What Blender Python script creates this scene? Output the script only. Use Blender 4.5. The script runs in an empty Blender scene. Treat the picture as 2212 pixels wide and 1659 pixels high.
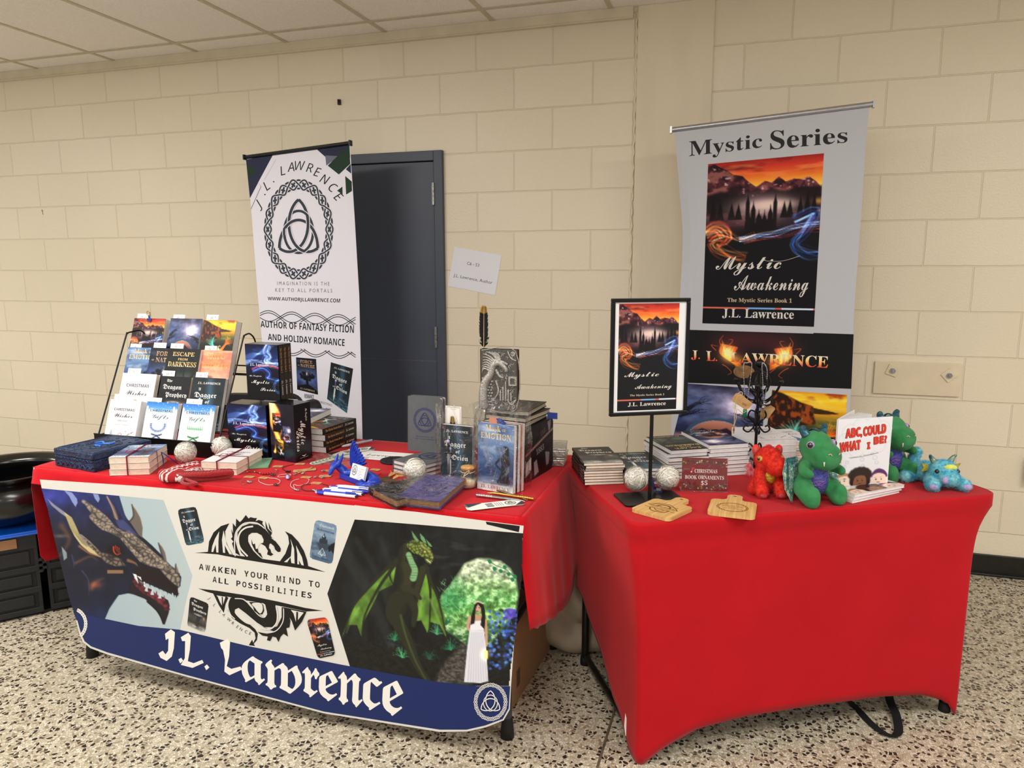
import bpy, bmesh, math, random
import numpy as np
from mathutils import Matrix, Vector
random.seed(7); RS = np.random.RandomState(11)
SC = bpy.context.scene; COL = SC.collection
PI = math.pi

# ---------------------------------------------------------------- camera
W_PX, H_PX, F_PX = 2212.0, 1659.0, 1587.0
CAM = np.array([1.3522, -3.7552, 1.4267])
YAW, PITCH, ROLL = -0.30093, 0.1599, -0.0021
def cam_axes():
    cy, sy = math.cos(YAW), math.sin(YAW); cp, sp = math.cos(PITCH), math.sin(PITCH)
    f = np.array([sy*cp, cy*cp, -sp]); r = np.array([cy, -sy, 0.0]); u = np.cross(r, f)
    cr, sr = math.cos(ROLL), math.sin(ROLL)
    return cr*r + sr*u, -sr*r + cr*u, f
AX_R, AX_U, AX_F = cam_axes()
cd = bpy.data.cameras.new('camera'); cam = bpy.data.objects.new('camera', cd); COL.objects.link(cam)
cd.sensor_fit = 'HORIZONTAL'; cd.sensor_width = 36.0; cd.lens = 36.0*F_PX/W_PX
cd.clip_start = 0.05; cd.clip_end = 100
m = Matrix.Identity(4)
for i in range(3):
    m[i][0] = AX_R[i]; m[i][1] = AX_U[i]; m[i][2] = -AX_F[i]; m[i][3] = CAM[i]
cam.matrix_world = m
SC.camera = cam
def ray(px, py): return AX_F + AX_R*(px-W_PX/2)/F_PX - AX_U*(py-H_PX/2)/F_PX
def at(px, py, z):
    d = ray(px, py); return CAM + d*(z-CAM[2])/d[2]
def onY(px, py, y):
    d = ray(px, py); return CAM + d*(y-CAM[1])/d[1]
def zfor(x, y, py):
    """height above (x, y) that the photograph shows at row py"""
    lo, hi = -0.2, 2.8
    for _ in range(40):
        mid = (lo+hi)/2; d = np.array([x, y, mid])-CAM
        if H_PX/2 - F_PX*(d@AX_U)/(d@AX_F) > py: lo = mid
        else: hi = mid
    return lo

# ---------------------------------------------------------------- light
wd = bpy.data.worlds.new('world'); SC.world = wd; wd.use_nodes = True
wd.node_tree.nodes['Background'].inputs[0].default_value = (1.0, 0.975, 0.94, 1)
wd.node_tree.nodes['Background'].inputs[1].default_value = 0.42
def troffer_light(x, y, power, sx=1.15, sy=0.55):
    l = bpy.data.lights.new('troffer_lamp', 'AREA'); l.shape = 'RECTANGLE'; l.size = sx; l.size_y = sy
    l.energy = power; l.color = (1.0, 0.97, 0.925)
    o = bpy.data.objects.new('troffer_lamp', l); COL.objects.link(o); o.location = (x, y, 2.62)
TROFFERS = [(-1.55, -2.7, 46), (3.5, -2.7, 40), (1.0, -3.3, 26), (-4.8, -2.7, 46), (-1.55, -5.4, 36), (3.6, -5.4, 36), (1.0, -5.9, 18)]
for a in TROFFERS: troffer_light(*a)
SC.view_settings.view_transform = 'Standard'; SC.view_settings.look = 'None'
SC.view_settings.gamma = 1.0; SC.view_settings.use_curve_mapping = False
SC.view_settings.exposure = 0.5

# ---------------------------------------------------------------- helpers: colour, materials
def lin(c):
    if isinstance(c, str):
        c = c.lstrip('#'); c = [int(c[i:i+2], 16) for i in (0, 2, 4)]
    c = np.array(c, float)/255.0
    return np.where(c <= 0.04045, c/12.92, ((c+0.055)/1.055)**2.4)
MATS = {}
def mat(name, col=None, rough=0.5, metal=0.0, noise=0.0, nscale=40.0, bump=0.0, bscale=None, spec=0.5, sheen=0.0,
        coat=0.0, trans=0.0, alpha=1.0, ior=1.45, detail=4.0, stretch=None, col2=None, thin=False):
    """a procedural surface: base colour (or the printed colour attribute) varied by noise, with noise bump"""
    if name in MATS: return MATS[name]
    mt = bpy.data.materials.new(name); mt.use_nodes = True; nt = mt.node_tree; N = nt.nodes; L = nt.links
    b = N['Principled BSDF']
    b.inputs['Roughness'].default_value = rough; b.inputs['Metallic'].default_value = metal
    b.inputs['Specular IOR Level'].default_value = spec; b.inputs['IOR'].default_value = ior
    b.inputs['Transmission Weight'].default_value = trans; b.inputs['Alpha'].default_value = alpha
    b.inputs['Coat Weight'].default_value = coat; b.inputs['Coat Roughness'].default_value = 0.12
    b.inputs['Sheen Weight'].default_value = sheen; b.inputs['Sheen Roughness'].default_value = 0.4
    src = None
    if col is None:
        a = N.new('ShaderNodeAttribute'); a.attribute_name = 'ink'; src = a.outputs['Color']
    tc = N.new('ShaderNodeTexCoord'); vec = tc.outputs['Object']
    if stretch:
        mp = N.new('ShaderNodeMapping'); mp.inputs['Scale'].default_value = stretch; L.new(vec, mp.inputs[0]); vec = mp.outputs[0]
    if col is not None:
        c = lin(col)
        if noise or col2 is not None:
            nz = N.new('ShaderNodeTexNoise'); nz.inputs['Scale'].default_value = nscale; nz.inputs['Detail'].default_value = detail
            L.new(vec, nz.inputs['Vector'])
            rp = N.new('ShaderNodeValToRGB')
            c2 = lin(col2) if col2 is not None else c
            lo = c*(1-noise) if col2 is None else c; hi = c*(1+noise) if col2 is None else c2
            rp.color_ramp.elements[0].position = 0.35; rp.color_ramp.elements[1].position = 0.65
            rp.color_ramp.elements[0].color = (*np.clip(lo, 0, 1), 1); rp.color_ramp.elements[1].color = (*np.clip(hi, 0, 1), 1)
            L.new(nz.outputs['Fac'], rp.inputs[0]); src = rp.outputs[0]
        else: b.inputs['Base Color'].default_value = (*c, 1)
    if src is not None: L.new(src, b.inputs['Base Color'])
    if bump:
        n2 = N.new('ShaderNodeTexNoise'); n2.inputs['Scale'].default_value = bscale or nscale; n2.inputs['Detail'].default_value = 3
        L.new(vec, n2.inputs['Vector'])
        bp = N.new('ShaderNodeBump'); bp.inputs['Strength'].default_value = bump; bp.inputs['Distance'].default_value = 0.01
        L.new(n2.outputs['Fac'], bp.inputs['Height']); L.new(bp.outputs[0], b.inputs['Normal'])
    MATS[name] = mt; return mt
mat('print', rough=0.42, spec=0.4); mat('print_gloss', rough=0.22, spec=0.5); mat('print_matte', rough=0.7, spec=0.25)
mat('paper', '#dfdcda', 0.8, noise=0.06, nscale=60, stretch=(1, 1, 12)); mat('paper_cream', '#e3d3bf', 0.85, noise=0.07, nscale=60)

# ---------------------------------------------------------------- helpers: meshes
def rotz(a): return Matrix.Rotation(a, 4, 'Z')
def rotx(a): return Matrix.Rotation(a, 4, 'X')
def roty(a): return Matrix.Rotation(a, 4, 'Y')
def tr(x, y, z): return Matrix.Translation((x, y, z))
class MB:
    """collects vertices and faces; build() links them as ONE mesh object"""
    def __init__(s, M=None): s.V = []; s.F = []; s.m = []; s.sm = []; s.C = []; s.n = 0; s.mats = []; s.M = M; s.ink = False
    def add(s, V, F, mt, col=None, smooth=False):
        V = np.asarray(V, float).reshape(-1, 3)
        if s.M is not None:
            A = np.array(s.M); V = V @ A[:3, :3].T + A[:3, 3]
        if mt not in s.mats: s.mats.append(mt)
        k = s.mats.index(mt)
        s.V.append(V); n0 = s.n; s.n += len(V)
        s.F.extend([tuple(i+n0 for i in f) for f in F]); s.m.extend([k]*len(F)); s.sm.extend([smooth]*len(F))
        if col is None: c = np.ones((len(V), 4))
        else:
            s.ink = True
            c = np.ones((len(V), 4))
            c[:, :3] = col if isinstance(col, np.ndarray) and col.ndim == 2 else lin(col)
        s.C.append(c)
    def build(s, name, parent=None, bevel=0.0, seg=2, sub=0, **tags):
        me = bpy.data.meshes.new(name)
        V = np.concatenate(s.V) if s.V else np.zeros((0, 3))
        me.from_pydata(V.tolist(), [], s.F)
        me.polygons.foreach_set('material_index', s.m); me.polygons.foreach_set('use_smooth', s.sm)
        for k in s.mats: me.materials.append(MATS[k])
        if s.ink:
            ca = me.color_attributes.new('ink', 'FLOAT_COLOR', 'POINT')
            ca.data.foreach_set('color', np.concatenate(s.C).astype(np.float32).ravel())
        me.update()
        o = bpy.data.objects.new(name, me); COL.objects.link(o)
        if parent is not None: o.parent = parent
        if bevel:
            b = o.modifiers.new('bevel', 'BEVEL'); b.width = bevel; b.segments = seg; b.limit_method = 'ANGLE'; b.angle_limit = 0.6
        if sub:
            b = o.modifiers.new('sub', 'SUBSURF'); b.levels = sub; b.render_levels = sub
        for k, v in tags.items(): o[k] = v
        return o
    # ---- shapes
    def box(s, x0, x1, y0, y1, z0, z1, mt, col=None):
        V = [(x, y, z) for z in (z0, z1) for y in (y0, y1) for x in (x0, x1)]
        s.add(V, [(0, 2, 3, 1), (4, 5, 7, 6), (0, 1, 5, 4), (2, 6, 7, 3), (0, 4, 6, 2), (1, 3, 7, 5)], mt, col)
    def prism(s, pts, z0, z1, mt, col=None, smooth=False, axis='z'):
        n = len(pts); f = {'z': lambda x, y, h: (x, y, h), 'y': lambda x, y, h: (x, h, y), 'x': lambda x, y, h: (h, x, y)}[axis]
        lo = [f(x, y, z0) for x, y in pts]; hi = [f(x, y, z1) for x, y in pts]
        s.add(lo, [tuple(range(n))[::-1]], mt, col); s.add(hi, [tuple(range(n))], mt, col)
        s.add(lo+hi, [(i, (i+1) % n, n+(i+1) % n, n+i) for i in range(n)], mt, col, smooth)
    def tube(s, pts, r, mt, col=None, n=8, closed=False, caps=True, sy=1.0):
        P = np.asarray(pts, float); k = len(P); R = np.broadcast_to(np.asarray(r, float), (k,))
        if closed: T = np.roll(P, -1, 0)-np.roll(P, 1, 0)
        else: T = np.gradient(P, axis=0) if k > 2 else np.array([P[1]-P[0]]*2)
        T /= np.linalg.norm(T, axis=1, keepdims=True)+1e-12
        up = np.array([0, 0, 1.0]) if abs(T[0][2]) < 0.9 else np.array([1.0, 0, 0])
        N = np.cross(T[0], up); N /= np.linalg.norm(N); V = []
        for i in range(k):
            N = N-T[i]*(N@T[i]); N /= np.linalg.norm(N)+1e-12; B = np.cross(T[i], N)
            for j in range(n):
                a = 2*PI*j/n; V.append(P[i]+R[i]*(math.cos(a)*N+sy*math.sin(a)*B))
        F = [(i*n+j, i*n+(j+1) % n, ((i+1) % k)*n+(j+1) % n, ((i+1) % k)*n+j) for i in range(k if closed else k-1) for j in range(n)]
        s.add(V, F, mt, col, True)
        if caps and not closed: s.add(V[:n], [tuple(range(n))[::-1]], mt, col); s.add(V[-n:], [tuple(range(n))], mt, col)
    def lathe(s, prof, mt, col=None, n=32, c=(0, 0)):
        k = len(prof); V = [(c[0]+r*math.cos(2*PI*j/n), c[1]+r*math.sin(2*PI*j/n), z) for r, z in prof for j in range(n)]
        s.add(V, [(i*n+j, i*n+(j+1) % n, (i+1)*n+(j+1) % n, (i+1)*n+j) for i in range(k-1) for j in range(n)], mt, col, True)
    def ball(s, c, r, mt, col=None, n=16, sc=(1, 1, 1), R=None):
        k = max(6, n//2); V = []
        for i in range(k+1):
            t = PI*i/k
            for j in range(n):
                a = 2*PI*j/n; v = Vector((r*sc[0]*math.sin(t)*math.cos(a), r*sc[1]*math.sin(t)*math.sin(a), r*sc[2]*math.cos(t)))
                if R is not None: v = R @ v
                V.append((v[0]+c[0], v[1]+c[1], v[2]+c[2]))
        s.add(V, [(i*n+j, (i+1)*n+j, (i+1)*n+(j+1) % n, i*n+(j+1) % n) for i in range(k) for j in range(n)], mt, col, True)
    def grid(s, G, mt, col=None, smooth=True, closed_u=False):
        G = np.asarray(G, float); a, b = G.shape[:2]
        F = [(i*b+j, i*b+j+1, (i+1)*b+j+1, (i+1)*b+j) for i in range(a-1) for j in range(b-1)]
        if closed_u: F += [(i*b+b-1, i*b, (i+1)*b, (i+1)*b+b-1) for i in range(a-1)]
        s.add(G.reshape(-1, 3), F, mt, col, smooth)
def one(name, mb_fn, parent=None, bevel=0.0, **kw):
    mb = MB(); mb_fn(mb); return mb.build(name, parent, bevel, **kw)
def thing(name, label, cat, loc=(0, 0, 0), rz=0.0, group=None, rot=None):
    o = bpy.data.objects.new(name, None); COL.objects.link(o); o.empty_display_size = 0.05
    o.location = loc; o.rotation_euler = rot if rot is not None else (0, 0, rz)
    o['label'] = label; o['category'] = cat
    if group: o['group'] = group
    return o
def tag(o, label, cat, group=None, loc=None, rz=None, kind=None):
    o['label'] = label; o['category'] = cat
    if group: o['group'] = group
    if kind: o['kind'] = kind
    if loc is not None: o.location = loc
    if rz is not None: o.rotation_euler = (0, 0, rz)
    return o
def struct(o): o['kind'] = 'structure'; return o
def dup(root, loc, rot, label=None, group=None):
    """a copy of a thing with copies of its parts and sub-parts"""
    r = root.copy(); COL.objects.link(r); r.location = loc; r.rotation_euler = rot
    if label: r['label'] = label
    if group: r['group'] = group
    for ch in list(root.children):
        c = ch.copy(); COL.objects.link(c); c.parent = r
        for g in list(ch.children):
            d = g.copy(); COL.objects.link(d); d.parent = c
    return r
def cr(pts, n=8, closed=False):
    """smooth curve through points"""
    P = [np.array(p, float) for p in pts]; out = []; k = len(P)
    for i in range(k if closed else k-1):
        if closed: a, b, c, d = P[i-1], P[i], P[(i+1) % k], P[(i+2) % k]
        else: a, b, c, d = P[max(i-1, 0)], P[i], P[i+1], P[min(i+2, k-1)]
        for j in range(n):
            t = j/n; out.append(0.5*((2*b)+(-a+c)*t+(2*a-5*b+4*c-d)*t*t+(-a+3*b-3*c+d)*t**3))
    if not closed: out.append(P[-1])
    return np.array(out)
def rrect(x0, x1, y0, y1, r, n=5):
    out = []
    for cx, cy, a0 in ((x1-r, y1-r, 0), (x0+r, y1-r, 90), (x0+r, y0+r, 180), (x1-r, y0+r, 270)):
        for i in range(n+1):
            a = math.radians(a0+90*i/n); out.append((cx+r*math.cos(a), cy+r*math.sin(a)))
    return out
def blob(parts, voxel, smooth=3, cut=None):
    """one continuous body grown from overlapping balls and limbs; returns an evaluated mesh"""
    mb = MB()
    for p in parts:
        if p[0] == 'b': mb.ball(p[1], 1.0, 'paper', sc=p[2], R=p[3] if len(p) > 3 else None, n=20)
        else:
            P = cr(p[1], 5); R = np.interp(np.linspace(0, len(p[1])-1, len(P)), range(len(p[1])), p[2]); mb.tube(P, R, 'paper', n=14)
            mb.ball(P[0], R[0], 'paper', n=14); mb.ball(P[-1], R[-1], 'paper', n=14)
    o = mb.build('blob_source')
    r = o.modifiers.new('r', 'REMESH'); r.mode = 'VOXEL'; r.voxel_size = voxel; r.use_smooth_shade = True
    if smooth:
        q = o.modifiers.new('s', 'SMOOTH'); q.factor = 0.5; q.iterations = smooth
    dg = bpy.context.evaluated_depsgraph_get(); me = bpy.data.meshes.new_from_object(o.evaluated_get(dg))
    bpy.data.objects.remove(o); me.materials.clear()
    return me
def mesh_obj(name, me, mt, parent=None):
    me.materials.append(MATS[mt]); o = bpy.data.objects.new(name, me); COL.objects.link(o)
    if parent is not None: o.parent = parent
    return o

# ---------------------------------------------------------------- helpers: lettering
_G = {}
def _alpha(U, l, d=None):
    def f(s):
        out = ''
        for ch in s:
            if 'A' <= ch <= 'Z': out += chr(U+ord(ch)-65)
            elif 'a' <= ch <= 'z': out += chr(l+ord(ch)-97)
            elif d and ch.isdigit(): out += chr(d+ord(ch)-48)
            else: out += ch
        return out
    return f
SERIF = _alpha(0x1D400, 0x1D41A, 0x1D7CE); SCRIPT = _alpha(0x1D4D0, 0x1D4EA); FRAK = _alpha(0x1D56C, 0x1D586)
SANSB = _alpha(0x1D5D4, 0x1D5EE, 0x1D7EC); ITAL = _alpha(0x1D468, 0x1D482); SANSI = _alpha(0x1D608, 0x1D622)
def glyphs(s, sp=1.0, shear=0.0, res=2):
    k = (s, sp, shear, res)
    if k not in _G:
        c = bpy.data.curves.new('t', 'FONT'); c.body = s; c.space_character = sp; c.resolution_u = res; c.shear = shear
        o = bpy.data.objects.new('t', c); me = bpy.data.meshes.new_from_object(o)
        V = np.array([v.co[:2] for v in me.vertices]); F = [tuple(p.vertices) for p in me.polygons]
        bpy.data.objects.remove(o); bpy.data.curves.remove(c); bpy.data.meshes.remove(me)
        V[:, 0] -= V[:, 0].min(); _G[k] = (V, F)
    return _G[k]
class Face:
    """a printed surface: fn(u, v, off) gives points; u to the right, v downwards; layers are lifted a hair above one another"""
    def __init__(s, mb, fn, mt='print', step=0.00008): s.mb = mb; s.fn = fn; s.mt = mt; s.base = 0; s.top = 0; s.bx = np.zeros((0, 5)); s.step = step
    def over(s, b):
        """topmost layer already printed under this patch"""
        B = s.bx; m = (B[:, 0] < b[2]) & (B[:, 2] > b[0]) & (B[:, 1] < b[3]) & (B[:, 3] > b[1]); return B[m, 4].max() if m.any() else s.base
    def _put(s, uv, F, col, lay=None):
        uv = np.asarray(uv, float).reshape(-1, 2)
        b = (*uv.min(0), *uv.max(0)); lay = s.over(b)+1; s.bx = np.vstack([s.bx, [*b, lay]]); s.top = max(s.top, lay)
        s.mb.add(s.fn(uv[:, 0], uv[:, 1], lay*s.step), F, s.mt, col)
    def poly(s, pts, col, lay=None): s._put(pts, [tuple(range(len(pts)))], col, lay)
    def rect(s, x0, y0, x1, y1, col, lay=None): s.poly([(x0, y0), (x1, y0), (x1, y1), (x0, y1)], col, lay)
    def disc(s, x, y, rx, ry, col, lay=None, n=24): s.poly([(x+rx*math.cos(2*PI*i/n), y+ry*math.sin(2*PI*i/n)) for i in range(n)], col, lay)
    def line(s, pts, w, col, lay=None, closed=False):
        P = np.asarray(pts, float); k = len(P); Wd = np.broadcast_to(np.asarray(w, float), (k,))
        T = (np.roll(P, -1, 0)-np.roll(P, 1, 0)) if closed else np.gradient(P, axis=0)
        T /= np.linalg.norm(T, axis=1, keepdims=True)+1e-12; N = np.c_[-T[:, 1], T[:, 0]]
        A = P+N*Wd[:, None]/2; B = P-N*Wd[:, None]/2
        F = [(i, (i+1) % k, k+(i+1) % k, k+i) for i in range(k if closed else k-1)]
        s._put(np.r_[A, B], F, col, lay)
    def pic(s, P, quad, lay=None, clip=None):
        """quad: TL, TR, BR, BL; clip: outline that trims the picture"""
        a, b, c, d = [np.array(q, float) for q in quad]; ny, nx = P.C.shape[:2]
        U, Vv = np.meshgrid(np.linspace(0, 1, nx), np.linspace(0, 1, ny)); U = U.reshape(-1, 1); Vv = Vv.reshape(-1, 1)
        uv = (a*(1-U)+b*U)*(1-Vv)+(d*(1-U)+c*U)*Vv
        F = [(i*nx+j, (i+1)*nx+j, (i+1)*nx+j+1, i*nx+j+1) for i in range(ny-1) for j in range(nx-1)]
        if clip is not None:
            K = np.asarray(clip, float); ins = np.zeros(len(uv), bool)
            for i in range(len(K)):
                (ax, ay), (bx, by) = K[i], K[(i+1) % len(K)]
                if ay != by: ins ^= ((ay > uv[:, 1]) != (by > uv[:, 1])) & (uv[:, 0] < (bx-ax)*(uv[:, 1]-ay)/(by-ay)+ax)
            F = [f for f in F if ins[f[0]] and ins[f[2]]]
        s._put(uv, F, lin(P.C.reshape(-1, 3)*255), lay)
    def text(s, t, x, y, h=None, w=None, col='#000000', al='c', rot=0.0, sp=1.0, shear=0.0, lay=None, arc=None, quad=None, grad=None, asp=1.0):
        """h: cap height scale (em = h/0.7); w: fit to this width; y is the baseline"""
        V, F = glyphs(t, sp, shear); V = V.copy(); wd = V[:, 0].max()
        if quad is not None:
            a, b, c, d = [np.array(q, float) for q in quad]; y0, y1 = V[:, 1].min(), V[:, 1].max()
            U = (V[:, 0]/wd)[:, None]; Q = ((V[:, 1]-y0)/(y1-y0))[:, None]; uv = (a*(1-U)+b*U)*Q+(d*(1-U)+c*U)*(1-Q)
        else:
            sc = h/0.7 if h else w/wd
            sx = w/wd if w else sc*asp
            X = V[:, 0]*sx; X -= {'c': wd*sx/2, 'l': 0, 'r': wd*sx}[al]; Y = -V[:, 1]*sc
            if arc:                                   # bend round a centre below (arc > 0) or above (arc < 0)
                th = X/abs(arc); r = arc-Y*1.0 if arc > 0 else -arc+Y
                if arc > 0: X, Y = (arc-Y)*np.sin(th), arc-(arc-Y)*np.cos(th)
                else: X, Y = (-arc+Y)*np.sin(th), -(-arc)+(-arc+Y)*np.cos(th)
            c_, s_ = math.cos(rot), math.sin(rot); uv = np.c_[x+X*c_-Y*s_, y+X*s_+Y*c_]
        if grad is not None:
            q = np.clip((V[:, 1]-V[:, 1].min())/(V[:, 1].max()-V[:, 1].min()+1e-9), 0, 1)[:, None]
            col = sum(lin(grad[i])*np.clip(1-np.abs(q*(len(grad)-1)-i), 0, 1) for i in range(len(grad)))
        s._put(uv, F, col, lay)
def flat(O, ex, ey):
    """flat printed surface: origin at its top-left corner, ex to the right, ey downwards (unit lengths)"""
    O, ex, ey = [np.array(v, float) for v in (O, ex, ey)]; n = -np.cross(ex, ey)
    return lambda u, v, off: O+np.outer(u, ex)+np.outer(v, ey)+np.outer(np.full(len(u), off), n)*1.0
def plane_px(y):
    """flat sheet hanging parallel to the back wall at depth y; its print is given in image pixels, projected from the camera onto that sheet"""
    def f(u, v, off):
        D = AX_F[None]+np.outer((u-W_PX/2)/F_PX, AX_R)-np.outer((v-H_PX/2)/F_PX, AX_U)
        P = CAM+D*((y-CAM[1])/D[:, 1])[:, None]; P[:, 1] -= off; return P
    return f

# ---------------------------------------------------------------- printed pictures, painted as colour grids
def rgb(c):
    if isinstance(c, str):
        c = c.lstrip('#'); return np.array([int(c[i:i+2], 16) for i in (0, 2, 4)])/255.0
    return np.array(c, float)/255.0
class Pic:
    def __init__(s, nx, ny, W, H, bg='#000000', x0=0, y0=0):
        s.nx, s.ny = nx, ny; s.C = np.ones((ny, nx, 3))*rgb(bg)
        s.X, s.Y = np.meshgrid(x0+np.linspace(0, W, nx), y0+np.linspace(0, H, ny)); s.px = W/nx
    def mix(s, A, col, add=False):
        A = A[..., None]; c = rgb(col) if not isinstance(col, np.ndarray) else col
        s.C = s.C+A*c if add else s.C*(1-A)+c*A
        np.clip(s.C, 0, 1, out=s.C)
    def grad(s, stops, axis='y', a=1.0, mask=None):
        T = s.Y if axis == 'y' else s.X; ys = [q[0] for q in stops]; cs = np.array([rgb(q[1]) for q in stops])
        G = np.stack([np.interp(T, ys, cs[:, i]) for i in range(3)], -1)
        M = (np.ones_like(T) if mask is None else mask)*a; s.C = s.C*(1-M[..., None])+G*M[..., None]
    def sd(s, pts):
        """signed distance to a polygon, inside negative"""
        P = np.asarray(pts, float); ins = np.zeros(s.X.shape, bool); D = np.full(s.X.shape, 1e9); k = len(P)
        for i in range(k):
            (ax, ay), (bx, by) = P[i], P[(i+1) % k]; ex, ey = bx-ax, by-ay
            t = np.clip(((s.X-ax)*ex+(s.Y-ay)*ey)/(ex*ex+ey*ey+1e-12), 0, 1)
            D = np.minimum(D, (s.X-ax-t*ex)**2+(s.Y-ay-t*ey)**2)
            c = ((ay > s.Y) != (by > s.Y)) & (s.X < ex*(s.Y-ay)/(ey if ey else 1e-12)+ax); ins ^= c
        D = np.sqrt(D); return np.where(ins, -D, D)
    def mask(s, pts, soft=None, smooth=False):
        if smooth: pts = cr(pts, 6, True)
        f = soft or s.px; return np.clip(0.5-s.sd(pts)/f, 0, 1)
    def poly(s, col, pts, soft=None, a=1.0, smooth=False): s.mix(s.mask(pts, soft, smooth)*a, col)
    def dist(s, pts, w0, w1):
        P = np.asarray(pts, float); k = len(P)-1; B = np.full(s.X.shape, -1e9)
        for i in range(k):
            (ax, ay), (bx, by) = P[i], P[i+1]; ex, ey = bx-ax, by-ay
            t = np.clip(((s.X-ax)*ex+(s.Y-ay)*ey)/(ex*ex+ey*ey+1e-12), 0, 1)
            w = w0+(w1-w0)*(i+t)/k
            B = np.maximum(B, w/2-np.hypot(s.X-ax-t*ex, s.Y-ay-t*ey))
        return B
    def line(s, col, pts, w0, w1=None, soft=None, a=1.0, add=False, n=6):
        if len(pts) > 2 and n > 1: pts = cr(pts, n)
        s.mix(np.clip(0.5+s.dist(pts, w0, w0 if w1 is None else w1)/(soft or s.px), 0, 1)*a, col, add)
    def glow(s, col, x, y, rx, ry=None, a=1.0, add=True, p=2.0):
        ry = ry or rx; s.mix(a*np.exp(-(((s.X-x)/rx)**2+((s.Y-y)/ry)**2)**(p/2)), col, add)
    def noise(s, sx, sy=None, oct=4, seed=1):
        sy = sy or sx; out = np.zeros(s.X.shape); amp, tot = 1.0, 0.0
        for o in range(oct):
            R = np.random.RandomState(seed*17+o).rand(64, 64); u = s.X/sx*2**o; v = s.Y/sy*2**o
            i, j = np.floor(u).astype(int), np.floor(v).astype(int); fu, fv = u-i, v-j
            fu = fu*fu*(3-2*fu); fv = fv*fv*(3-2*fv); g = lambda a, b: R[b % 64, a % 64]
            out += amp*((g(i, j)*(1-fu)+g(i+1, j)*fu)*(1-fv)+(g(i, j+1)*(1-fu)+g(i+1, j+1)*fu)*fv); tot += amp; amp *= 0.5
        return out/tot
    def cells(s, sz, seed=1, sy=None):
        """distance to the borders of irregular scales, 0 at a border"""
        r = np.random.RandomState(seed); sy = sy or sz; i0, j0 = np.floor(s.X/sz).astype(int), np.floor(s.Y/sy).astype(int)
        R = r.rand(64, 64, 2); d1 = np.full(s.X.shape, 1e9); d2 = d1.copy()
        for a in (-1, 0, 1):
            for b in (-1, 0, 1):
                q = R[(j0+b) % 64, (i0+a) % 64]; d = np.hypot(s.X/sz-(i0+a+q[..., 0]), s.Y/sy-(j0+b+q[..., 1]))
                m = d < d1; d2 = np.where(m, d1, np.minimum(d2, d)); d1 = np.where(m, d, d1)
        return np.clip((d2-d1)*2.5, 0, 1)
    def tex(s, N, k, mask=None):
        F = 1+k*(N-0.5)*2; 
        if mask is not None: F = 1+(F-1)*mask
        s.C = np.clip(s.C*F[..., None], 0, 1)
    def smoke(s, cols, pts, w, n=9, seed=3, a=0.5):
        """strands of glowing smoke that follow a path"""
        r = np.random.RandomState(seed); P = cr(pts, 8); d = np.gradient(P, axis=0); Nn = np.c_[-d[:, 1], d[:, 0]]; Nn /= np.linalg.norm(Nn, axis=1, keepdims=True)+1e-9
        t = np.linspace(0, 1, len(P))
        for i in range(n):
            f = r.uniform(.3, .95); ph = r.uniform(0, 6.28); am = w*r.uniform(0.2, 1.1)
            Q = P+Nn*(am*np.sin(f*6.28*t+ph))[:, None]; s.line(cols[i % len(cols)], Q[::2], w*r.uniform(.03, .2), w*.03, soft=max(w*r.uniform(.08, .5), s.px), a=a*.9, add=True, n=1)
PICS = {}
def art(name):
    def deco(f):
        PICS[name] = f; return f
    return deco
_PC = {}
def pic(name, *a):
    k = (name,)+a
    if k not in _PC: _PC[k] = PICS[name](*a)
    return _PC[k]

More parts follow.
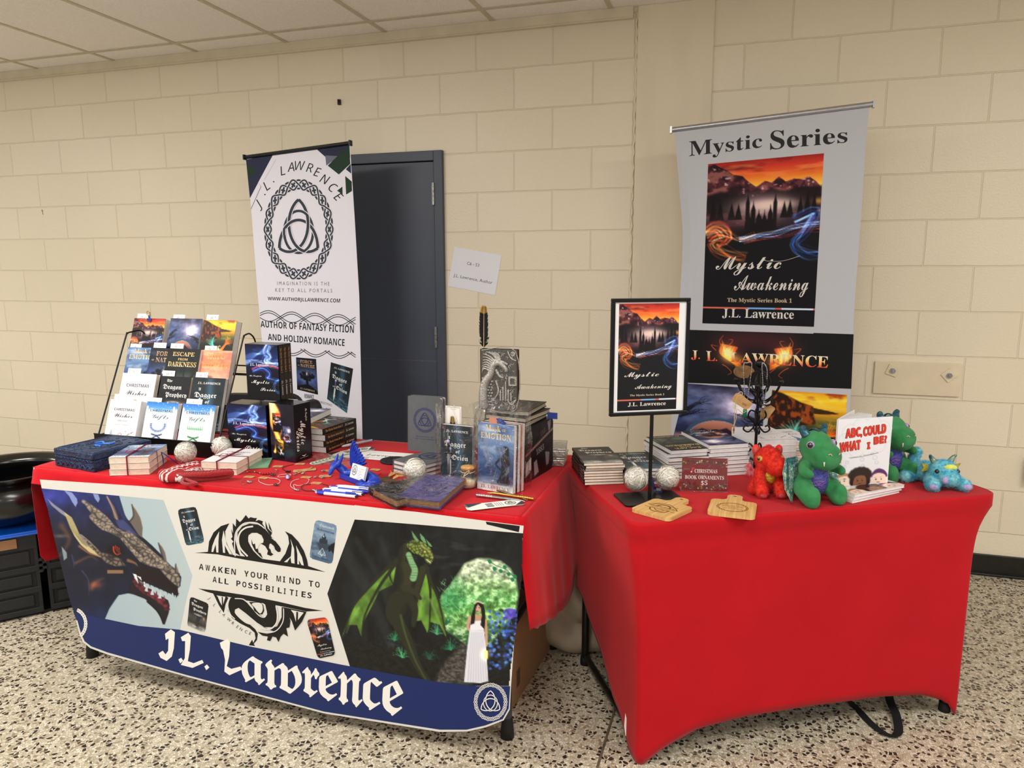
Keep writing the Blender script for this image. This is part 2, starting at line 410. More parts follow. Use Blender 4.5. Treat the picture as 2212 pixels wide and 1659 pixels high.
@art('awakening')
def _(nx=60, ny=92):
    """sunset lake with spires and coloured smoke; 100 x 150 units, black below"""
    p = Pic(nx, ny, 100, 150, '#0b0b10'); N = p.noise(22, 7, 4, 5)
    p.grad([(0, '#a3221c'), (8, '#d8402a'), (16, '#f07a28'), (24, '#ffc04a'), (30, '#ffe08a'), (34, '#f0a040')], mask=np.clip((36-p.Y)/4, 0, 1))
    p.mix(np.clip((N-.5)*5, 0, 1)*np.clip((18-p.Y)/12, 0, 1)*.7, '#5a1418'); p.mix(np.clip((p.noise(30, 5, 3, 8)-.55)*6, 0, 1)*np.clip((26-p.Y)/14, 0, 1)*.5, '#ff9a50')
    far = [(38, 27), (44, 24), (50, 20), (56, 22), (62, 17), (68, 22), (75, 20), (82, 21), (88, 19), (95, 24), (100, 30), (100, 50), (38, 50)]
    p.poly('#6b3038', far); near = [(0, 2), (6, 1), (10, 4), (16, 7), (22, 12), (30, 14), (36, 20), (44, 26), (50, 30), (60, 36), (60, 60), (0, 60)]
    p.poly('#4a2028', near); m = np.maximum(p.mask(near), p.mask(far)); q = p.noise(7, 5, 4, 3)
    p.mix(m*np.clip((q-.52)*7, 0, 1)*.7, '#a86a60'); p.mix(m*np.clip((.47-q)*7, 0, 1)*.8, '#1c0c12'); p.mix(m*np.clip((p.noise(4, 3, 2, 9)-.72)*9, 0, 1)*.8, '#d8b8b8')
    p.poly('#120a0e', [(0, 30), (12, 27), (25, 30), (40, 33), (55, 28), (70, 30), (84, 27), (100, 28), (100, 48), (0, 48)], 3, .95)
    p.glow('#c8a8ac', 50, 45, 30, 13, .85, False, 3); p.glow('#f0d4c8', 56, 42, 22, 5, .9, False, 3); p.glow('#e0a050', 98, 41, 5, 3, .8, False)
    p.grad([(48, '#8a6a70'), (64, '#342028')], mask=np.clip((p.Y-48)/4, 0, 1)*np.clip((66-p.Y)/6, 0, 1), a=.6)
    for x, h in ((6, 38), (12, 40), (22, 43), (28, 44), (82, 40), (88, 36), (94, 38), (73, 43), (68, 44)): p.poly('#0c0708', [(x, h-5), (x+3.5, 54), (x-3.5, 54)], 1)
    for x, t, w in ((36, 30, 3.5), (41, 37, 4), (46, 45, 5), (51, 46, 4), (56, 41, 4), (60, 31, 3.4), (48, 50, 12), (38, 48, 8), (56, 48, 8)): p.poly('#100a0c', [(x, t), (x+.5, t+4), (x+w/2, t+9), (x+w/2, 70), (x-w/2, 70), (x-w/2, t+9), (x-.5, t+4)], .8)
    p.glow('#402028', 15, 58, 16, 8, .8, False); p.glow('#281828', 82, 58, 18, 9, .7, False)
    p.smoke(['#ff5a1e', '#ff8c28', '#e03018', '#ffd070'], [(0, 66), (10, 62), (18, 70), (8, 76), (20, 84), (36, 88)], 7, 12, 4, .55)
    p.smoke(['#ff6030', '#ffb050', '#ffffff'], [(2, 70), (16, 66), (30, 72), (44, 70)], 4, 8, 6, .5)
    p.smoke(['#78b4ff', '#ffffff', '#3a6cff', '#c0e0ff'], [(30, 72), (45, 70), (60, 69), (76, 64), (100, 60)], 3.5, 11, 7, .55)
    p.smoke(['#c83c50', '#ff5a3c'], [(34, 76), (52, 72), (70, 70), (86, 66), (100, 66)], 2, 6, 9, .5)
    p.smoke(['#1e50e0', '#3c8cff', '#1438a0', '#a0d0ff'], [(78, 58), (96, 50), (88, 68), (80, 78), (90, 86), (100, 87)], 6, 12, 11, .5)
    p.grad([(88, '#0b0b10'), (96, '#0b0b10')], mask=np.clip((p.Y-88)/9, 0, 1)); p.mix(((p.Y > 134.5) & (p.Y < 135.6)).astype(float), '#d86a5a')
    p.mix(((p.Y > 134.5) & (p.Y < 135.6) & (np.abs(p.X-52) < 12)).astype(float), '#7fb0e8'); p.mix(((p.Y > 134.5) & (p.Y < 135.6) & (np.abs(p.X-84) < 14)).astype(float), '#dcecff')
    return p
@art('smoke')
def _(nx=56, ny=76):
    p = Pic(nx, ny, 100, 138, '#0d0f24'); p.grad([(0, '#10122e'), (30, '#1c2c66'), (60, '#0e1230'), (90, '#08080e')]); N = p.noise(40, 14, 3, 4)
    p.mix(np.clip((N-.5)*4, 0, 1)*np.clip((70-p.Y)/40, 0, 1)*.5, '#4468b8')
    for i in range(7): p.line('#88b4ec', [(0, 30+i*4), (25, 22+i*2), (55, 24-i*2), (80, 8-i*4), (100, -6-i*3)], 2.5, 1, 4, .28, True)
    p.smoke(['#5a8ce8', '#b8d8ff', '#7aa8f0', '#e8f4ff'], [(70, 0), (62, 18), (74, 30), (60, 40), (80, 48), (100, 44)], 12, 14, 3, .42)
    p.smoke(['#d8ecff', '#a0c8ff'], [(0, 46), (30, 40), (60, 44), (100, 46)], 5, 10, 5, .42); p.line('#d8342c', [(18, 62), (45, 53), (75, 52), (100, 58)], 3, 3, 3, .85); p.line('#f0b0b0', [(40, 55), (75, 51), (100, 55)], 1.5, 1.5, 1.5, .8)
    p.smoke(['#3c64d8', '#6c9cff', '#2a48b0'], [(20, 66), (50, 58), (70, 72), (60, 82), (82, 90), (100, 92)], 9, 14, 8, .45)
    p.smoke(['#2c7cf0', '#8cc8ff', '#4aa0ff'], [(100, 84), (88, 92), (84, 106), (94, 116), (100, 116)], 4, 9, 9, .5)
    return p
@art('portal')
def _(nx=60, ny=90):
    p = Pic(nx, ny, 100, 150, '#232a48'); p.grad([(0, '#2c2a48'), (30, '#4a5a88'), (60, '#32406c'), (95, '#1a1c34'), (150, '#0a0a14')]); p.mix(np.clip((p.noise(24, 16, 4, 5)-.45)*4, 0, 1)*.5, '#7a88b0')
    p.glow('#fff0e8', 72, 34, 15, 15, .8); p.glow('#e8a890', 66, 36, 30, 24, .35); p.tex(p.noise(9, 9, 3, 7), .3)
    r = np.random.RandomState(5)
    for b, d in (((100, 70), (-1, -.8)), ((98, 60), (-1.1, -.5)), ((2, 62), (1, -.7)), ((4, 50), (1, -1.1))):
        for i in range(7):
            x, y = b; q = [(x, y)]
            for k in range(5): x += d[0]*r.uniform(2, 8); y += d[1]*r.uniform(1, 7)+r.uniform(-3, 3); q.append((x, y))
            p.line('#10121e', q, 2.2, .3, .8, .9)
    R = np.hypot(p.X-48, (p.Y-96)); p.mix(np.clip((36-R)/2, 0, 1), '#2a2030'); p.grad([(66, '#c88870'), (78, '#a86858'), (88, '#4a3850'), (96, '#d8a0a0'), (108, '#6a4a58')], mask=np.clip((33-R)/2, 0, 1))
    p.poly('#2a1a2c', [(16, 92), (30, 80), (44, 84), (58, 76), (72, 88), (80, 96), (16, 98)], 2); 
    for x, t in ((36, 84), (42, 90), (50, 92), (57, 82), (64, 92), (30, 92)): p.poly('#140c14', [(x, t), (x+2.5, t+8), (x+2.5, 116), (x-2.5, 116), (x-2.5, t+8)], 1)
    p.mix(np.clip(2.6-np.abs(R-35), 0, 1)*.8, '#3a5a78'); p.mix(np.clip(1-np.abs(R-32), 0, 1)*.8, '#9cc0d8'); p.glow('#bfe0ff', 13, 98, 4, 4, .9); p.glow('#bfe0ff', 84, 98, 3, 3, .8)
    p.smoke(['#e85a28', '#ff9040', '#c83020'], [(0, 104), (14, 96), (26, 104), (12, 116), (30, 122)], 7, 11, 6, .45); p.smoke(['#3c78ff', '#9cd0ff', '#ffffff'], [(40, 124), (60, 118), (78, 124), (100, 108)], 7, 14, 8, .5)
    p.grad([(126, '#08080e'), (138, '#08080e')], mask=np.clip((p.Y-124)/12, 0, 1)); return p
@art('phoenix')
def _(nx=60, ny=90):
    p = Pic(nx, ny, 100, 150, '#101010'); p.grad([(0, '#e8a018'), (12, '#ffd828'), (24, '#f8b820'), (36, '#c89020'), (48, '#5a5a28'), (70, '#14160f'), (150, '#08080a')])
    q = p.noise(26, 8, 4, 6); p.mix(np.clip((q-.5)*6, 0, 1)*np.clip((22-p.Y)/14, 0, 1)*np.clip((p.X-30)/40, 0, 1)*.9, '#a83a14'); p.mix(np.clip((p.noise(30, 5, 3, 8)-.5)*5, 0, 1)*np.clip((36-p.Y)/20, 0, 1)*.5, '#fff070')
    cl = [(0, 0), (14, 4), (26, 10), (40, 17), (56, 22), (58, 36), (62, 50), (0, 62)]; p.poly('#2c160c', cl, 2); m = p.mask(cl, 3); p.mix(m*np.clip((p.noise(5, 9, 4, 4)-.48)*6, 0, 1)*.8, '#b85418'); p.poly('#3a2410', [(56, 24), (80, 28), (92, 31), (78, 33), (58, 34)], 1)
    p.mix(np.clip((p.noise(14, 3, 3, 4)-.5)*5, 0, 1)*np.clip((p.Y-36)/6, 0, 1)*np.clip((62-p.Y)/10, 0, 1)*np.clip((p.X-55)/20, 0, 1)*.6, '#b8b030')
    for i in range(26):
        a = -2.4+i*.028; L = 34+8*math.sin(i*1.9); p.line('#38c8c0' if i % 2 else '#8cf0e0', [(58, 92), (48-i*.5, 80-i*.6), (58+L*1.25*math.cos(a)-6, 92+L*1.2*math.sin(a))], 2.6, .5, 1.5, .75)
    for i in range(22):
        a = -1.15+i*.03; L = 42+6*math.sin(i*2.3); p.line(('#ff7818', '#ffb838', '#ff4c10')[i % 3], [(60, 92), (72+i*.2, 82-i*.7), (60+L*math.cos(a), 92+L*1.15*math.sin(a))], 2.4, .5, 1.5, .8)
    for i in range(12): p.line(('#ffcf60', '#ff8830', '#ffffff')[i % 3], [(58, 82), (60, 92), (54+i*2, 106)], 4, .5, 2, .7)
    p.glow('#fff0c0', 60, 88, 6, 9, .9); p.line('#ffe8a0', [(58, 84), (57, 76), (61, 73), (64, 75)], 3.4, 1.2, 1.5, .9)
    p.smoke(['#c8401c', '#ff7030'], [(0, 100), (16, 94), (30, 106), (50, 112)], 7, 10, 6, .4); p.smoke(['#3c68ff', '#9cd0ff', '#ffffff'], [(44, 118), (62, 108), (80, 116), (100, 100)], 8, 15, 8, .5)
    p.grad([(122, '#08080a'), (136, '#08080a')], mask=np.clip((p.Y-120)/12, 0, 1)); return p
@art('mask')
def _(nx=56, ny=84):
    p = Pic(nx, ny, 100, 150, '#3c5a88'); p.grad([(0, '#5a80b8'), (30, '#7a98c0'), (60, '#4a6a98'), (84, '#34507c'), (110, '#28406a'), (132, '#8898b4'), (150, '#c8ccd8')])
    p.mix(np.clip((p.noise(26, 14, 4, 5)-.46)*5, 0, 1)*np.clip((96-p.Y)/50, 0, 1)*.6, '#d0dcec'); p.mix(np.clip((.5-p.noise(30, 18, 4, 9))*5, 0, 1)*.5, '#22365c'); p.tex(p.noise(20, 3, 3, 3), .2, np.clip((p.Y-96)/10, 0, 1))
    d = '#1c222c'
    p.poly(d, [(72, 48), (80, 47), (86, 52), (88, 66), (92, 84), (84, 90), (76, 74), (73, 62)], 1.5, smooth=True); p.poly('#6a6a72', [(71, 52), (75, 50), (77, 60), (73, 64)], 1)
    p.poly(d, [(70, 66), (84, 68), (90, 84), (84, 100), (90, 130), (56, 132), (66, 104), (66, 82)], 1.5, smooth=True); p.line(d, [(70, 70), (56, 82), (52, 90), (66, 100)], 6, 4, 1); p.line('#3a4654', [(86, 70), (93, 88), (88, 104)], 5, 3.5, 1); p.line('#6a7484', [(70, 56), (69, 70), (72, 84)], 1.5, 1, 1, .7)
    for i in range(7): p.line('#4a5a78', [(62+i*4, 104), (58+i*5, 134)], .7, .7, 1, .6)
    p.grad([(132, '#b8c0d0'), (140, '#e8e8ec'), (150, '#f4f4f4')], mask=np.clip((p.Y-128)/7, 0, 1), a=.9); return p
@art('force')
def _(nx=44, ny=66):
    p = Pic(nx, ny, 100, 150, '#151a28'); p.grad([(0, '#12141c'), (40, '#1c2436'), (85, '#3a4c80'), (110, '#28345c'), (150, '#12141e')]); p.mix(np.clip((p.noise(16, 16, 3, 5)-.5)*4, 0, 1)*.35, '#5a6ea0'); p.glow('#9cb0e8', 52, 90, 36, 36, .3)
    for i in range(70):
        a, r = RS.uniform(0, 6.28), RS.uniform(0, 1)**.6; p.glow('#0c0e14', 52+34*r*math.cos(a), 80+20*r*math.sin(a), 6, 5, .8, False, 4)
    p.line('#0c0e14', [(52, 84), (50, 104), (53, 124)], 9, 14, 1.5); p.poly('#0c0d12', [(0, 132), (30, 120), (55, 114), (80, 126), (100, 140), (100, 150), (0, 150)], 2)
    for i in range(5): p.line('#d8e0ff', [(50+i*2, 52), (46+i*5, 62), (50+i*2, 74)], .8, .4, 1, .6)
    p.glow('#ffffff', 50, 70, 3, 7, .8); return p
@art('dark')
def _(kind='escape', nx=44, ny=66):
    p = Pic(nx, ny, 100, 150, '#16181c'); N = p.noise(18, 30, 4, 5)
    if kind == 'escape':
        p.grad([(0, '#0e1012'), (60, '#1a201e'), (80, '#3c4a44'), (120, '#4a5650'), (150, '#20261f')]); p.tex(N, .5)
        for q in (((12, 60), (12, 150)), ((88, 60), (88, 150)), ((10, 70), (92, 140)), ((94, 66), (20, 150)), ((0, 96), (100, 84)), ((60, 60), (60, 150)), ((0, 130), (100, 126))): p.line('#101412', q, 4, 3, 1, .9)
    elif kind == 'prophecy':
        p.grad([(0, '#15171a'), (60, '#1c1c1e'), (96, '#4a4a4a'), (120, '#2a2a2a'), (138, '#8a8a88'), (150, '#b4b4b0')]); p.tex(N, .45); p.glow('#c8ccc8', 52, 76, 18, 4, .8); p.poly('#2a2a2c', [(34, 76), (70, 76), (62, 104), (56, 112), (56, 126), (66, 132), (38, 132), (48, 126), (48, 112), (42, 104)], 2); p.line('#d8d8d8', [(34, 76), (52, 79), (70, 76)], 2, 2, 1, .9); p.glow('#a85848', 84, 84, 6, 8, .7); p.line('#9a9aa0', [(40, 84), (44, 100)], 2, 1, 1, .7)
        p.mix(np.clip((p.noise(14, 6, 3, 9)-.5)*5, 0, 1)*np.clip((p.Y-128)/10, 0, 1)*.7, '#d8d8d4')
    elif kind == 'dagger':
        p.grad([(0, '#1a2228'), (40, '#1c262c'), (110, '#1e2c34'), (150, '#2c4450')]); p.tex(N, .35); p.poly('#4a7896', [(44, 0), (64, 0), (72, 90), (60, 150), (46, 150), (52, 90)], 14, .55); p.mix(np.clip((p.noise(20, 3, 3, 8)-.5)*6, 0, 1)*np.clip((p.Y-118)/14, 0, 1)*.7, '#6aa0b4')
        p.poly('#d8e0e4', [(28, 92), (33, 92), (33.5, 126), (30.5, 140), (27.5, 126)], 1); p.line('#c8d0d8', [(22, 88), (40, 84)], 3, 2, 1); p.line('#6a6a90', [(30, 62), (31, 86)], 4.4, 4, 1); p.glow('#c8d4ff', 31, 62, 4, 4, .8)
        for i in range(5): p.line('#a8b0b4', [(58, 112+i*4), (86-i*3, 112+i*4)], .8, .8, .8, .6, n=1)
    elif kind == 'redemption':
        p.grad([(0, '#6a84a0'), (50, '#7a92ac'), (90, '#4a6076'), (150, '#48627c')]); p.mix(np.clip((p.noise(22, 12, 3, 5)-.5)*5, 0, 1)*.4, '#a8bccc'); c = '#26323e'
        for x, t, w in ((50, 40, 6), (44, 52, 8), (56, 50, 8), (36, 62, 8), (64, 60, 7), (50, 60, 30)): p.poly(c, [(x, t), (x+w/2, t+8), (x+w/2, 84), (x-w/2, 84), (x-w/2, t+8)], 1)
        p.poly('#34424e', [(20, 84), (80, 80), (70, 104), (40, 110)], 4); p.poly('#12161c', [(100, 66), (84, 76), (72, 92), (78, 108), (88, 100), (100, 112)], 1.5); p.glow('#e8f0f8', 48, 56, 2, 2, .9)
        for i in range(3): p.line('#dce6ee', [(34, 124), (50, 100), (66, 124), (34, 124)], 1.4, 1.4, 1, .6, n=1); p.line('#dce6ee', [(38, 112), (62, 112), (50, 130), (38, 112)], 1.2, 1.2, 1, .8, n=1)
    return p
@art('hope')
def _(nx=44, ny=66):
    p = Pic(nx, ny, 100, 150, '#f09070'); p.grad([(0, '#f0a07c'), (40, '#f08868'), (80, '#f4a890'), (105, '#e88878'), (116, '#8a4a50'), (126, '#c88888'), (150, '#4a4858')]); p.mix(np.clip((p.noise(30, 12, 4, 5)-.48)*5, 0, 1)*.5, '#ffd0b0'); p.mix(np.clip((.46-p.noise(24, 14, 4, 7))*6, 0, 1)*.4, '#c85c50')
    for i in range(10): p.line('#f8e8e8', [(62+i, 132), (58+i*2.5, 116), (56+i*3, 104+abs(i-5)*2)], 3, .8, 2, .6)
    return p
@art('gifts')
def _(tone='blue', nx=52, ny=76):
    p = Pic(nx, ny, 100, 150, '#e0e2e8'); p.grad([(0, '#2f78d0'), (20, '#5a9ae0'), (40, '#cfe2f6'), (46, '#e0e2e8')], mask=np.clip((46-p.Y)/3, 0, 1))
    for x, h in ((4, 20), (12, 32), (18, 28), (82, 30), (88, 18), (96, 26), (74, 34), (26, 36)): p.poly('#e4e6ec', [(x, h-6), (x+3, h), (x+4, 48), (x-4, 48), (x-3, h)], 1)
    for i in range(26): p.glow('#ffffff', RS.uniform(0, 100), RS.uniform(0, 36), .8, .8, .9)
    R = np.hypot(p.X-46, p.Y-86); d = '#34499c' if tone == 'blue' else '#2f8a4c'; e = '#c4d2ec' if tone == 'blue' else '#d4ecdc'
    p.mix(np.clip(32-R, 0, 1), '#eef2f6'); p.mix(np.clip(1.2-np.abs(R-31), 0, 1)*.6, '#a8b4c0'); p.mix(np.clip((26-R)/3, 0, 1)*.8, e)
    if tone == 'blue':
        for i in range(30):
            a = -.3+i*.125; x, y = 46+21*math.cos(a), 84+21*math.sin(a); p.line(d, [(x, y), (46+27*math.cos(a), 84+27*math.sin(a))], 2.2, 1, 1, .9)
        p.glow('#dfeaf8', 46, 74, 13, 14, .9, False, 4)
    else:
        for i in range(16): p.poly(d, [(24+i*3, 92), (25.5+i*3, 78+5*abs(math.sin(i*1.7))), (27+i*3, 92)], 1, .7)
        p.mix(np.clip((20-np.hypot((p.X-46), (p.Y-104)*1.8))/3, 0, 1), '#fafcfa')
    dk = '#2b3a74' if tone == 'blue' else '#1c7c34'
    p.poly('#e2e4ea', [(28, 116), (64, 116), (72, 150), (22, 150)], 3, .8)
    p.line(dk, [(18, 148), (34, 134), (46, 124), (58, 120)], 5, 4, 1); p.line(dk, [(74, 150), (62, 136), (48, 124), (32, 118)], 5, 4, 1); p.line(dk, [(30, 118), (46, 122), (62, 117)], 4, 4, 1); return p
@art('wishes')
def _(nx=44, ny=66):
    p = Pic(nx, ny, 100, 150, '#dddce1'); r = np.random.RandomState(4)
    for i in range(90):
        s_ = r.randint(4); t = r.uniform(0, 1); x, y = [(t*100, r.uniform(0, 13)), (r.uniform(0, 9), t*110), (r.uniform(91, 100), t*110), (t*100, r.uniform(0, 8))][s_]
        p.line(('#b8b8c0', '#d8c8a8', '#c8ccd4')[i % 3], [(x, y), (x+r.uniform(-4, 4), y+r.uniform(-4, 4))], 1, .5, 1, .6, n=1)
    return p
@art('boxside')
def _(nx=44, ny=90):
    p = Pic(nx, ny, 70, 140, '#171420'); p.mix(np.clip((p.noise(20, 20, 3, 5)-.5)*4, 0, 1)*.4, '#3a2a5a')
    for i in range(9): p.line(('#ff8c1e', '#ffc040', '#f05a14')[i % 3], [(0+i, -6), (6+i*3, 16+i), (2+i*2, 50), (16+i*2, 84+i*3), (10, 120)], 6, 2, 6, .5, True)
    p.glow('#ffe8a0', 8, 16, 12, 26, .7)
    p.smoke(['#ff8a24', '#ffd060'], [(10, 60), (30, 66), (22, 86), (50, 96)], 8, 10, 3, .4)
    for k, (x, y) in enumerate(((8, 24), (36, 52), (14, 88))):
        p.poly('#0c0b10', [(x, y), (x+24, y), (x+24, y+46), (x, y+46)]); q = pic(('awakening', 'portal', 'phoenix')[k], 24, 36)
        j = (p.X >= x+1) & (p.X <= x+23) & (p.Y >= y+1) & (p.Y <= y+45); u = ((p.X-x)/24*23).astype(int).clip(0, 23); v = ((p.Y-y)/46*35).astype(int).clip(0, 35)
        p.C[j] = q.C[v[j], u[j]]
    p.glow('#2a6a48', 54, 118, 14, 12, .35); return p
@art('abc')
def _(nx=64, ny=84):
    p = Pic(nx, ny, 100, 130, '#e4e4e8')
    for x, y, r in ((22, 26, 15), (42, 16, 16), (64, 14, 15), (82, 22, 14), (88, 40, 12), (78, 56, 12), (58, 62, 12), (36, 64, 12), (18, 54, 13), (12, 40, 12)): p.mix(np.clip(1.3-np.abs(np.hypot(p.X-x, p.Y-y)-r)/.9, 0, 1)*.35, '#b8bcc8')
    p.poly('#e4e4e8', [(12, 40), (22, 20), (42, 8), (64, 6), (84, 16), (94, 36), (82, 58), (58, 66), (36, 68), (16, 58)], 8, 1, True)
    for x, y, r in ((20, 84, 3), (16, 92, 2.4), (48, 80, 3.4), (50, 92, 2.4), (72, 78, 4), (76, 88, 3), (66, 70, 2.5)): p.mix(np.clip(1.2-np.abs(np.hypot(p.X-x, p.Y-y)-r), 0, 1)*.5, '#a8b0c4')
    p.poly('#b08858', [(2, 112), (6, 106), (16, 104), (26, 108), (26, 118), (2, 124)], 1.4, 1, True); p.poly('#f0d8c8', [(4, 114), (24, 112), (24, 134), (0, 134)], 1.4, 1, True)
    for i in range(16): a = i*.42; p.glow('#2c1c1a', 46+17*math.cos(a), 112-12*abs(math.sin(a)), 6, 6, .95, False, 6)
    p.poly('#2c1c1a', [(30, 130), (30, 108), (46, 98), (62, 106), (64, 130)], 2, 1, True); p.poly('#8a5a40', [(36, 116), (46, 111), (57, 115), (57, 134), (36, 134)], 1.4, 1, True)
    p.poly('#5c2c66', [(68, 116), (72, 104), (82, 100), (94, 106), (97, 118)], 1.4, 1, True); p.poly('#f0d4c4', [(70, 114), (82, 109), (95, 115), (95, 134), (70, 134)], 1.4, 1, True)
    for x, y in ((9, 121), (17, 120), (42, 121), (51, 121), (77, 121), (87, 121)): p.glow('#201818', x, y, 1.2, 1.6, .95, False, 6); p.line('#201818', [(x-2, y-4), (x+2, y-4.4)], .8, .8, .8)
    for x in (13, 47, 82): p.line('#703030', [(x-2.5, 127), (x+2.5, 126.6)], .9, .9, .8)
    return p
@art('garland')
def _(nx=80, ny=58):
    p = Pic(nx, ny, 100, 74, '#7c1a22'); r = np.random.RandomState(8)
    for y0, sg in ((3, 1), (71, -1)):
        for i in range(150):
            x = r.uniform(0, 100); y = y0+sg*(r.uniform(0, 8)+5*abs((x-50)/50)); a = r.uniform(0, 6.28); L = r.uniform(2, 5)
            p.line(('#1c3a24', '#2c5a34', '#3a6a3c', '#14281a')[i % 4], [(x, y), (x+L*math.cos(a), y+L*math.sin(a))], 1, .5, .8, .9, n=1)
        for i in range(18): x = r.uniform(0, 100); y = y0+sg*(r.uniform(0, 7)+5*abs((x-50)/50)); p.glow(('#b81c24', '#d8b04a', '#e8e4dc')[i % 3], x, y, 1.5, 1.5, .95, False, 6)
    return p
@art('dragonhead')
def _(nx=230, ny=214):
    p = Pic(nx, ny, 1200, 1120, '#a9bcc4', 310, 540); p.grad([(310, '#8fa2b4'), (900, '#a6bac4'), (1500, '#b4c4c8')], 'x')
    body = [(310, 540), (925, 612), (950, 690), (980, 790), (1010, 815), (1050, 850), (1100, 930), (1180, 1000), (1260, 1080), (1320, 1150), (1380, 1200), (1412, 1250), (1405, 1320), (1385, 1400),
            (1330, 1350), (1240, 1310), (1150, 1290), (1060, 1240), (1040, 1300), (1100, 1380), (1180, 1460), (1235, 1520), (1245, 1600), (1275, 1622), (1318, 1530), (1322, 1470), (1300, 1430),
            (1240, 1540), (1180, 1450), (1100, 1400), (1000, 1375), (925, 1390), (880, 1440), (850, 1500), (825, 1560), (780, 1659), (310, 1659)]
    p.poly('#181c2c', body[:13]+[(1330, 1380), (1150, 1300), (1050, 1240), (1030, 1300), (1000, 1375), (925, 1390), (880, 1440), (850, 1500), (825, 1560), (780, 1659), (310, 1659)], 6)
    B = p.mask(body[:13]+[(1330, 1380), (1050, 1240), (1000, 1375), (925, 1390), (850, 1500), (780, 1659), (310, 1659)], 6)
    p.grad([(540, '#2a3684'), (700, '#232a5c'), (900, '#191d30'), (1200, '#14172a'), (1450, '#101a36'), (1659, '#14285a')], mask=B, a=.85)
    p.mix(B*np.clip(1-np.hypot((p.X-390)/230, (p.Y-620)/110), 0, 1), '#3a42a4'); p.tex(p.noise(60, 60, 4, 3), .25, B)
    for q, w in (([(480, 850), (540, 960), (470, 1080)], 40), ([(590, 1140), (700, 1090), (760, 1120)], 22), ([(715, 1340), (740, 1290), (810, 1260)], 34), ([(640, 1200), (690, 1280), (690, 1390)], 10), ([(560, 1080), (578, 1150), (570, 1170)], 10)):
        p.line('#8a5a3c' if w > 20 else '#4a5a8c', q, w, 3, w*.9, .55)
    p.glow('#a8421e', 745, 1310, 50, 26, .6); p.glow('#8a6a4a', 470, 930, 50, 14, .5)
    for q in ([(500, 575), (560, 590), (600, 640), (605, 670), (588, 702), (560, 660), (540, 620)], [(725, 600), (765, 605), (778, 640), (765, 670), (740, 640)]): p.poly('#8a9ad0', q, 4, .95)
    p.poly('#8a8a9c', [(370, 640), (430, 690), (500, 740), (560, 790), (540, 800), (470, 750), (400, 690)], 6)
    p.poly('#c6b888', [(500, 745), (560, 785), (590, 850), (625, 930), (700, 1010), (785, 1075), (780, 1095), (700, 1060), (630, 1000), (580, 930), (545, 860)], 6); m = p.mask([(500, 745), (560, 785), (590, 850), (625, 930), (700, 1010), (785, 1075), (700, 1060), (630, 1000), (580, 930), (545, 860)])
    for i in range(6): p.line('#5a5234', [(510+i*9, 770+i*2), (560+i*9, 880+i*4), (640+i*8, 985+i*6)], 3, 3, 4, .6)
    p.line('#a06a44', [(620, 1010), (700, 1065), (790, 1090)], 20, 6, 12, .8)
    p.poly('#8a8478', [(610, 910), (640, 920), (700, 970), (760, 1030), (800, 1080), (740, 1050), (660, 990)], 5)
    sc = [(640, 655), (700, 690), (770, 730), (830, 790), (870, 850), (960, 890), (1030, 920), (1110, 990), (1190, 1050), (1270, 1110), (1330, 1160), (1390, 1215), (1405, 1270), (1395, 1330), (1340, 1290), (1290, 1240), (1240, 1180), (1170, 1165), (1090, 1130), (1030, 1060), (980, 1000), (930, 940), (850, 900), (790, 880), (740, 820), (700, 740)]
    S = p.mask(sc, 8); p.mix(S*.95, '#8c8074'); c = p.cells(46, 3, 34); p.mix(S*(1-c)*.85, '#2a2628'); p.mix(S*np.clip(p.noise(40, 30, 3, 5)*2-.8, 0, 1)*c*.6, '#cbbba4')
    for q, w in (([(650, 660), (740, 720), (830, 790), (900, 870), (1000, 930)], 26), ([(710, 780), (780, 850), (860, 885), (940, 900), (990, 970), (1060, 1060), (1140, 1130), (1240, 1170)], 30), ([(1000, 900), (1120, 1000), (1250, 1120), (1340, 1200)], 30)):
        M = np.clip(.5+p.dist(cr(q, 6), w, w*.7)/8, 0, 1); p.mix(M*.8, '#b0a08c'); p.mix(M*(1-p.cells(30, 7, 26))*.8, '#3a3434')
    p.line('#1a1820', [(870, 860), (960, 930), (1040, 1020), (1120, 1090)], 12, 8, 12, .7)
    p.poly('#4a5288', [(900, 810), (960, 800), (1010, 850), (1080, 930), (1000, 900), (930, 870)], 14, .7)
    lo = [(640, 930), (700, 980), (790, 1060), (860, 1070), (940, 1110), (980, 1160), (900, 1165), (830, 1140), (770, 1080), (690, 1000)]; M = p.mask(lo, 10); p.mix(M*.85, '#8c7a68'); p.mix(M*(1-p.cells(34, 9))*.9, '#1e1a20')
    p.poly('#8a6a50', [(836, 1195), (960, 1195), (960, 1222), (836, 1222)], 5); p.line('#a87850', [(1000, 1120), (1050, 1140), (1070, 1160)], 26, 6, 10, .7)
    p.poly('#6a5a58', [(828, 612), (850, 640), (890, 700), (920, 780), (925, 810), (890, 790), (870, 710)], 5); p.line('#b89878', [(835, 625), (880, 720), (910, 800)], 12, 8, 8, .8)
    p.poly('#26305c', [(880, 615), (930, 620), (960, 740), (1000, 810), (960, 800), (920, 720)], 5)
    for h in ([(1028, 685), (1060, 725), (1095, 790), (1112, 860), (1108, 945), (1080, 920), (1010, 815), (1040, 770)], [(1235, 985), (1262, 1010), (1288, 1060), (1302, 1135), (1272, 1110), (1250, 1040)], [(1370, 1150), (1384, 1180), (1396, 1225), (1366, 1210)]):
        p.poly('#6a625c', h, 4); p.line('#b8ab98', h[:4], 8, 5, 8, .7); p.line('#2a2830', [h[0], h[-1], h[-2]], 9, 12, 8, .8)
    p.glow('#0c0a10', 900, 1040, 70, 55, .9, False, 4); p.line('#c8402c', [(885, 1015), (888, 1050), (910, 1074), (940, 1065)], 12, 5, 6); 
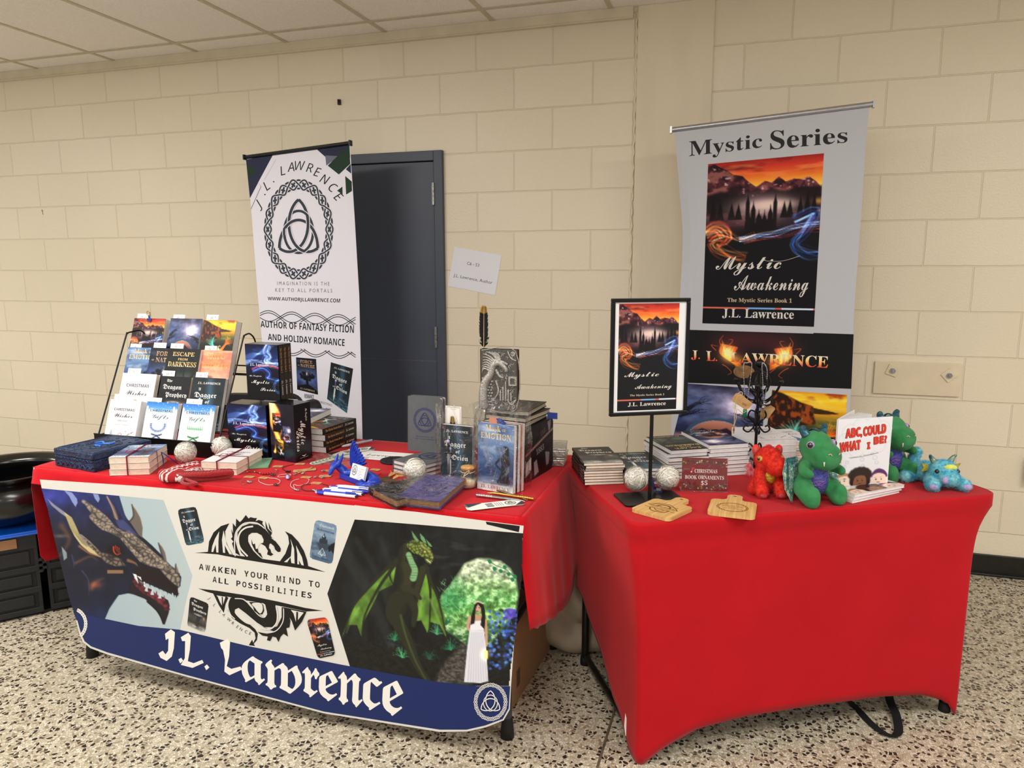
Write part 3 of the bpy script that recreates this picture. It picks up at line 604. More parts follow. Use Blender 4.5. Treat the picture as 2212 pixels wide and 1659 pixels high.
    for i in range(3): p.line('#b8382c', [(900+i*14, 1005+i*10), (905+i*12, 1035), (922+i*6, 1060)], 8, 2, 5, .9)
    p.poly('#1c1018', [(1040, 1180), (1130, 1170), (1240, 1200), (1300, 1260), (1385, 1330), (1390, 1395), (1310, 1345), (1220, 1300), (1130, 1300), (1060, 1260)], 6)
    jaw = [(1030, 1230), (1060, 1280), (1130, 1330), (1180, 1345), (1220, 1390), (1270, 1405), (1310, 1430), (1322, 1470), (1315, 1530), (1285, 1618), (1268, 1618), (1248, 1560), (1200, 1480), (1130, 1420), (1040, 1385), (1000, 1376), (1010, 1290)]
    p.poly('#1a1620', jaw, 5); p.line('#6a2430', [(1060, 1290), (1130, 1360), (1190, 1390), (1240, 1430), (1290, 1470)], 46, 36, 12, .9); p.tex(p.noise(22, 22, 3, 9), .9, np.clip(.5+p.dist([(1060, 1290), (1190, 1390), (1290, 1470)], 60, 50)/10, 0, 1))
    p.line('#0e0c14', [(1150, 1440), (1230, 1520), (1275, 1610)], 16, 8, 6); p.line('#5a1a24', [(1290, 1500), (1318, 1500)], 26, 16, 6, .8)
    for x, y, dx, dy in ((1048, 1222, 14, 84), (1128, 1296, -10, -26), (1080, 1240, 8, 40), (1130, 1262, 6, 44), (1165, 1276, 4, 48), (1200, 1290, 4, 44), (1235, 1300, 6, 52), (1268, 1318, 6, 44), (1300, 1330, 6, 52), (1330, 1345, 6, 46), (1355, 1360, 4, 44), (1378, 1372, -4, 40)):
        p.poly('#1a1420', [(x-17, y-6), (x+17, y+4), (x+dx, y+dy)], 3) if y > 1255 and dy > 0 else p.poly('#e8e8ea', [(x-14, y), (x+16, y+8), (x+dx+18, y+dy)], 3)
    for x, y, h in ((1140, 1345, 40), (1185, 1372, 46), (1215, 1390, 36), (1245, 1400, 40), (1275, 1420, 30), (1110, 1318, 34)): p.poly('#c8ccd4' if h > 38 else '#6a2a34', [(x-14, y+14), (x+14, y+18), (x+6, y-h)], 3)
    p.poly('#8e9eac', [(480, 1010), (520, 1060), (522, 1100), (498, 1120)], 5, .9); return p
@art('cave')
def _(nx=240, ny=204):
    p = Pic(nx, ny, 1280, 1080, '#16181a', 130, 110); N = p.noise(70, 160, 4, 5); p.tex(N, .9); p.mix(np.clip((p.noise(90, 26, 4, 8)-.52)*6, 0, 1)*np.clip(1-np.hypot((p.X-900)/420, (p.Y-340)/180), 0, 1)*.5, '#4a4c4a')
    for q, w in (([(250, 330), (380, 560), (500, 800), (560, 1000)], 80), ([(330, 260), (460, 480), (560, 760)], 40), ([(480, 250), (520, 350), (540, 460)], 30)): p.line('#2c3230', q, w, w*.6, 30, .5)
    op = [(980, 470), (1020, 410), (1100, 375), (1180, 378), (1250, 395), (1310, 440), (1345, 510), (1360, 600), (1345, 700), (1280, 800), (1200, 900), (1100, 980), (1000, 900), (900, 830), (860, 720), (870, 620), (920, 560)]
    O = p.mask(op, 22); p.mix(O, '#5c9a4c'); gr = p.noise(26, 20, 4, 3)
    p.grad([(380, '#e8e8d8'), (480, '#d4e0c4'), (560, '#9ccc88'), (640, '#5cae5c'), (760, '#7ab458'), (860, '#3a6a3c'), (960, '#1c3a26')], mask=O, a=.8); p.tex(gr, .75, O); p.mix(O*np.clip((gr-.55)*6, 0, 1)*.6, '#e8f4d8'); p.mix(O*np.clip(1-np.hypot((p.X-920)/120, (p.Y-620)/170), 0, 1)*.8, '#2f8a50')
    r = np.random.RandomState(3)
    for i in range(120): x, y = r.uniform(860, 1080), r.uniform(520, 820); a = r.uniform(-2.6, -.5); p.line(('#6ad07c', '#2c7a48', '#a8e8a0')[i % 3], [(x, y), (x+40*math.cos(a), y+40*math.sin(a))], 5, 1, 3, .55, n=1)
    for i in range(80): x, y = r.uniform(1160, 1345), r.uniform(600, 800); p.line(('#c8e088', '#6a9a48')[i % 2], [(x, y), (x+r.uniform(-12, 12), y-40)], 4, 1, 3, .5, n=1)
    p.poly('#131413', [(130, 850), (600, 960), (900, 900), (1000, 930), (1100, 960), (1200, 1040), (1400, 1100), (1400, 1190), (130, 1190)], 30, .9); p.poly('#55524c', [(1000, 920), (1080, 940), (1060, 1180), (820, 1180), (880, 1060)], 30, .8); p.tex(p.noise(14, 10, 3, 7), .8, np.clip((p.Y-860)/60, 0, 1))
    for i in range(140):
        cx, cy = ((930, 960), (790, 1020), (620, 1010), (570, 900), (900, 800), (840, 860))[i % 6]; a = r.uniform(-3.1, 0); L = r.uniform(30, 80); p.line(('#2c8a5c', '#1e5a40', '#4aa870')[i % 3], [(cx, cy), (cx+L*.6*math.cos(a), cy+L*math.sin(a)), (cx+L*math.cos(a), cy+L*.7*math.sin(a))], 5, 1, 3, .6)
    for i in range(170): x, y = r.uniform(1165, 1350), r.uniform(700, 1080); p.glow(('#3a64c8', '#6a9ae8', '#2a3c8c', '#1c3428')[i % 4], x+(y-880)*-.05, y, 11, 10, .85, False, 5)
    for i in range(30): p.glow(('#4a3cb8', '#6a5cd8')[i % 2], r.uniform(1270, 1340), r.uniform(700, 760), 11, 10, .85, False, 5)
    p.line('#1c5a3c', [(1165, 385), (1220, 420), (1290, 450), (1340, 500)], 5, 3, 3)
    for x, y in ((1180, 395), (1210, 440), (1250, 455), (1275, 430), (1300, 475), (1325, 510), (1340, 490)): p.poly('#1f7a50', [(x-14, y-6), (x+2, y-14), (x+14, y+4), (x-2, y+14)], 4, 1, True)
    g1, g2, dk = '#5f8a32', '#93b85a', '#26281a'
    for w in ([(585, 385), (500, 470), (390, 590), (320, 660), (270, 770), (232, 880), (275, 800), (330, 800), (355, 870), (372, 780), (440, 650), (470, 585), (560, 540)], [(770, 430), (740, 560), (710, 680), (692, 780), (740, 770), (780, 850), (800, 780), (860, 800), (900, 880), (890, 740), (840, 600), (800, 500)]):
        p.poly(g1, w, 5); p.tex(p.noise(60, 90, 3, 4), .6, p.mask(w, 8))
    for q in ([(590, 380), (480, 480), (370, 600), (300, 700), (240, 880)], [(590, 390), (470, 560), (380, 740), (360, 870)], [(590, 380), (540, 470), (560, 540)], [(770, 420), (800, 520), (850, 640), (905, 880)], [(775, 430), (800, 600), (790, 850)], [(770, 430), (720, 620), (690, 780)]): p.line(dk, q, 26, 5, 5)
    p.line(g2, [(340, 690), (300, 760), (262, 850)], 14, 4, 12, .5); p.line(g2, [(800, 640), (840, 740), (880, 830)], 18, 4, 14, .5); p.line(g2, [(745, 620), (730, 720)], 20, 8, 14, .5)
    p.line('#1f2016', [(690, 290), (640, 330), (640, 420), (650, 520), (620, 620), (590, 700)], 80, 110, 6); p.line('#3a3a24', [(640, 420), (655, 500), (640, 560)], 50, 60, 20, .7)
    p.line('#26281a', [(590, 640), (560, 720), (600, 800), (650, 900), (690, 1000), (740, 1100), (800, 1170)], 110, 26, 6); p.line('#26281a', [(660, 620), (700, 700), (690, 800)], 60, 30, 8); p.line('#4c5a30', [(610, 740), (640, 860), (700, 1020), (770, 1150)], 16, 8, 10, .7)
    p.line('#7fae78', [(660, 350), (680, 400), (700, 450), (690, 500)], 34, 44, 8); 
    for i in range(9): p.line('#2f5a3c', [(640+i*4, 362+i*17), (715, 358+i*18)], 3, 3, 3, .6, n=1)
    p.line('#2e2f1e', [(640, 560), (700, 590), (735, 630)], 40, 22, 5); p.line('#2e2f1e', [(750, 440), (720, 540), (700, 600)], 40, 26, 6)
    hd = [(640, 290), (680, 255), (730, 262), (770, 280), (800, 310), (818, 350), (820, 385), (800, 412), (775, 402), (760, 372), (720, 350), (690, 340)]; p.poly('#55602c', hd, 5); p.tex(p.cells(20, 4), .5, p.mask(hd, 6)); p.line('#a8b45c', [(740, 290), (790, 330), (812, 370)], 12, 6, 8, .7)
    p.line('#dcd8a8', [(776, 382), (800, 400)], 6, 6, 3); p.line('#20200e', [(765, 362), (815, 388)], 5, 4, 3); p.glow('#f0d060', 764, 330, 7, 6, .95, False, 4)
    for h in ([(678, 195), (700, 225), (728, 262), (712, 268), (690, 240)], [(732, 212), (760, 240), (776, 280), (756, 272), (738, 250)], [(770, 250), (800, 280), (812, 300), (790, 295)]): p.poly('#6a9a64', h, 4)
    for i in range(9): p.poly('#30341e', [(650-i*2, 280+i*16), (622-i*2, 276+i*17), (648-i*2, 300+i*16)], 4)
    p.poly('#5a3c34', [(1075, 740), (1050, 745), (1034, 800), (1040, 836), (1130, 860), (1160, 850), (1160, 830), (1076, 820)], 4); p.line('#c89c84', [(1052, 750), (1040, 820), (1085, 838), (1155, 852)], 22, 14, 4); p.line('#c89c84', [(1150, 770), (1156, 840), (1158, 930)], 20, 14, 4)
    p.poly('#e8e8f0', [(1058, 775), (1100, 768), (1140, 775), (1142, 835), (1052, 835)], 4); p.poly('#dfe0ea', [(1050, 835), (1142, 835), (1156, 950), (1170, 1160), (1120, 1172), (1015, 1165), (1034, 960)], 5)
    for i in range(8): p.line('#a8aab8', [(1062+i*10, 850), (1040+i*17, 1160)], 4, 7, 5, .5, n=1)
    p.poly('#c09880', [(1080, 735), (1125, 735), (1138, 772), (1062, 776)], 4); p.glow('#d0a48c', 1104, 695, 20, 30, 1, False, 5)
    p.poly('#17110f', [(1080, 680), (1088, 655), (1110, 645), (1135, 660), (1148, 700), (1152, 760), (1146, 830), (1120, 800), (1128, 740), (1122, 690), (1105, 668), (1090, 690), (1086, 740), (1082, 790), (1056, 800), (1062, 740)], 4); p.line('#d8d0b0', [(1082, 660), (1105, 650), (1136, 662)], 12, 10, 5, .9)
    p.line('#401818', [(1096, 712), (1106, 713)], 4, 4, 2); p.line('#201410', [(1090, 688), (1096, 688)], 4, 4, 2); p.line('#201410', [(1108, 688), (1116, 689)], 4, 4, 2)
    p.poly('#d8c060', [(1144, 965), (1166, 965), (1166, 1015), (1144, 1015)], 3); p.glow('#ffe890', 1155, 990, 26, 30, .6); p.grad([(1100, '#0c1a4c'), (1180, '#0c1a4c')], mask=np.clip((p.Y-1100-(p.X-130)*.06)/200, 0, 1)*0)
    return p
@art('wings')
def _(nx=290, ny=94):
    """fire wings behind the name: 1800 x 580 units"""
    p = Pic(nx, ny, 1790, 590, '#131316', 340, 60); p.glow('#4a0e12', 1060, 150, 330, 130, .55)
    for sg, cx in ((1, 760), (-1, 1400)):
        X = lambda dx: cx+sg*dx
        p.glow('#5a1a10', X(0), 300, 180, 180, .5)
        for i in range(16):
            t = i/15; p.line(('#ff6a1e', '#ffa838', '#e8421c')[i % 3], [(X(-60+t*170), 230+t*30), (X(-70+t*120), 330+t*60), (X(20+t*60), 400+t*50), (X(160), 440+t*70)], 26, 4, 10, .6)
        for i in range(9): p.line(('#ff7a24', '#ffd060')[i % 2], [(X(40), 380), (X(-30), 290), (X(-60+i*8), 160+i*14)], 16, 2, 8, .6)
        p.glow('#fff4b0', X(10), 320, 62, 70, .8); p.glow('#ffb038', X(80), 400, 110, 60, .6)
        for q in ([(X(-60), 250), (X(-80), 180), (X(-40), 115)], [(X(0), 260), (X(50), 200), (X(60), 165), (X(20), 160)], [(X(-120), 300), (X(-170), 240), (X(-100), 250)], [(X(-40), 470), (X(10), 500), (X(60), 560), (X(20), 590)], [(X(100), 480), (X(160), 540)]): p.line('#d8643a', q, 10, 4, 5, .8)
    return p

# ================================================================ THE ROOM
def wall_material():
    mt = bpy.data.materials.new('painted_block'); mt.use_nodes = True; N = mt.node_tree.nodes; L = mt.node_tree.links; b = N['Principled BSDF']
    uv = N.new('ShaderNodeUVMap'); uv.uv_map = 'block'; tc = N.new('ShaderNodeTexCoord')
    wob = N.new('ShaderNodeTexNoise'); wob.inputs['Scale'].default_value = 9.0; L.new(tc.outputs['Object'], wob.inputs['Vector'])
    ma = N.new('ShaderNodeVectorMath'); ma.operation = 'MULTIPLY_ADD'; ma.inputs[1].default_value = (0.006, 0.006, 0); L.new(wob.outputs['Color'], ma.inputs[0]); L.new(uv.outputs[0], ma.inputs[2])
    br = N.new('ShaderNodeTexBrick'); br.offset = 0.5; br.offset_frequency = 2; br.squash = 1.0
    for k, v in (('Scale', 1.0), ('Mortar Size', 0.0042), ('Mortar Smooth', 0.5), ('Brick Width', 0.4064), ('Row Height', 0.2032)): br.inputs[k].default_value = v
    br.inputs['Color1'].default_value = (*lin('#e6dbc3'), 1); br.inputs['Color2'].default_value = (*lin('#e2d7be'), 1); br.inputs['Mortar'].default_value = (*lin('#ddd1b6'), 1)
    L.new(ma.outputs[0], br.inputs['Vector'])
    n2 = N.new('ShaderNodeTexNoise'); n2.inputs['Scale'].default_value = 1.6; n2.inputs['Detail'].default_value = 5; L.new(tc.outputs['Object'], n2.inputs['Vector'])
    rp = N.new('ShaderNodeMapRange'); rp.inputs[3].default_value = 0.95; rp.inputs[4].default_value = 1.05; L.new(n2.outputs['Fac'], rp.inputs[0])
    mu = N.new('ShaderNodeVectorMath'); mu.operation = 'SCALE'; L.new(br.outputs['Color'], mu.inputs[0]); L.new(rp.outputs[0], mu.inputs['Scale']); L.new(mu.outputs[0], b.inputs['Base Color'])
    fine = N.new('ShaderNodeTexNoise'); fine.inputs['Scale'].default_value = 110; fine.inputs['Detail'].default_value = 3; L.new(tc.outputs['Object'], fine.inputs['Vector'])
    b1 = N.new('ShaderNodeBump'); b1.inputs['Strength'].default_value = 0.16; b1.inputs['Distance'].default_value = 0.01; L.new(fine.outputs['Fac'], b1.inputs['Height'])
    inv = N.new('ShaderNodeMath'); inv.operation = 'SUBTRACT'; inv.inputs[0].default_value = 1.0; L.new(br.outputs['Fac'], inv.inputs[1])
    b2 = N.new('ShaderNodeBump'); b2.inputs['Strength'].default_value = 0.6; b2.inputs['Distance'].default_value = 0.005; L.new(inv.outputs[0], b2.inputs['Height']); L.new(b1.outputs[0], b2.inputs['Normal'])
    L.new(b2.outputs[0], b.inputs['Normal']); b.inputs['Roughness'].default_value = 0.36; b.inputs['Specular IOR Level'].default_value = 0.4
    MATS['painted_block'] = mt
def floor_material():
    mt = bpy.data.materials.new('terrazzo'); mt.use_nodes = True; N = mt.node_tree.nodes; L = mt.node_tree.links; b = N['Principled BSDF']
    tc = N.new('ShaderNodeTexCoord'); wob = N.new('ShaderNodeTexNoise'); wob.inputs['Scale'].default_value = 45; L.new(tc.outputs['Object'], wob.inputs['Vector'])
    ma = N.new('ShaderNodeVectorMath'); ma.operation = 'MULTIPLY_ADD'; ma.inputs[1].default_value = (0.012,)*3; L.new(wob.outputs['Color'], ma.inputs[0]); L.new(tc.outputs['Object'], ma.inputs[2])
    def vor(scale, feat='F1'):
        v = N.new('ShaderNodeTexVoronoi'); v.feature = feat; v.inputs['Scale'].default_value = scale; v.voronoi_dimensions = '2D'; L.new(ma.outputs[0], v.inputs['Vector']); return v
    big, bige, sm, sme = vor(74), vor(74, 'DISTANCE_TO_EDGE'), vor(125), vor(125, 'DISTANCE_TO_EDGE')
    def ramp(src, stops):
        r = N.new('ShaderNodeValToRGB'); e = r.color_ramp.elements; r.color_ramp.interpolation = 'CONSTANT'
        e[0].position, e[0].color = stops[0][0], (*lin(stops[0][1]), 1); e[1].position, e[1].color = stops[1][0], (*lin(stops[1][1]), 1)
        for p, c in stops[2:]: k = e.new(p); k.color = (*lin(c), 1)
        L.new(src, r.inputs[0]); return r.outputs[0]
    def sep(v, ch): s = N.new('ShaderNodeSeparateColor'); L.new(v.outputs['Color'], s.inputs[0]); return s.outputs[ch]
    def math1(op, a, bb): m_ = N.new('ShaderNodeMath'); m_.operation = op; L.new(a, m_.inputs[0]); m_.inputs[1].default_value = bb; return m_.outputs[0]
    light = ramp(sep(sm, 0), [(0, '#b9af9a'), (0.3, '#c8bea9'), (0.55, '#aca18a'), (0.72, '#d4ccb9'), (0.9, '#8f826c')])
    g = math1('LESS_THAN', sme.outputs['Distance'], 0.055)
    m1 = N.new('ShaderNodeMix'); m1.data_type = 'RGBA'; L.new(g, m1.inputs[0]); L.new(light, m1.inputs[6]); m1.inputs[7].default_value = (*lin('#80745f'), 1)
    dark = ramp(sep(big, 1), [(0, '#2c2621'), (0.4, '#3b322b'), (0.7, '#57483c')])
    pick = math1('LESS_THAN', sep(big, 0), 0.3); inside = math1('GREATER_THAN', bige.outputs['Distance'], 0.14); both = N.new('ShaderNodeMath'); both.operation = 'MULTIPLY'; L.new(pick, both.inputs[0]); L.new(inside, both.inputs[1])
    m2 = N.new('ShaderNodeMix'); m2.data_type = 'RGBA'; L.new(both.outputs[0], m2.inputs[0]); L.new(m1.outputs[2], m2.inputs[6]); L.new(dark, m2.inputs[7])
    L.new(m2.outputs[2], b.inputs['Base Color']); b.inputs['Roughness'].default_value = 0.34; b.inputs['Specular IOR Level'].default_value = 0.35
    MATS['terrazzo'] = mt
wall_material(); floor_material()
mat('pilaster_paint', '#e0d5bb', 0.5, noise=0.04, nscale=6, bump=0.12, bscale=60, stretch=(1, 1, 0.25)); mat('trim_paint', '#d6cbb0', 0.45, noise=0.05, nscale=8, bump=0.05, bscale=50)
mat('ceiling_tile', '#f4efe8', 0.95, noise=0.06, nscale=170, bump=0.25, bscale=260, spec=0.1); mat('grid_paint', '#c6bca4', 0.5, noise=0.05, nscale=20)
mat('base_black', '#16150f', 0.35, noise=0.3, nscale=30, bump=0.05); mat('door_paint', '#424855', 0.45, noise=0.08, nscale=2.5, bump=0.03, bscale=200, stretch=(1, 1, 0.4)); mat('steel', '#9a9a98', 0.35, 0.9, noise=0.2, nscale=60)
mat('strip_metal', '#8a8068', 0.4, 0.6, noise=0.2, nscale=30)
RX0, RX1, RY0, CZ = -5.4, 5.4, -6.3, 2.645
DX0, DX1, DZ = -1.20, -0.191, 2.03
def wall_back():
    mb = MB(); UV = []
    def q(x0, x1, z0, z1, du, dv):
        mb.add([(x0, 0, z0), (x1, 0, z0), (x1, 0, z1), (x0, 0, z1)], [(0, 1, 2, 3)], 'painted_block'); UV.extend([(x+du, z+0.0198-dv) for x, z in ((x0, z0), (x1, z0), (x1, z1), (x0, z1))])
        k = int(0)
    a = 3.0029+0.4064*9; c = 0.2032+0.4064*20; d = -1.9283-0.2032+0.4064*12
    q(RX0, DX0, 0, CZ, a, 0); q(DX0, -0.55, DZ, CZ, a, 0); q(-0.55, DX1, DZ, CZ, c, 0); q(DX1, 0.82, 0, CZ, c, 0); q(0.82, RX1, 0, CZ, d, 0.0207)
    for x0, x1, z0, z1 in ((RX0, RX1, 0, CZ),): mb.add([(x0, .1, z0), (x1, .1, z0), (x1, .1, z1), (x0, .1, z1)], [(3, 2, 1, 0)], 'painted_block'); UV.extend([(x, z) for x, z in ((x0, z0), (x1, z0), (x1, z1), (x0, z1))])
    o = mb.build('wall_back'); ul = o.data.uv_layers.new(name='block')
    for p in o.data.polygons:
        for li, vi in zip(p.loop_indices, p.vertices): ul.data[li].uv = UV[vi]
    struct(o)
wall_back()
struct(one('floor', lambda m: m.box(RX0, RX1, RY0, 0.1, -0.05, 0, 'terrazzo')))
struct(one('ceiling', lambda m: m.box(RX0, RX1, RY0, 0.1, CZ, CZ+0.05, 'ceiling_tile')))
def ceiling_grid(m):
    x = 0.111-0.6*11
    while x < RX1: m.box(x-0.012, x+0.012, RY0, 0, CZ-0.004, CZ, 'grid_paint'); x += 0.5985
    y = -0.195
    while y > RY0: m.box(RX0, RX1, y-0.012, y+0.012, CZ-0.0046, CZ-0.0002, 'grid_paint'); y -= 1.22
struct(one('trim_1', ceiling_grid))
struct(one('trim_2', lambda m: (m.box(RX0, 0.80, -0.022, 0, CZ-0.052, CZ-0.0001, 'trim_paint'), m.box(RX0, 0.80, -0.028, 0, CZ-0.056, CZ-0.05, 'trim_paint')), bevel=0.002))
def pilaster(m):
    m.box(0.823, 1.176, -0.012, 0, 0, CZ-0.0001, 'pilaster_paint')
struct(one('trim_3', pilaster, bevel=0.003))
def caulk(m):
    r = np.random.RandomState(2)
    for x0 in (0.818, 1.179):
        k = 220; z = np.linspace(0.02, CZ-0.03, k); m.tube(np.c_[x0+0.004*np.cumsum(r.randn(k))*0.12+0.003*np.sin(z*90), np.full(k, -0.003)-0.003*r.rand(k), z], 0.004+0.0035*r.rand(k), 'pilaster_paint', n=6)
struct(one('trim_4', caulk))
struct(one('baseboard_back', lambda m: (m.box(RX0, DX0-0.001, -0.012, 0, 0, 0.098, 'base_black'), m.box(DX1+0.001, 0.822, -0.012, 0, 0, 0.098, 'base_black'), m.box(1.178, RX1, -0.012, 0, 0, 0.098, 'base_black'),
    m.box(RX0, DX0-0.001, -0.03, 0, 0, 0.012, 'base_black'), m.box(1.178, RX1, -0.03, 0, 0, 0.012, 'base_black')), bevel=0.003))
# door
def door_frame(m):
    m.box(DX0, DX0+0.052, -0.024, 0.06, 0, DZ, 'door_paint'); m.box(DX1-0.05, DX1, -0.024, 0.06, 0, DZ, 'door_paint'); m.box(DX0+0.052, DX1-0.05, -0.024, 0.06, DZ-0.052, DZ, 'door_paint')
door = struct(one('door_1', lambda m: m.box(DX0+0.055, DX1-0.054, -0.012, 0.03, 0.008, DZ-0.056, 'door_paint'), bevel=0.002))
one('door_frame', door_frame, door, 0.003)
one('door_seam', lambda m: m.box(DX0+0.06, DX1-0.058, -0.0128, -0.012, 0.901, 0.903, 'steel'), door)
def hinge(zc):
    def f(m):
        for i in range(5): m.tube([(DX1-0.052, -0.027, zc-0.057+0.0235*i), (DX1-0.052, -0.027, zc-0.036+0.0235*i)], 0.0075, 'steel', n=12)
        m.box(DX1-0.062, DX1-0.045, -0.0245, -0.0125, zc-0.055, zc+0.055, 'steel')
    return f
for zc in (1.805, 1.037, 0.27): one('hinge', hinge(zc), door)
# plate bolted on the wall, marks
mat('plate_paint', '#dccfb2', 0.45, noise=0.04, nscale=10, bump=0.06, bscale=40)
t = thing('cover_plate', 'cream painted rectangular plate bolted to the block wall by two square washers', 'plate', (2.142, 0, 0.908))
def pl(m):
    m.box(-0.18, 0.178, -0.013, 0, -0.076, 0.075, 'plate_paint')
one('plate', pl, t, 0.002)
for x, z, a in ((-0.105, 0.035, .35), (0.128, 0.022, .85)):
    mb = MB(tr(x, -0.013, z) @ roty(a)); mb.box(-0.024, 0.024, -0.006, 0, -0.024, 0.024, 'plate_paint'); w = mb.build('washer', t, 0.001)
    mb = MB(tr(x, -0.019, z)); mb.tube([(0, 0, 0), (0, -0.010, 0)], 0.012, 'steel', n=6); mb.tube([(0, -0.01, 0), (0, -0.016, 0)], 0.006, 'steel', n=10); mb.build('bolt', w)
mat('mark_black', '#1a1a1a', 0.6, noise=0.1)
tag(one('wall_hook', lambda m: (m.box(-0.008, 0.008, -0.012, 0, -0.014, 0.014, 'mark_black'), m.tube([(0, -0.012, 0.004), (0, -0.02, 0.0), (0, -0.02, 0.012)], 0.003, 'mark_black')), bevel=0.001), 'tiny black hook on the wall high above the white roller banner', 'hook', loc=(-0.799, 0, 2.312))
def scuff(m):
    for q in ([(0, 0, .012), (.008, 0, .004), (.004, 0, -.006), (.006, 0, -.02)], [(-.004, 0, .008), (.002, 0, .0)]): m.tube([(a, -0.0006, c) for a, b, c in q], 0.0014, 'mark_black', n=4)
o = one('trim_5', scuff); o.location = (-2.997, 0, 1.778); struct(o)
# outlet box at the picture's right edge
mat('box_metal', '#a3a3a0', 0.4, 0.7, noise=0.1)
t = thing('outlet_box', 'grey metal electrical box on the wall beyond the right table', 'outlet', (2.655, 0, 0.52))
one('box', lambda m: m.box(-0.045, 0.045, -0.045, 0, -0.06, 0.06, 'box_metal'), t, 0.006); one('cover', lambda m: m.box(-0.038, 0.038, -0.049, -0.045, -0.052, 0.052, 'box_metal'), t, 0.002)
# booth card taped on the wall
def card(m):
    c = [np.array(q) for q in ((-0.136, 1.527), (0.131, 1.48), (0.094, 1.27), (-0.177, 1.317))]; O = c[0]
    ex = (c[1]-c[0]); W_ = np.linalg.norm(ex); ex /= W_; ey = c[3]-c[0]; H_ = np.linalg.norm(ey); ey /= H_
    m.add([(q[0], y, q[1]) for y in (-0.002, -0.0008) for q in c], [(0, 1, 2, 3), (7, 6, 5, 4), (0, 4, 5, 1), (1, 5, 6, 2), (2, 6, 7, 3), (3, 7, 4, 0)], 'print_matte', '#e4e6ec')
    f = Face(m, lambda u, v, off: np.stack([O[0]+u*ex[0]+v*ey[0], np.full(len(u), -0.002)-off, O[1]+u*ex[1]+v*ey[1]], 1), 'print_matte')
    f.text('C6 - 53', W_*.45, H_*.38, h=0.0165, col='#3a3c42'); f.text('J.L. Lawrence, Author', W_*.5, H_*.74, h=0.0165, w=W_*.83, col='#3a3c42')
tag(one('booth_card', card), 'tilted white paper card reading C6 - 53 taped to the wall beside the door', 'sign')
struct(one('trim_6', lambda m: m.tube([at(1290, 1659, 0)*[1, 1, 0]+[0, 0, .0005], at(1338, 1500, 0)*[1, 1, 0]+[0, 0, .0005]], 0.004, 'strip_metal', n=6, sy=0.3)))

# ================================================================ KNOT EMBLEM (ring of braid with a three-cornered knot)
def emblem(f, cx, cy, rx, ry, col, bg, w=1.0, rot=0.0, skew=0.0):
    T = lambda P: np.c_[cx+P[:, 0]*rx*math.cos(rot)-P[:, 1]*ry*math.sin(rot), cy+P[:, 0]*rx*math.sin(rot)+P[:, 1]*ry*math.cos(rot)+skew*P[:, 0]*rx]
    th = np.linspace(0, 2*PI, 289)[:-1]; s_ = (rx+ry)/2*w
    for ph in (0, PI):
        r = 0.9+0.085*np.sin(9*th+ph); P = T(np.c_[r*np.cos(th), r*np.sin(th)]); f.line(P, 0.052*s_, col, closed=True)
    for ph in (0.5*PI, 1.5*PI):
        r = 0.9+0.1*np.sign(np.sin(9*th+ph))*np.abs(np.sin(9*th+ph))**1.4; P = T(np.c_[r*np.cos(th), r*np.sin(th)]); f.line(P, 0.075*s_, bg, closed=True); f.line(P, 0.045*s_, col, closed=True)
    R = 0.5
    R = 0.56; A_ = lambda k, t: (lambda a0: T(np.c_[-R*.577*math.cos(a0)+R*np.cos(a0+t), .05-R*.577*math.sin(a0)+R*np.sin(a0+t)]))(-PI/2+k*2*PI/3)
    t = np.linspace(0, 2*PI, 73)[:-1]; C_ = T(np.c_[.42*np.cos(t), .05+.42*np.sin(t)]); f.line(C_, .07*s_, col, closed=True)
    for k in range(3): t = np.linspace(-PI/2, PI/2, 30); f.line(A_(k, t)[1:-1], .12*s_, bg); f.line(A_(k, t), .08*s_, col)
    for k in range(3):
        t = np.linspace(-.72, -.28, 8); f.line(A_(k, t), .12*s_, bg); f.line(A_(k, np.linspace(-.85, -.15, 10)), .08*s_, col)
        t = np.linspace(.0, .34, 8)-PI/2+.35+k*2*PI/3; Q = T(np.c_[.42*np.cos(t), .05+.42*np.sin(t)]); f.line(Q, .11*s_, bg); f.line(Q, .07*s_, col)

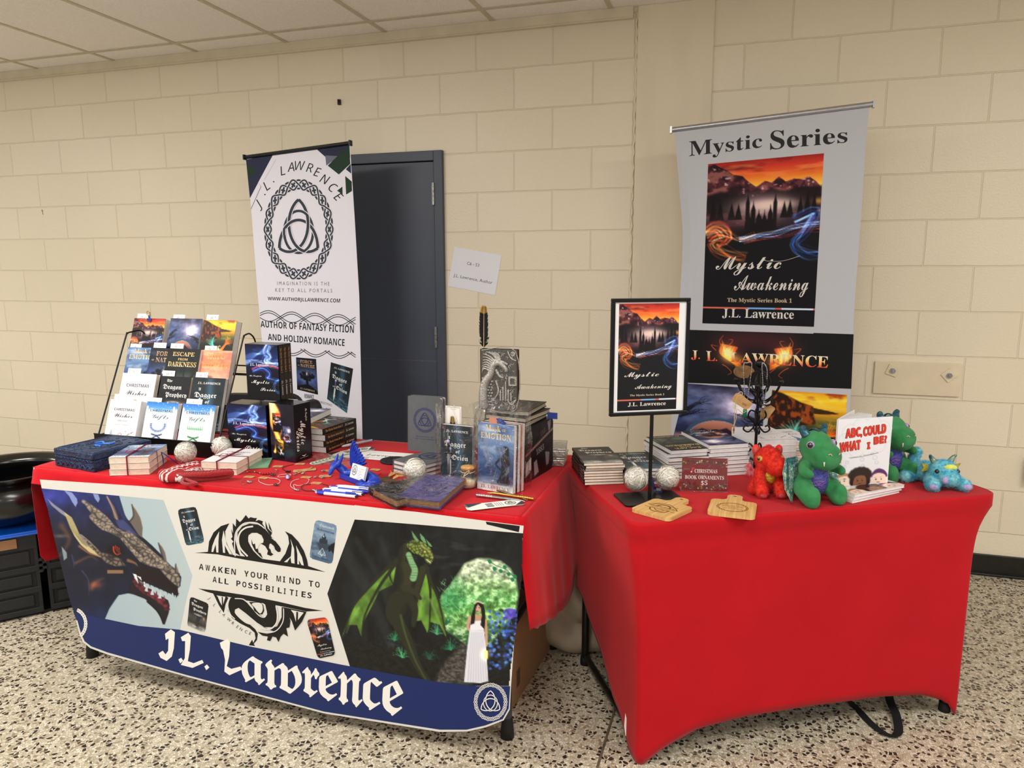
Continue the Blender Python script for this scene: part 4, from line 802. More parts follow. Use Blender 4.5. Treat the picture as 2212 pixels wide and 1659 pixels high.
# ================================================================ COVERS
def cover(f, kind, w, h):
    """front-cover print for a book w wide and h high"""
    g = ['#fdf1c8', '#b8862c', '#f6dc8c']; sv = '#e4e2de'
    P = lambda n, *a: f.pic(pic(n, *a), [(0, 0), (w, 0), (w, h), (0, h)])
    T = lambda s, x, y, hh, **k: f.text(s, x*w, y*h, h=hh*h, **k)
    if kind == 'awakening':
        P('awakening'); T(SCRIPT('Mystic'), .42, .70, .05, w=.5*w, col=sv); T(SCRIPT('Awakening'), .58, .80, .045, w=.6*w, col=sv); T(SERIF('The Mystic Series Book 1'), .5, .862, .018, w=.58*w, col='#c8b8a0'); T(SERIF('J.L. Lawrence'), .5, .962, .04, w=.66*w, col=sv)
    elif kind == 'portal': P('portal'); T(SCRIPT('Mystic Quest'), .5, .88, .05, w=.7*w, col=sv); T(SERIF('J.L. Lawrence'), .5, .965, .035, w=.6*w, col=sv)
    elif kind == 'phoenix': P('phoenix'); T(SCRIPT('Mystic Rising'), .5, .88, .05, w=.7*w, col=sv); T(SERIF('J.L. Lawrence'), .5, .965, .035, w=.6*w, col=sv)
    elif kind == 'mask':
        P('mask'); T(SERIF('Mask'), .42, .11, .085, w=.42*w, grad=g); T(SERIF('OF'), .72, .1, .035, grad=g); T(SERIF('EMOTION'), .5, .225, .085, w=.84*w, grad=g); T(SERIF('PATH TO DESTINY, BOOK ONE'), .5, .895, .018, w=.66*w, col='#2a3450'); T(SERIF('J.L. LAWRENCE'), .5, .965, .05, w=.8*w, col='#8a7448')
    elif kind == 'force': P('force'); T(SERIF('FORCE'), .5, .15, .085, w=.6*w, grad=['#d8b078', '#8a5c38', '#e8c8a0']); T(SERIF('OF'), .12, .25, .03, col='#c8a070'); T(SERIF('NATURE'), .56, .27, .085, w=.7*w, grad=['#d8b078', '#8a5c38', '#e8c8a0']); T(SERIF('J.L. LAWRENCE'), .5, .95, .05, w=.7*w, col='#b8a890')
    elif kind == 'escape': P('dark', 'escape'); T(SERIF('ESCAPE'), .5, .14, .075, w=.66*w, grad=g); T(SERIF('FROM'), .5, .22, .04, w=.3*w, grad=g); T(SERIF('DARKNESS'), .5, .34, .09, w=.86*w, grad=g); T(SERIF('J.L. LAWRENCE'), .5, .95, .05, w=.7*w, grad=g)
    elif kind == 'hope':
        gg = ['#ffd878', '#b06018', '#f8b040']; P('hope'); T(SERIF('HOPE'), .5, .16, .09, w=.56*w, grad=gg); T(SERIF('ON THE'), .5, .225, .035, w=.34*w, grad=gg); T(SERIF('HORIZON'), .5, .33, .085, w=.82*w, grad=gg); T(SERIF('J.L. LAWRENCE'), .5, .95, .05, w=.7*w, col='#f0e0d0')
    elif kind in ('wishes', 'trilogy'):
        P('wishes'); T(SANSB('CHRISTMAS'), .5, .27, .06, w=.66*w, col='#4a4c54'); T(SCRIPT('Wishes'), .5, .43, .10, w=.6*w, col='#1c1c24')
        if kind == 'trilogy':
            T('TRILOGY', .5, .53, .035, w=.34*w, col='#5a5c64'); T(ITAL('special edition'), .5, .62, .02, w=.44*w, col='#c0a060'); f.line([(.5*w, .52*h), (.78*w, .66*h), (.2*w, .66*h), (.5*w, .52*h)], .004*w, '#b8b8c0')
            for i in range(5): f.rect((.2-.012*i-.015)*w, (.76+.035*i)*h, (.2+.012*i+.015)*w, (.772+.035*i)*h, '#2c4038')
            f.disc(.49*w, .85*h, .055*w, .04*h, '#c05048'); f.disc(.49*w, .85*h, .04*w, .03*h, '#f0e8e4')
            for i in range(14): f.disc((.66+.26*((i*.37) % 1))*w, (.77+.15*((i*.61) % 1))*h, .014*w, .01*h, ('#6a6a4a', '#a89060', '#44503c')[i % 3])
        else:
            f.poly([(.5*w, .56*h), (.6*w, .74*h), (.4*w, .74*h)], '#2c6a9c'); f.poly([(.5*w, .66*h), (.64*w, .88*h), (.36*w, .88*h)], '#3a7aa8'); f.disc(.5*w, .54*h, .05*w, .025*h, '#d8a040')
    elif kind == 'prophecy': P('dark', 'prophecy'); T(FRAK('The'), .3, .11, .05, w=.18*w, col=sv); T(FRAK('Dragon'), .42, .25, .085, w=.62*w, col=sv); T(FRAK('Prophecy'), .58, .40, .085, w=.7*w, col=sv); T(SERIF('J.L. LAWRENCE'), .5, .96, .04, w=.66*w, col='#50504e')
    elif kind == 'dagger': P('dark', 'dagger'); T(SERIF('J.L. LAWRENCE'), .52, .125, .04, w=.7*w, col=sv); T(FRAK('A'), .26, .25, .05, col=sv); T(FRAK('Dagger'), .46, .38, .09, w=.68*w, col=sv); T(FRAK('of'), .55, .49, .055, w=.14*w, col=sv); T(FRAK('Orion'), .62, .61, .085, w=.52*w, col=sv)
    elif kind == 'redemption': P('dark', 'redemption'); T(FRAK('Shadowed'), .56, .14, .06, w=.66*w, col='#c8cdd6'); T(FRAK('Redemption'), .52, .25, .06, w=.8*w, col='#2a3844'); T(SERIF('J.L. LAWRENCE'), .5, .94, .04, w=.6*w, col='#2c3c4c')
    elif kind == 'giftsb' or kind == 'giftsg': P('gifts', 'blue' if kind == 'giftsb' else 'green'); T(SANSB('CHRISTMAS'), .5, .24, .055, w=.72*w, col='#2a4464'); T(SCRIPT('Gifts'), .5, .40, .10, w=.5*w, col='#3a4a60' if kind == 'giftsb' else '#48705c')
    elif kind == 'smoke': P('smoke'); T(SERIF('J.L. Lawrence'), .42, .385, .045, w=.58*w, col='#d8dce8'); T(SCRIPT('The Complete'), .28, .58, .026, w=.38*w, col=sv); T(SCRIPT('Mystic'), .42, .70, .065, w=.56*w, col=sv); T(SCRIPT('Series'), .64, .83, .06, w=.46*w, col=sv)
    elif kind == 'abc':
        P('abc'); r1, r2 = '#d83a28', '#7c1c14'
        for s, x, y, hh, ww in (('ABC,', .29, .27, .125, .3), ('COULD', .68, .25, .125, .42), ('WHAT', .24, .47, .13, .38), ('I', .585, .46, .09, None), ('BE?', .80, .39, .10, .24)):
            e = .007*w; q = SANSB(s); k_ = dict(w=ww*w) if ww else {}
            for c, R_ in ((r2, 1.5), (r1, .9)):
                for dx, dy in ((1, 0), (-1, 0), (0, 1), (0, -1), (.7, .7), (-.7, .7), (.7, -.7), (-.7, -.7), (0, 0)): f.text(q, x*w+dx*e*R_, y*h+dy*e*R_, h=hh*h, col=c, rot=-.08, **k_)
        f.text('Written by  Illustrated by', .5*w, .56*h, h=.012*h, w=.56*w, col='#3a3c50', rot=-.1); f.line([(.25*w, .585*h), (.5*w, .57*h), (.78*w, .53*h)], .005*h, '#3a3c50')
def cover_quad(f, kind, quad, W=0.10, H=0.15, rnd=0.0):
    """a small picture of a cover printed inside a bigger print"""
    a, b, c, d = [np.array(q, float) for q in quad]
    def fn(u, v, off):
        U = (np.asarray(u)/W)[:, None]; V = (np.asarray(v)/H)[:, None]; q = (a*(1-U)+b*U)*(1-V)+(d*(1-U)+c*U)*V
        return f.fn(q[:, 0], q[:, 1], off)
    g = Face(f.mb, fn, f.mt, f.step); Qd = np.array([a, b, c, d]); bb = (*Qd.min(0), *Qd.max(0)); g.base = g.top = f.over(bb)
    if rnd:
        P0 = g.pic
        def cp(P, quad, lay=None, clip=None): P0(P, quad, lay, rrect(-.0005, W+.0005, -.0005, H+.0005, rnd))
        g.pic = cp
    cover(g, kind, W, H); f.bx = np.vstack([f.bx, [*bb, g.top]])

# ================================================================ WHITE ROLLER BANNER
mat('bar_black', '#17181b', 0.4, 0.3); mat('bar_silver', '#b9bbc0', 0.3, 0.85, noise=0.05)
B1Y = -0.35
b1 = thing('roller_banner', 'white roller banner with a knot emblem standing before the dark door', 'banner', (-0.86, B1Y, 0))
def b1_panel(m):
    m.M = tr(0.86, -B1Y, 0)
    F0 = plane_px(B1Y)
    K = lambda *q: [(500+x*.3014, 280+y*.3014) for x, y in q]
    base = [onY(x, y, B1Y) for x, y in ((533, 340), (756, 314), (776, 640), (783, 950))]
    bl, brr = (-1.155, 0.09), (-0.566, 0.09)
    def px(x, z):
        d = np.array([x, B1Y, z])-CAM; return W_PX/2+F_PX*(d@AX_R)/(d@AX_F), H_PX/2-F_PX*(d@AX_U)/(d@AX_F)
    f = Face(m, F0, 'print_matte'); f.step = 0.00012
    edge = [(533, 340), (756, 314), (766, 470), (776, 640), (783, 950), px(*brr), px(*bl), (571, 790), (557, 640), (544, 470)]
    f.poly(edge, '#e6e5ef'); bk = np.array(m.V[-1]); 
    m.add(F0(np.array([e[0] for e in edge]), np.array([e[1] for e in edge]), np.full(len(edge), -0.001)), [tuple(range(len(edge)))], 'print_matte', '#d8d8dc')
    nv, gr, dk = '#2c3048', '#233a2c', '#3a3f48'
    f.poly(K((104, 215), (298, 180), (132, 490)), nv); f.poly(K((110, 260), (150, 255), (180, 310), (118, 340)), gr); f.line(K((320, 212), (235, 362)), .5, '#8a8c98'); f.line(K((132, 490), (190, 380), (212, 408), (140, 570)), 1.0, nv)
    f.poly(K((608, 138), (845, 100), (850, 200), (672, 195)), nv); f.poly(K((672, 185), (680, 258), (770, 190)), '#6a6c80'); f.poly(K((690, 258), (842, 110), (852, 245), (770, 322)), gr); f.poly(K((820, 285), (855, 245), (858, 315)), nv)
    f.poly(K((815, 332), (862, 372), (864, 440), (822, 466)), gr); f.poly(K((757, 438), (795, 408), (797, 466)), gr)
    for ch, x, y, a in (('J', 213, 560, -1.0), ('.', 240, 470, 0), ('L', 268, 430, -.85), ('.', 303, 378, 0), ('L', 372, 326, -.35), ('A', 428, 300, -.16), ('W', 492, 290, 0), ('R', 556, 305, .22), ('E', 607, 335, .4), ('N', 655, 385, .6), ('C', 708, 442, .85), ('E', 745, 505, 1.05)):
        q = K((x, y))[0]; f.text(SANSI(ch), q[0], q[1], h=19, col='#26282e', rot=a*.75)
    c = K((482, 715))[0]; emblem(f, c[0], c[1], 74, 108, dk, '#e6e5ef', .82)
    f.text('IMAGINATION IS THE', *K((515, 1116))[0], h=8, w=113, col='#5a5c66', sp=1.5, rot=.01); f.text('KEY TO ALL PORTALS', *K((518, 1165))[0], h=8, w=123, col='#5a5c66', sp=1.5, rot=.015)
    f.text(SANSB('WWW.AUTHORJLLAWRENCE.COM'), 0, 0, quad=K((260, 1198), (780, 1212), (778, 1248), (260, 1228)), col='#22252b')
    f.text(SANSB('AUTHOR OF FANTASY FICTION'), 0, 0, quad=K((207, 1370), (878, 1405), (877, 1458), (210, 1416)), col='#22252b'); f.text(SANSB('AND HOLIDAY ROMANCE'), 0, 0, quad=K((260, 1462), (812, 1502), (810, 1552), (262, 1508)), col='#22252b')
    for y0, sg in ((1372, 1), (1530, -1)):
        for ph in (0, 1):
            for off in (0, 16):
                x = np.linspace(205, 890, 60); yy = y0+(x-205)*.055-sg*(40+38*np.sin((x-205)/685*2*PI*2.05+ph*PI+.4))+off*sg; b_ = 46 if sg > 0 else -34
                keep = (yy < y0+(x-205)*.055-2) if sg > 0 else (yy > y0+(x-205)*.055+24)
                run = []
                for i in range(60):
                    if keep[i]: run.append((500+x[i]*.3014, 280+yy[i]*.3014))
                    if (not keep[i] or i == 59) and len(run) > 2: f.line(run, 1.6, '#2a2d33'); run = []
                    elif not keep[i]: run = []
    Q = lambda *q: [(480+x*.205, 700+y*.205) for x, y in q]
    cover_quad(f, 'force', Q((778, 350), (990, 368), (1010, 745), (790, 690))); cover_quad(f, 'dagger', Q((1145, 402), (1380, 470), (1315, 940), (1105, 790)))
    f.text('CHRISTMAS', 0, 0, quad=Q((1003, 800), (1158, 845), (1155, 868), (1003, 825)), col='#6a6c72'); f.text(SCRIPT('Wishes'), 0, 0, quad=Q((1010, 850), (1145, 890), (1140, 935), (1010, 905)), col='#4a7a58')
    f.text('CHRISTMAS', 0, 0, quad=Q((690, 760), (835, 770), (835, 795), (690, 785)), col='#6a6c72'); f.text(SANSB('ROMANCE'), 0, 0, quad=Q((868, 735), (965, 745), (965, 790), (868, 780)), col='#33363c')
    r = np.random.RandomState(6)
    for i in range(60): x, y = r.uniform(960, 1200), r.uniform(740, 1000); q = Q((x, y))[0]; abs(x-1080) > 95 and f.disc(q[0], q[1], .7, .7, '#c4c4cc', lay=40)
    for i in range(9): q = Q((1010+i*9, 985-26*math.sin(i*1.3)**2))[0]; f.disc(q[0], q[1], 1.3, 1.6, '#4a6a4c', lay=41)
one('print_panel', b1_panel, b1)
def bar(p0, p1, r, mt):
    return lambda m: (m.tube([p0, p1], r, mt, n=4, sy=.8), [m.box(p[0]-.004, p[0]+.004, p[1]-r, p[1]+r, p[2]-r, p[2]+r, mt) for p in (p0, p1)])
q0, q1 = onY(529, 340, B1Y)-[-.86, B1Y, 0], onY(757, 309, B1Y)-[-.86, B1Y, 0]
one('top_rail', bar(q0, q1, 0.013, 'bar_black'), b1)
one('base', lambda m: m.box(-0.32, 0.32, -0.09, 0.09, 0, 0.09, 'bar_black'), b1, 0.02); one('support_pole', lambda m: m.tube([(0.01, 0.03, 0.09), (0.01, 0.03, 1.94), (0, 0.012, 1.985)], 0.008, 'bar_silver'), b1)
# ================================================================ GREY ROLLER BANNER
B2Y = -0.35
b2 = thing('roller_banner', 'grey roller banner headed Mystic Series standing behind the right table', 'banner', (1.43, B2Y, 0))
def b2_panel(m):
    m.M = tr(-1.43, -B2Y, 0); F0 = plane_px(B2Y)
    def px(x, z):
        d = np.array([x, B2Y, z])-CAM; return W_PX/2+F_PX*(d@AX_R)/(d@AX_F), H_PX/2-F_PX*(d@AX_U)/(d@AX_F)
    def F1(u, v, off):
        P = F0(u, v, off); e = np.clip((1.16-P[:, 0])/0.12, 0, 1); zz = np.clip((P[:, 2]-1.1)/0.9, 0, 1); P[:, 1] += 0.05*e**2*np.sin(zz*PI)**2; return P
    f = Face(m, F1, 'print_matte'); f.step = 0.00012
    rows = [((1457, 283), (1878, 229)), ((1468, 420), (1869, 330)), ((1474, 520), (1860, 470)), ((1466, 680), (1847, 640)), ((1462, 720), (1843, 722)), ((1456, 830), (1838, 842)), ((1450, 925), (1830, 940)), (px(1.085, .09), px(1.79, .09))]
    L_ = cr([r[0] for r in rows], 6); R_ = cr([r[1] for r in rows], 6); n = len(L_); S = np.linspace(0, 1, 24)
    uv = np.array([(L_[i]*(1-t)+R_[i]*t) for i in range(n) for t in S]); Fq = [(i*24+j, i*24+j+1, (i+1)*24+j+1, (i+1)*24+j) for i in range(n-1) for j in range(23)]
    f._put(uv, Fq, '#bcbec4'); m.add(F1(uv[:, 0], uv[:, 1], np.full(len(uv), -.001)), Fq, 'print_matte', '#c8c8cc')
    K = lambda *q: [(1430+x*.3135, 200+y*.3135) for x, y in q]
    for s, q in (('Mystic', ((186, 335), (693, 285), (690, 405), (188, 470))), ('Series', ((745, 262), (1280, 240), (1278, 345), (745, 396)))): f.text(SERIF(s), 0, 0, quad=K(*q), col='#2a2a2c')
    mq = K((318, 493), (1116, 418), (1047, 1614), (278, 1590))
    P = PICS['awakening'](150, 226); a, b, c, d = [np.array(q) for q in mq]; f.pic(P, mq)
    def sub(u0, v0, u1, v1): g = lambda u, v: (a*(1-u)+b*u)*(1-v)+(d*(1-u)+c*u)*v; return [g(u0, v0), g(u1, v0), g(u1, v1), g(u0, v1)]
    sv = '#d6d2cc'
    f.text(SCRIPT('Mystic'), 0, 0, quad=sub(.1, .585, .68, .70), col=sv); f.line(cr([K(q)[0] for q in ((715, 1160), (830, 1160), (950, 1125))]), [.6]*17, sv); f.text(SCRIPT('Awakening'), 0, 0, quad=sub(.27, .70, .93, .83), col=sv); f.text(SERIF('The Mystic Series Book 1'), 0, 0, quad=sub(.215, .838, .79, .87), col='#c8b496'); f.text(SERIF('J.L. Lawrence'), 0, 0, quad=sub(.175, .905, .815, .965), col=sv)
    f.poly([(1461, 709), (1844, 722), (1839, 840), (1456, 826)], '#131316')
    Z = lambda *q: [(1420+x*.1989, 700+y*.1989) for x, y in q]
    f.pic(pic('wings'), Z((340, 62), (2128, 118), (2090, 698), (330, 572)))
    fire = ['#e0404c', '#ff9430', '#fff2a0', '#e8e0d0']
    for s, q in (('J.', ((365, 285), (465, 288), (462, 392), (368, 390))), ('L.', ((530, 292), (655, 300), (650, 404), (535, 400))), ('LAWRENCE', ((790, 305), (1860, 350), (1850, 480), (792, 412)))): f.text(SERIF(s), 0, 0, quad=Z(*q), grad=fire)
    pq = [(1487, 826), (1658, 842), (1645, 1000), (1450, 985)]; f.pic(PICS['portal'](84, 110), [(1483, 828), (1655, 841), (1640, 1020), (1440, 1000)])
    f.pic(PICS['phoenix'](84, 110), [(1668, 842), (1830, 853), (1820, 1060), (1640, 1040)])
one('print_panel', b2_panel, b2)
q0, q1 = onY(1450, 281, B2Y)-[1.43, B2Y, 0], onY(1887, 225, B2Y)-[1.43, B2Y, 0]
one('top_rail', bar(q0, q1, 0.014, 'bar_silver'), b2)
one('base', lambda m: m.box(-0.42, 0.42, -0.1, 0.1, 0, 0.09, 'bar_silver'), b2, 0.02); one('support_pole', lambda m: m.tube([(0.01, 0.075, 0.09), (0.01, 0.075, 1.9), (0, 0.014, 2.03)], 0.008, 'bar_silver'), b2)

# ================================================================ LEFT TABLE
TZ = 0.735
LX0, LX1, LY0, LY1 = -1.0, 0.805, -1.885, -1.155
mat('table_grey', '#3a3c40', 0.45, noise=0.1); mat('table_top_grey', '#b8b6b0', 0.6, noise=0.05); mat('rubber', '#141414', 0.7, noise=0.1)
mat('red_cloth', '#be0e1c', 0.85, noise=0.06, nscale=7, bump=0.10, bscale=900, sheen=0.12, spec=0.2); mat('red_stretch', '#b40d19', 0.75, noise=0.05, nscale=5, bump=0.08, bscale=1400, sheen=0.1, spec=0.2)
t = thing('folding_table', 'long folding table with dark grey legs under the red cloth and printed vinyl front', 'table', ((LX0+LX1)/2, (LY0+LY1)/2, 0))
hx, hy = (LX1-LX0)/2, (LY1-LY0)/2
one('tabletop', lambda m: m.prism(rrect(-hx+.004, hx-.004, -hy+.004, hy-.004, .03), 0.69, 0.731, 'table_top_grey'), t)
for sx, X in ((-1, -0.885), (1, 0.728)):
    for Y in (-1.80, -1.24):
        x, y = X-(LX0+LX1)/2, Y-(LY0+LY1)/2
        l = one('leg', lambda m: m.tube([(x, y, 0.004), (x, y, 0.69)], 0.0145, 'table_grey', n=14), t); one('rubber_foot', lambda m: m.lathe([(0, 0), (.021, 0), (.020, .03), (.0165, .06), (.0165, .066), (.0145, .066)], 'rubber', n=16, c=(x, y)), l)
    one('crossbar', lambda m: m.tube([(x, -1.80-(LY0+LY1)/2, .34), (x, -1.24-(LY0+LY1)/2, .34)], .012, 'table_grey'), t)
    one('brace', lambda m: m.tube([(x, -1.52-(LY0+LY1)/2, .34), (x-sx*.42, -1.52-(LY0+LY1)/2, .685)], .011, 'table_grey'), t)
def drape(cols, top_z, rows, wav=0.0, seed=0):
    """skirt from rim columns (x, y, hem z, out x, out y, flare)"""
    G = []
    for k, (x, y, hz, ox, oy, fl) in enumerate(cols):
        col = [(x-ox*.012, y-oy*.012, top_z), (x-ox*.004, y-oy*.004, top_z-.0015), (x, y, top_z-.006), (x+ox*.002, y+oy*.002, top_z-.014)]
        for i in range(1, rows+1):
            v = i/rows; z = (top_z-.014)+(hz-top_z+.014)*v; s_ = .002+fl*v+wav*v*math.sin(k*.9+seed)+wav*.6*v*math.sin(k*.37+2+seed)
            col.append((x+ox*s_, y+oy*s_, z))
        G.append(col)
    return np.array(G)
def cloth_left(m):
    r = np.random.RandomState(4); nx, ny = 110, 46; xs = np.linspace(LX0+.012, LX1-.012, nx); ys = np.linspace(LY0+.012, LY1-.012, ny)
    wv = np.zeros((nx, ny)); XX, YY = np.meshgrid(xs, ys, indexing='ij')
    for a, b, c in ((-.62, -1.80, .5), (-.25, -1.83, -.4), (.1, -1.80, .9), (-.35, -1.72, .2), (.3, -1.85, .3), (.62, -1.83, -.7), (-.8, -1.86, .1)):
        d = (XX-a)*math.cos(c)+(YY-b)*math.sin(c); e = -(XX-a)*math.sin(c)+(YY-b)*math.cos(c); wv += .0022*np.exp(-(d/.012)**2-(e/.10)**2)
    G = np.stack([XX, YY, np.full_like(XX, TZ-.0018)+wv], -1); m.grid(G, 'red_cloth')
    cols = []
    for x in np.linspace(LX0+.03, LX1-.03, 70): cols.append((x, LY0, .697+.012*math.sin(x*2.2+1)+.004*math.sin(x*9), 0, -1, .010))
    for i in range(5): a = math.radians(-90+18*i); cols.append((LX1-.03+.03*math.cos(a), LY0+.03+.03*math.sin(a), .69 if i < 2 else (.60 if i == 2 else .41), math.cos(a), math.sin(a), .008 if i < 3 else .03))
    for y in np.linspace(LY0+.03, LY1-.03, 40):
        u = (y-LY0)/(LY1-LY0); cols.append((LX1, y, np.interp(u, [0, .06, .3, .55, .7, 1], [.395, .40, .345, .30, .36, .42]), 1, 0, .035))
    for i in range(5): a = math.radians(18*i); cols.append((LX1-.03+.03*math.cos(a), LY1-.03+.03*math.sin(a), .42, math.cos(a), math.sin(a), .03))
    for x in np.linspace(LX1-.03, LX0+.03, 50): cols.append((x, LY1, .45, 0, 1, .02))
    for i in range(5): a = math.radians(90+18*i); cols.append((LX0+.03+.03*math.cos(a), LY1-.03+.03*math.sin(a), .42, math.cos(a), math.sin(a), .03))
    for y in np.linspace(LY1-.03, LY0+.10, 30): cols.append((LX0, y, .36, -1, 0, .012))
    for k_, i in enumerate(range(4)): a = math.radians(180+22*i); cols.append((LX0+.045+.045*math.cos(a), LY0+.045+.045*math.sin(a), (.37, .40, .66, .68)[i], math.cos(a), math.sin(a), .012))
    m.grid(drape(cols, TZ-.0018, 9, .003).transpose(1, 0, 2), 'red_cloth', closed_u=True)
o = one('tablecloth', cloth_left); tag(o, 'loose red tablecloth draped over the long left table', 'tablecloth')
sm = o.modifiers.new('thick', 'SOLIDIFY'); sm.thickness = 0.001; sm.offset = -1

# ---- printed vinyl front
BY = -1.915
vb = thing('vinyl_banner', 'printed vinyl banner reading J.L. Lawrence hung across the front of the long table', 'banner', (-0.03, BY, 0))
def vinyl(m):
    m.M = tr(0.03, -BY, 0); F0 = plane_px(BY)
    def F1(u, v, off):
        return F0(u, v, off)
    f = Face(m, F1, 'print'); f.step = 0.00012
    out = [(86, 1036), (104, 1098), (120, 1170), (150, 1290), (163, 1335), (172, 1372), (180, 1388), (195, 1400), (230, 1413), (400, 1461), (700, 1541), (950, 1581), (1010, 1580), (1050, 1571), (1088, 1556), (1101, 1533), (1104, 1480), (1113, 1350), (1122, 1250), (1131, 1136), (900, 1106), (600, 1076), (300, 1050)]
    K5 = lambda *q: [(80+x*.36164, 1020+y*.36164) for x, y in q]
    K6 = lambda *q: [(660+x*.33746, 1080+y*.33746) for x, y in q]
    K3 = lambda *q: [(x*.2773, 900+y*.2773) for x, y in q]
    fill = f.poly
    fill(out, '#d9d7d1'); m.add(F1(np.array(out)[:, 0], np.array(out)[:, 1], np.full(len(out), -.001)), [tuple(range(len(out)))], 'print', '#d8d6d0')
    q = K3((310, 540), (1510, 540), (1510, 1660), (310, 1660)); pan = [(87, 1048), (102, 1097), (118, 1168), (148, 1288), (164, 1340), (300, 1358), (396, 1364), (418, 1364), (418, 1110), (358, 1072)]
    f.pic(pic('dragonhead'), q, clip=pan)
    q = K6((130, 110), (1410, 110), (1410, 1190), (130, 1190)); pan = [(700, 1100), (766, 1108), (896, 1122), (1131, 1144)]+K6((1386, 500), (1352, 820), (1312, 1100), (1306, 1195), (120, 1195)); f.pic(pic('cave'), q, clip=pan); wt = '#d9d7d1'
    f.poly([(353.6, 1080.2), (380, 1150), (416, 1243.9), (402, 1300), (387, 1372), (420, 1400), (700, 1440), (758, 1446), (756.2, 1440.4), (731, 1360), (707.2, 1282.5), (734.3, 1206.6), (766.3, 1122.2), (766, 1092), (600, 1078), (353, 1056)], wt)
    f.poly([(86.5, 1037), (90.5, 1054.8), (194, 1064.8), (353.8, 1080.3), (354, 1054.5), (300, 1050.5)], wt); f.poly([(766, 1122), (896, 1132.4), (1129.8, 1152), (1131, 1137), (900, 1107), (766, 1091)], wt)
    f.poly(K6((1154, 138), (1372, 166), (1366, 206), (1160, 156)), '#121212')
    navy = '#12265f'
    fill([(161, 1322), (205, 1332), (300, 1352), (388, 1360), (539, 1396), (740, 1436), (849, 1456), (947, 1473), (1031, 1482), (1100, 1482), (1102, 1482), (1099, 1530), (1086, 1553), (1048, 1567), (1008, 1576), (950, 1576), (700, 1537), (400, 1457), (232, 1409), (197, 1396), (183, 1385), (175, 1368), (166, 1335)], navy)
    # tribal dragon mark
    D = lambda *q: [(420+x*.19895, 1090+y*.19895) for x, y in q]; bk, wh = '#101010', '#d9d7d1'
    def S(pts, col, smooth=True): f.poly(D(*[tuple(p) for p in (cr(pts, 4, True) if smooth else pts)]), col)
    S([(0, 525), (150, 512), (600, 570), (930, 615), (1240, 668), (1425, 732), (1240, 704), (900, 655), (560, 600), (250, 540), (100, 528)], bk, False)
    S([(147, 515), (160, 400), (210, 300), (290, 232), (380, 203), (335, 290), (338, 380), (370, 460), (420, 545)], bk, False)
    for a in ([(270, 290), (225, 370), (195, 450), (186, 512), (205, 515), (232, 430), (240, 518), (262, 520), (262, 400)], [(318, 280), (300, 380), (312, 520), (335, 525), (330, 440), (380, 535), (412, 540), (352, 430)]): S(a, wh, False)
    S([(400, 260), (420, 310), (418, 200), (450, 240), (455, 150), (495, 190), (520, 165), (560, 112), (590, 150), (610, 135), (650, 145), (680, 145), (665, 180), (700, 165), (745, 180), (738, 205), (770, 255), (690, 200), (600, 185), (520, 210), (455, 280), (440, 370), (470, 480), (500, 555), (440, 520), (410, 420), (425, 400), (398, 370), (415, 350)], bk, False)
    S([(470, 300), (520, 235), (600, 205), (690, 215), (760, 255), (800, 300), (830, 340), (860, 372), (880, 395), (925, 450), (940, 480), (935, 510), (910, 515), (880, 490), (865, 450), (830, 420), (815, 430), (810, 470), (830, 490), (835, 520), (860, 540), (830, 556), (790, 540), (800, 500), (770, 450), (720, 420), (750, 415), (755, 380), (730, 330), (680, 305), (625, 305), (590, 330), (585, 400), (640, 500), (700, 560), (740, 590), (560, 570), (510, 520), (470, 420)], bk, False)
    f.line(D(*[tuple(p) for p in cr([(445, 560), (438, 420), (452, 300), (520, 215), (600, 192), (690, 203), (765, 258)], 6)]), 2.2, wh); f.line(D(*[tuple(p) for p in cr([(580, 560), (500, 470), (478, 380), (500, 300), (560, 250), (640, 235)], 6)]), 3.4, wh)
    S([(770, 175), (778, 260), (830, 340), (845, 305), (800, 260)], bk, False); S([(805, 190), (815, 260), (848, 300), (830, 250)], bk, False)
    S([(590, 340), (640, 310), (700, 315), (748, 370), (745, 412), (715, 425), (690, 480), (720, 560), (640, 490), (595, 410)], wh); S([(620, 370), (640, 430), (660, 420), (670, 480), (690, 475), (700, 520), (720, 525), (745, 585), (660, 500), (625, 430)], bk, False)
    S([(820, 420), (850, 440), (868, 490), (850, 520), (830, 500), (838, 470)], wh, False); f.line(D((840, 360), (878, 392)), 1.2, wh)
    S([(985, 288), (1060, 325), (1130, 400), (1190, 500), (1225, 600), (1238, 672), (930, 615), (990, 530), (1030, 420), (1020, 340)], bk, False)
    for a in ([(1045, 370), (1060, 450), (1050, 560), (975, 622), (1010, 625), (1045, 570), (1055, 632), (1090, 640), (1085, 480)], [(1105, 440), (1120, 540), (1120, 645), (1140, 648), (1135, 600), (1165, 655), (1190, 660), (1170, 570)]): S(a, wh, False)
    S([(40, 910), (250, 935), (600, 990), (900, 1050), (1200, 1120), (1395, 1152), (1220, 1160), (900, 1095), (560, 1040), (240, 975), (130, 945)], bk, False)
    S([(205, 965), (330, 985), (370, 1010), (340, 1080), (320, 1175), (265, 1090)], bk, False); S([(240, 985), (255, 1000), (280, 1060), (300, 1095), (298, 1000), (310, 1000), (315, 1080), (338, 1000)], wh, False)
    S([(395, 1010), (500, 1010), (600, 1085), (680, 1180), (760, 1225), (790, 1170), (770, 1085), (735, 1060), (880, 1090), (905, 1170), (900, 1270), (850, 1330), (760, 1330), (680, 1280), (560, 1180), (480, 1120), (440, 1140), (445, 1180), (500, 1240), (590, 1290), (660, 1350), (690, 1400), (680, 1470), (645, 1510), (660, 1535), (592, 1525), (628, 1465), (640, 1500), (665, 1450), (655, 1390), (600, 1340), (500, 1290), (410, 1230), (365, 1150), (368, 1070)], bk, False)
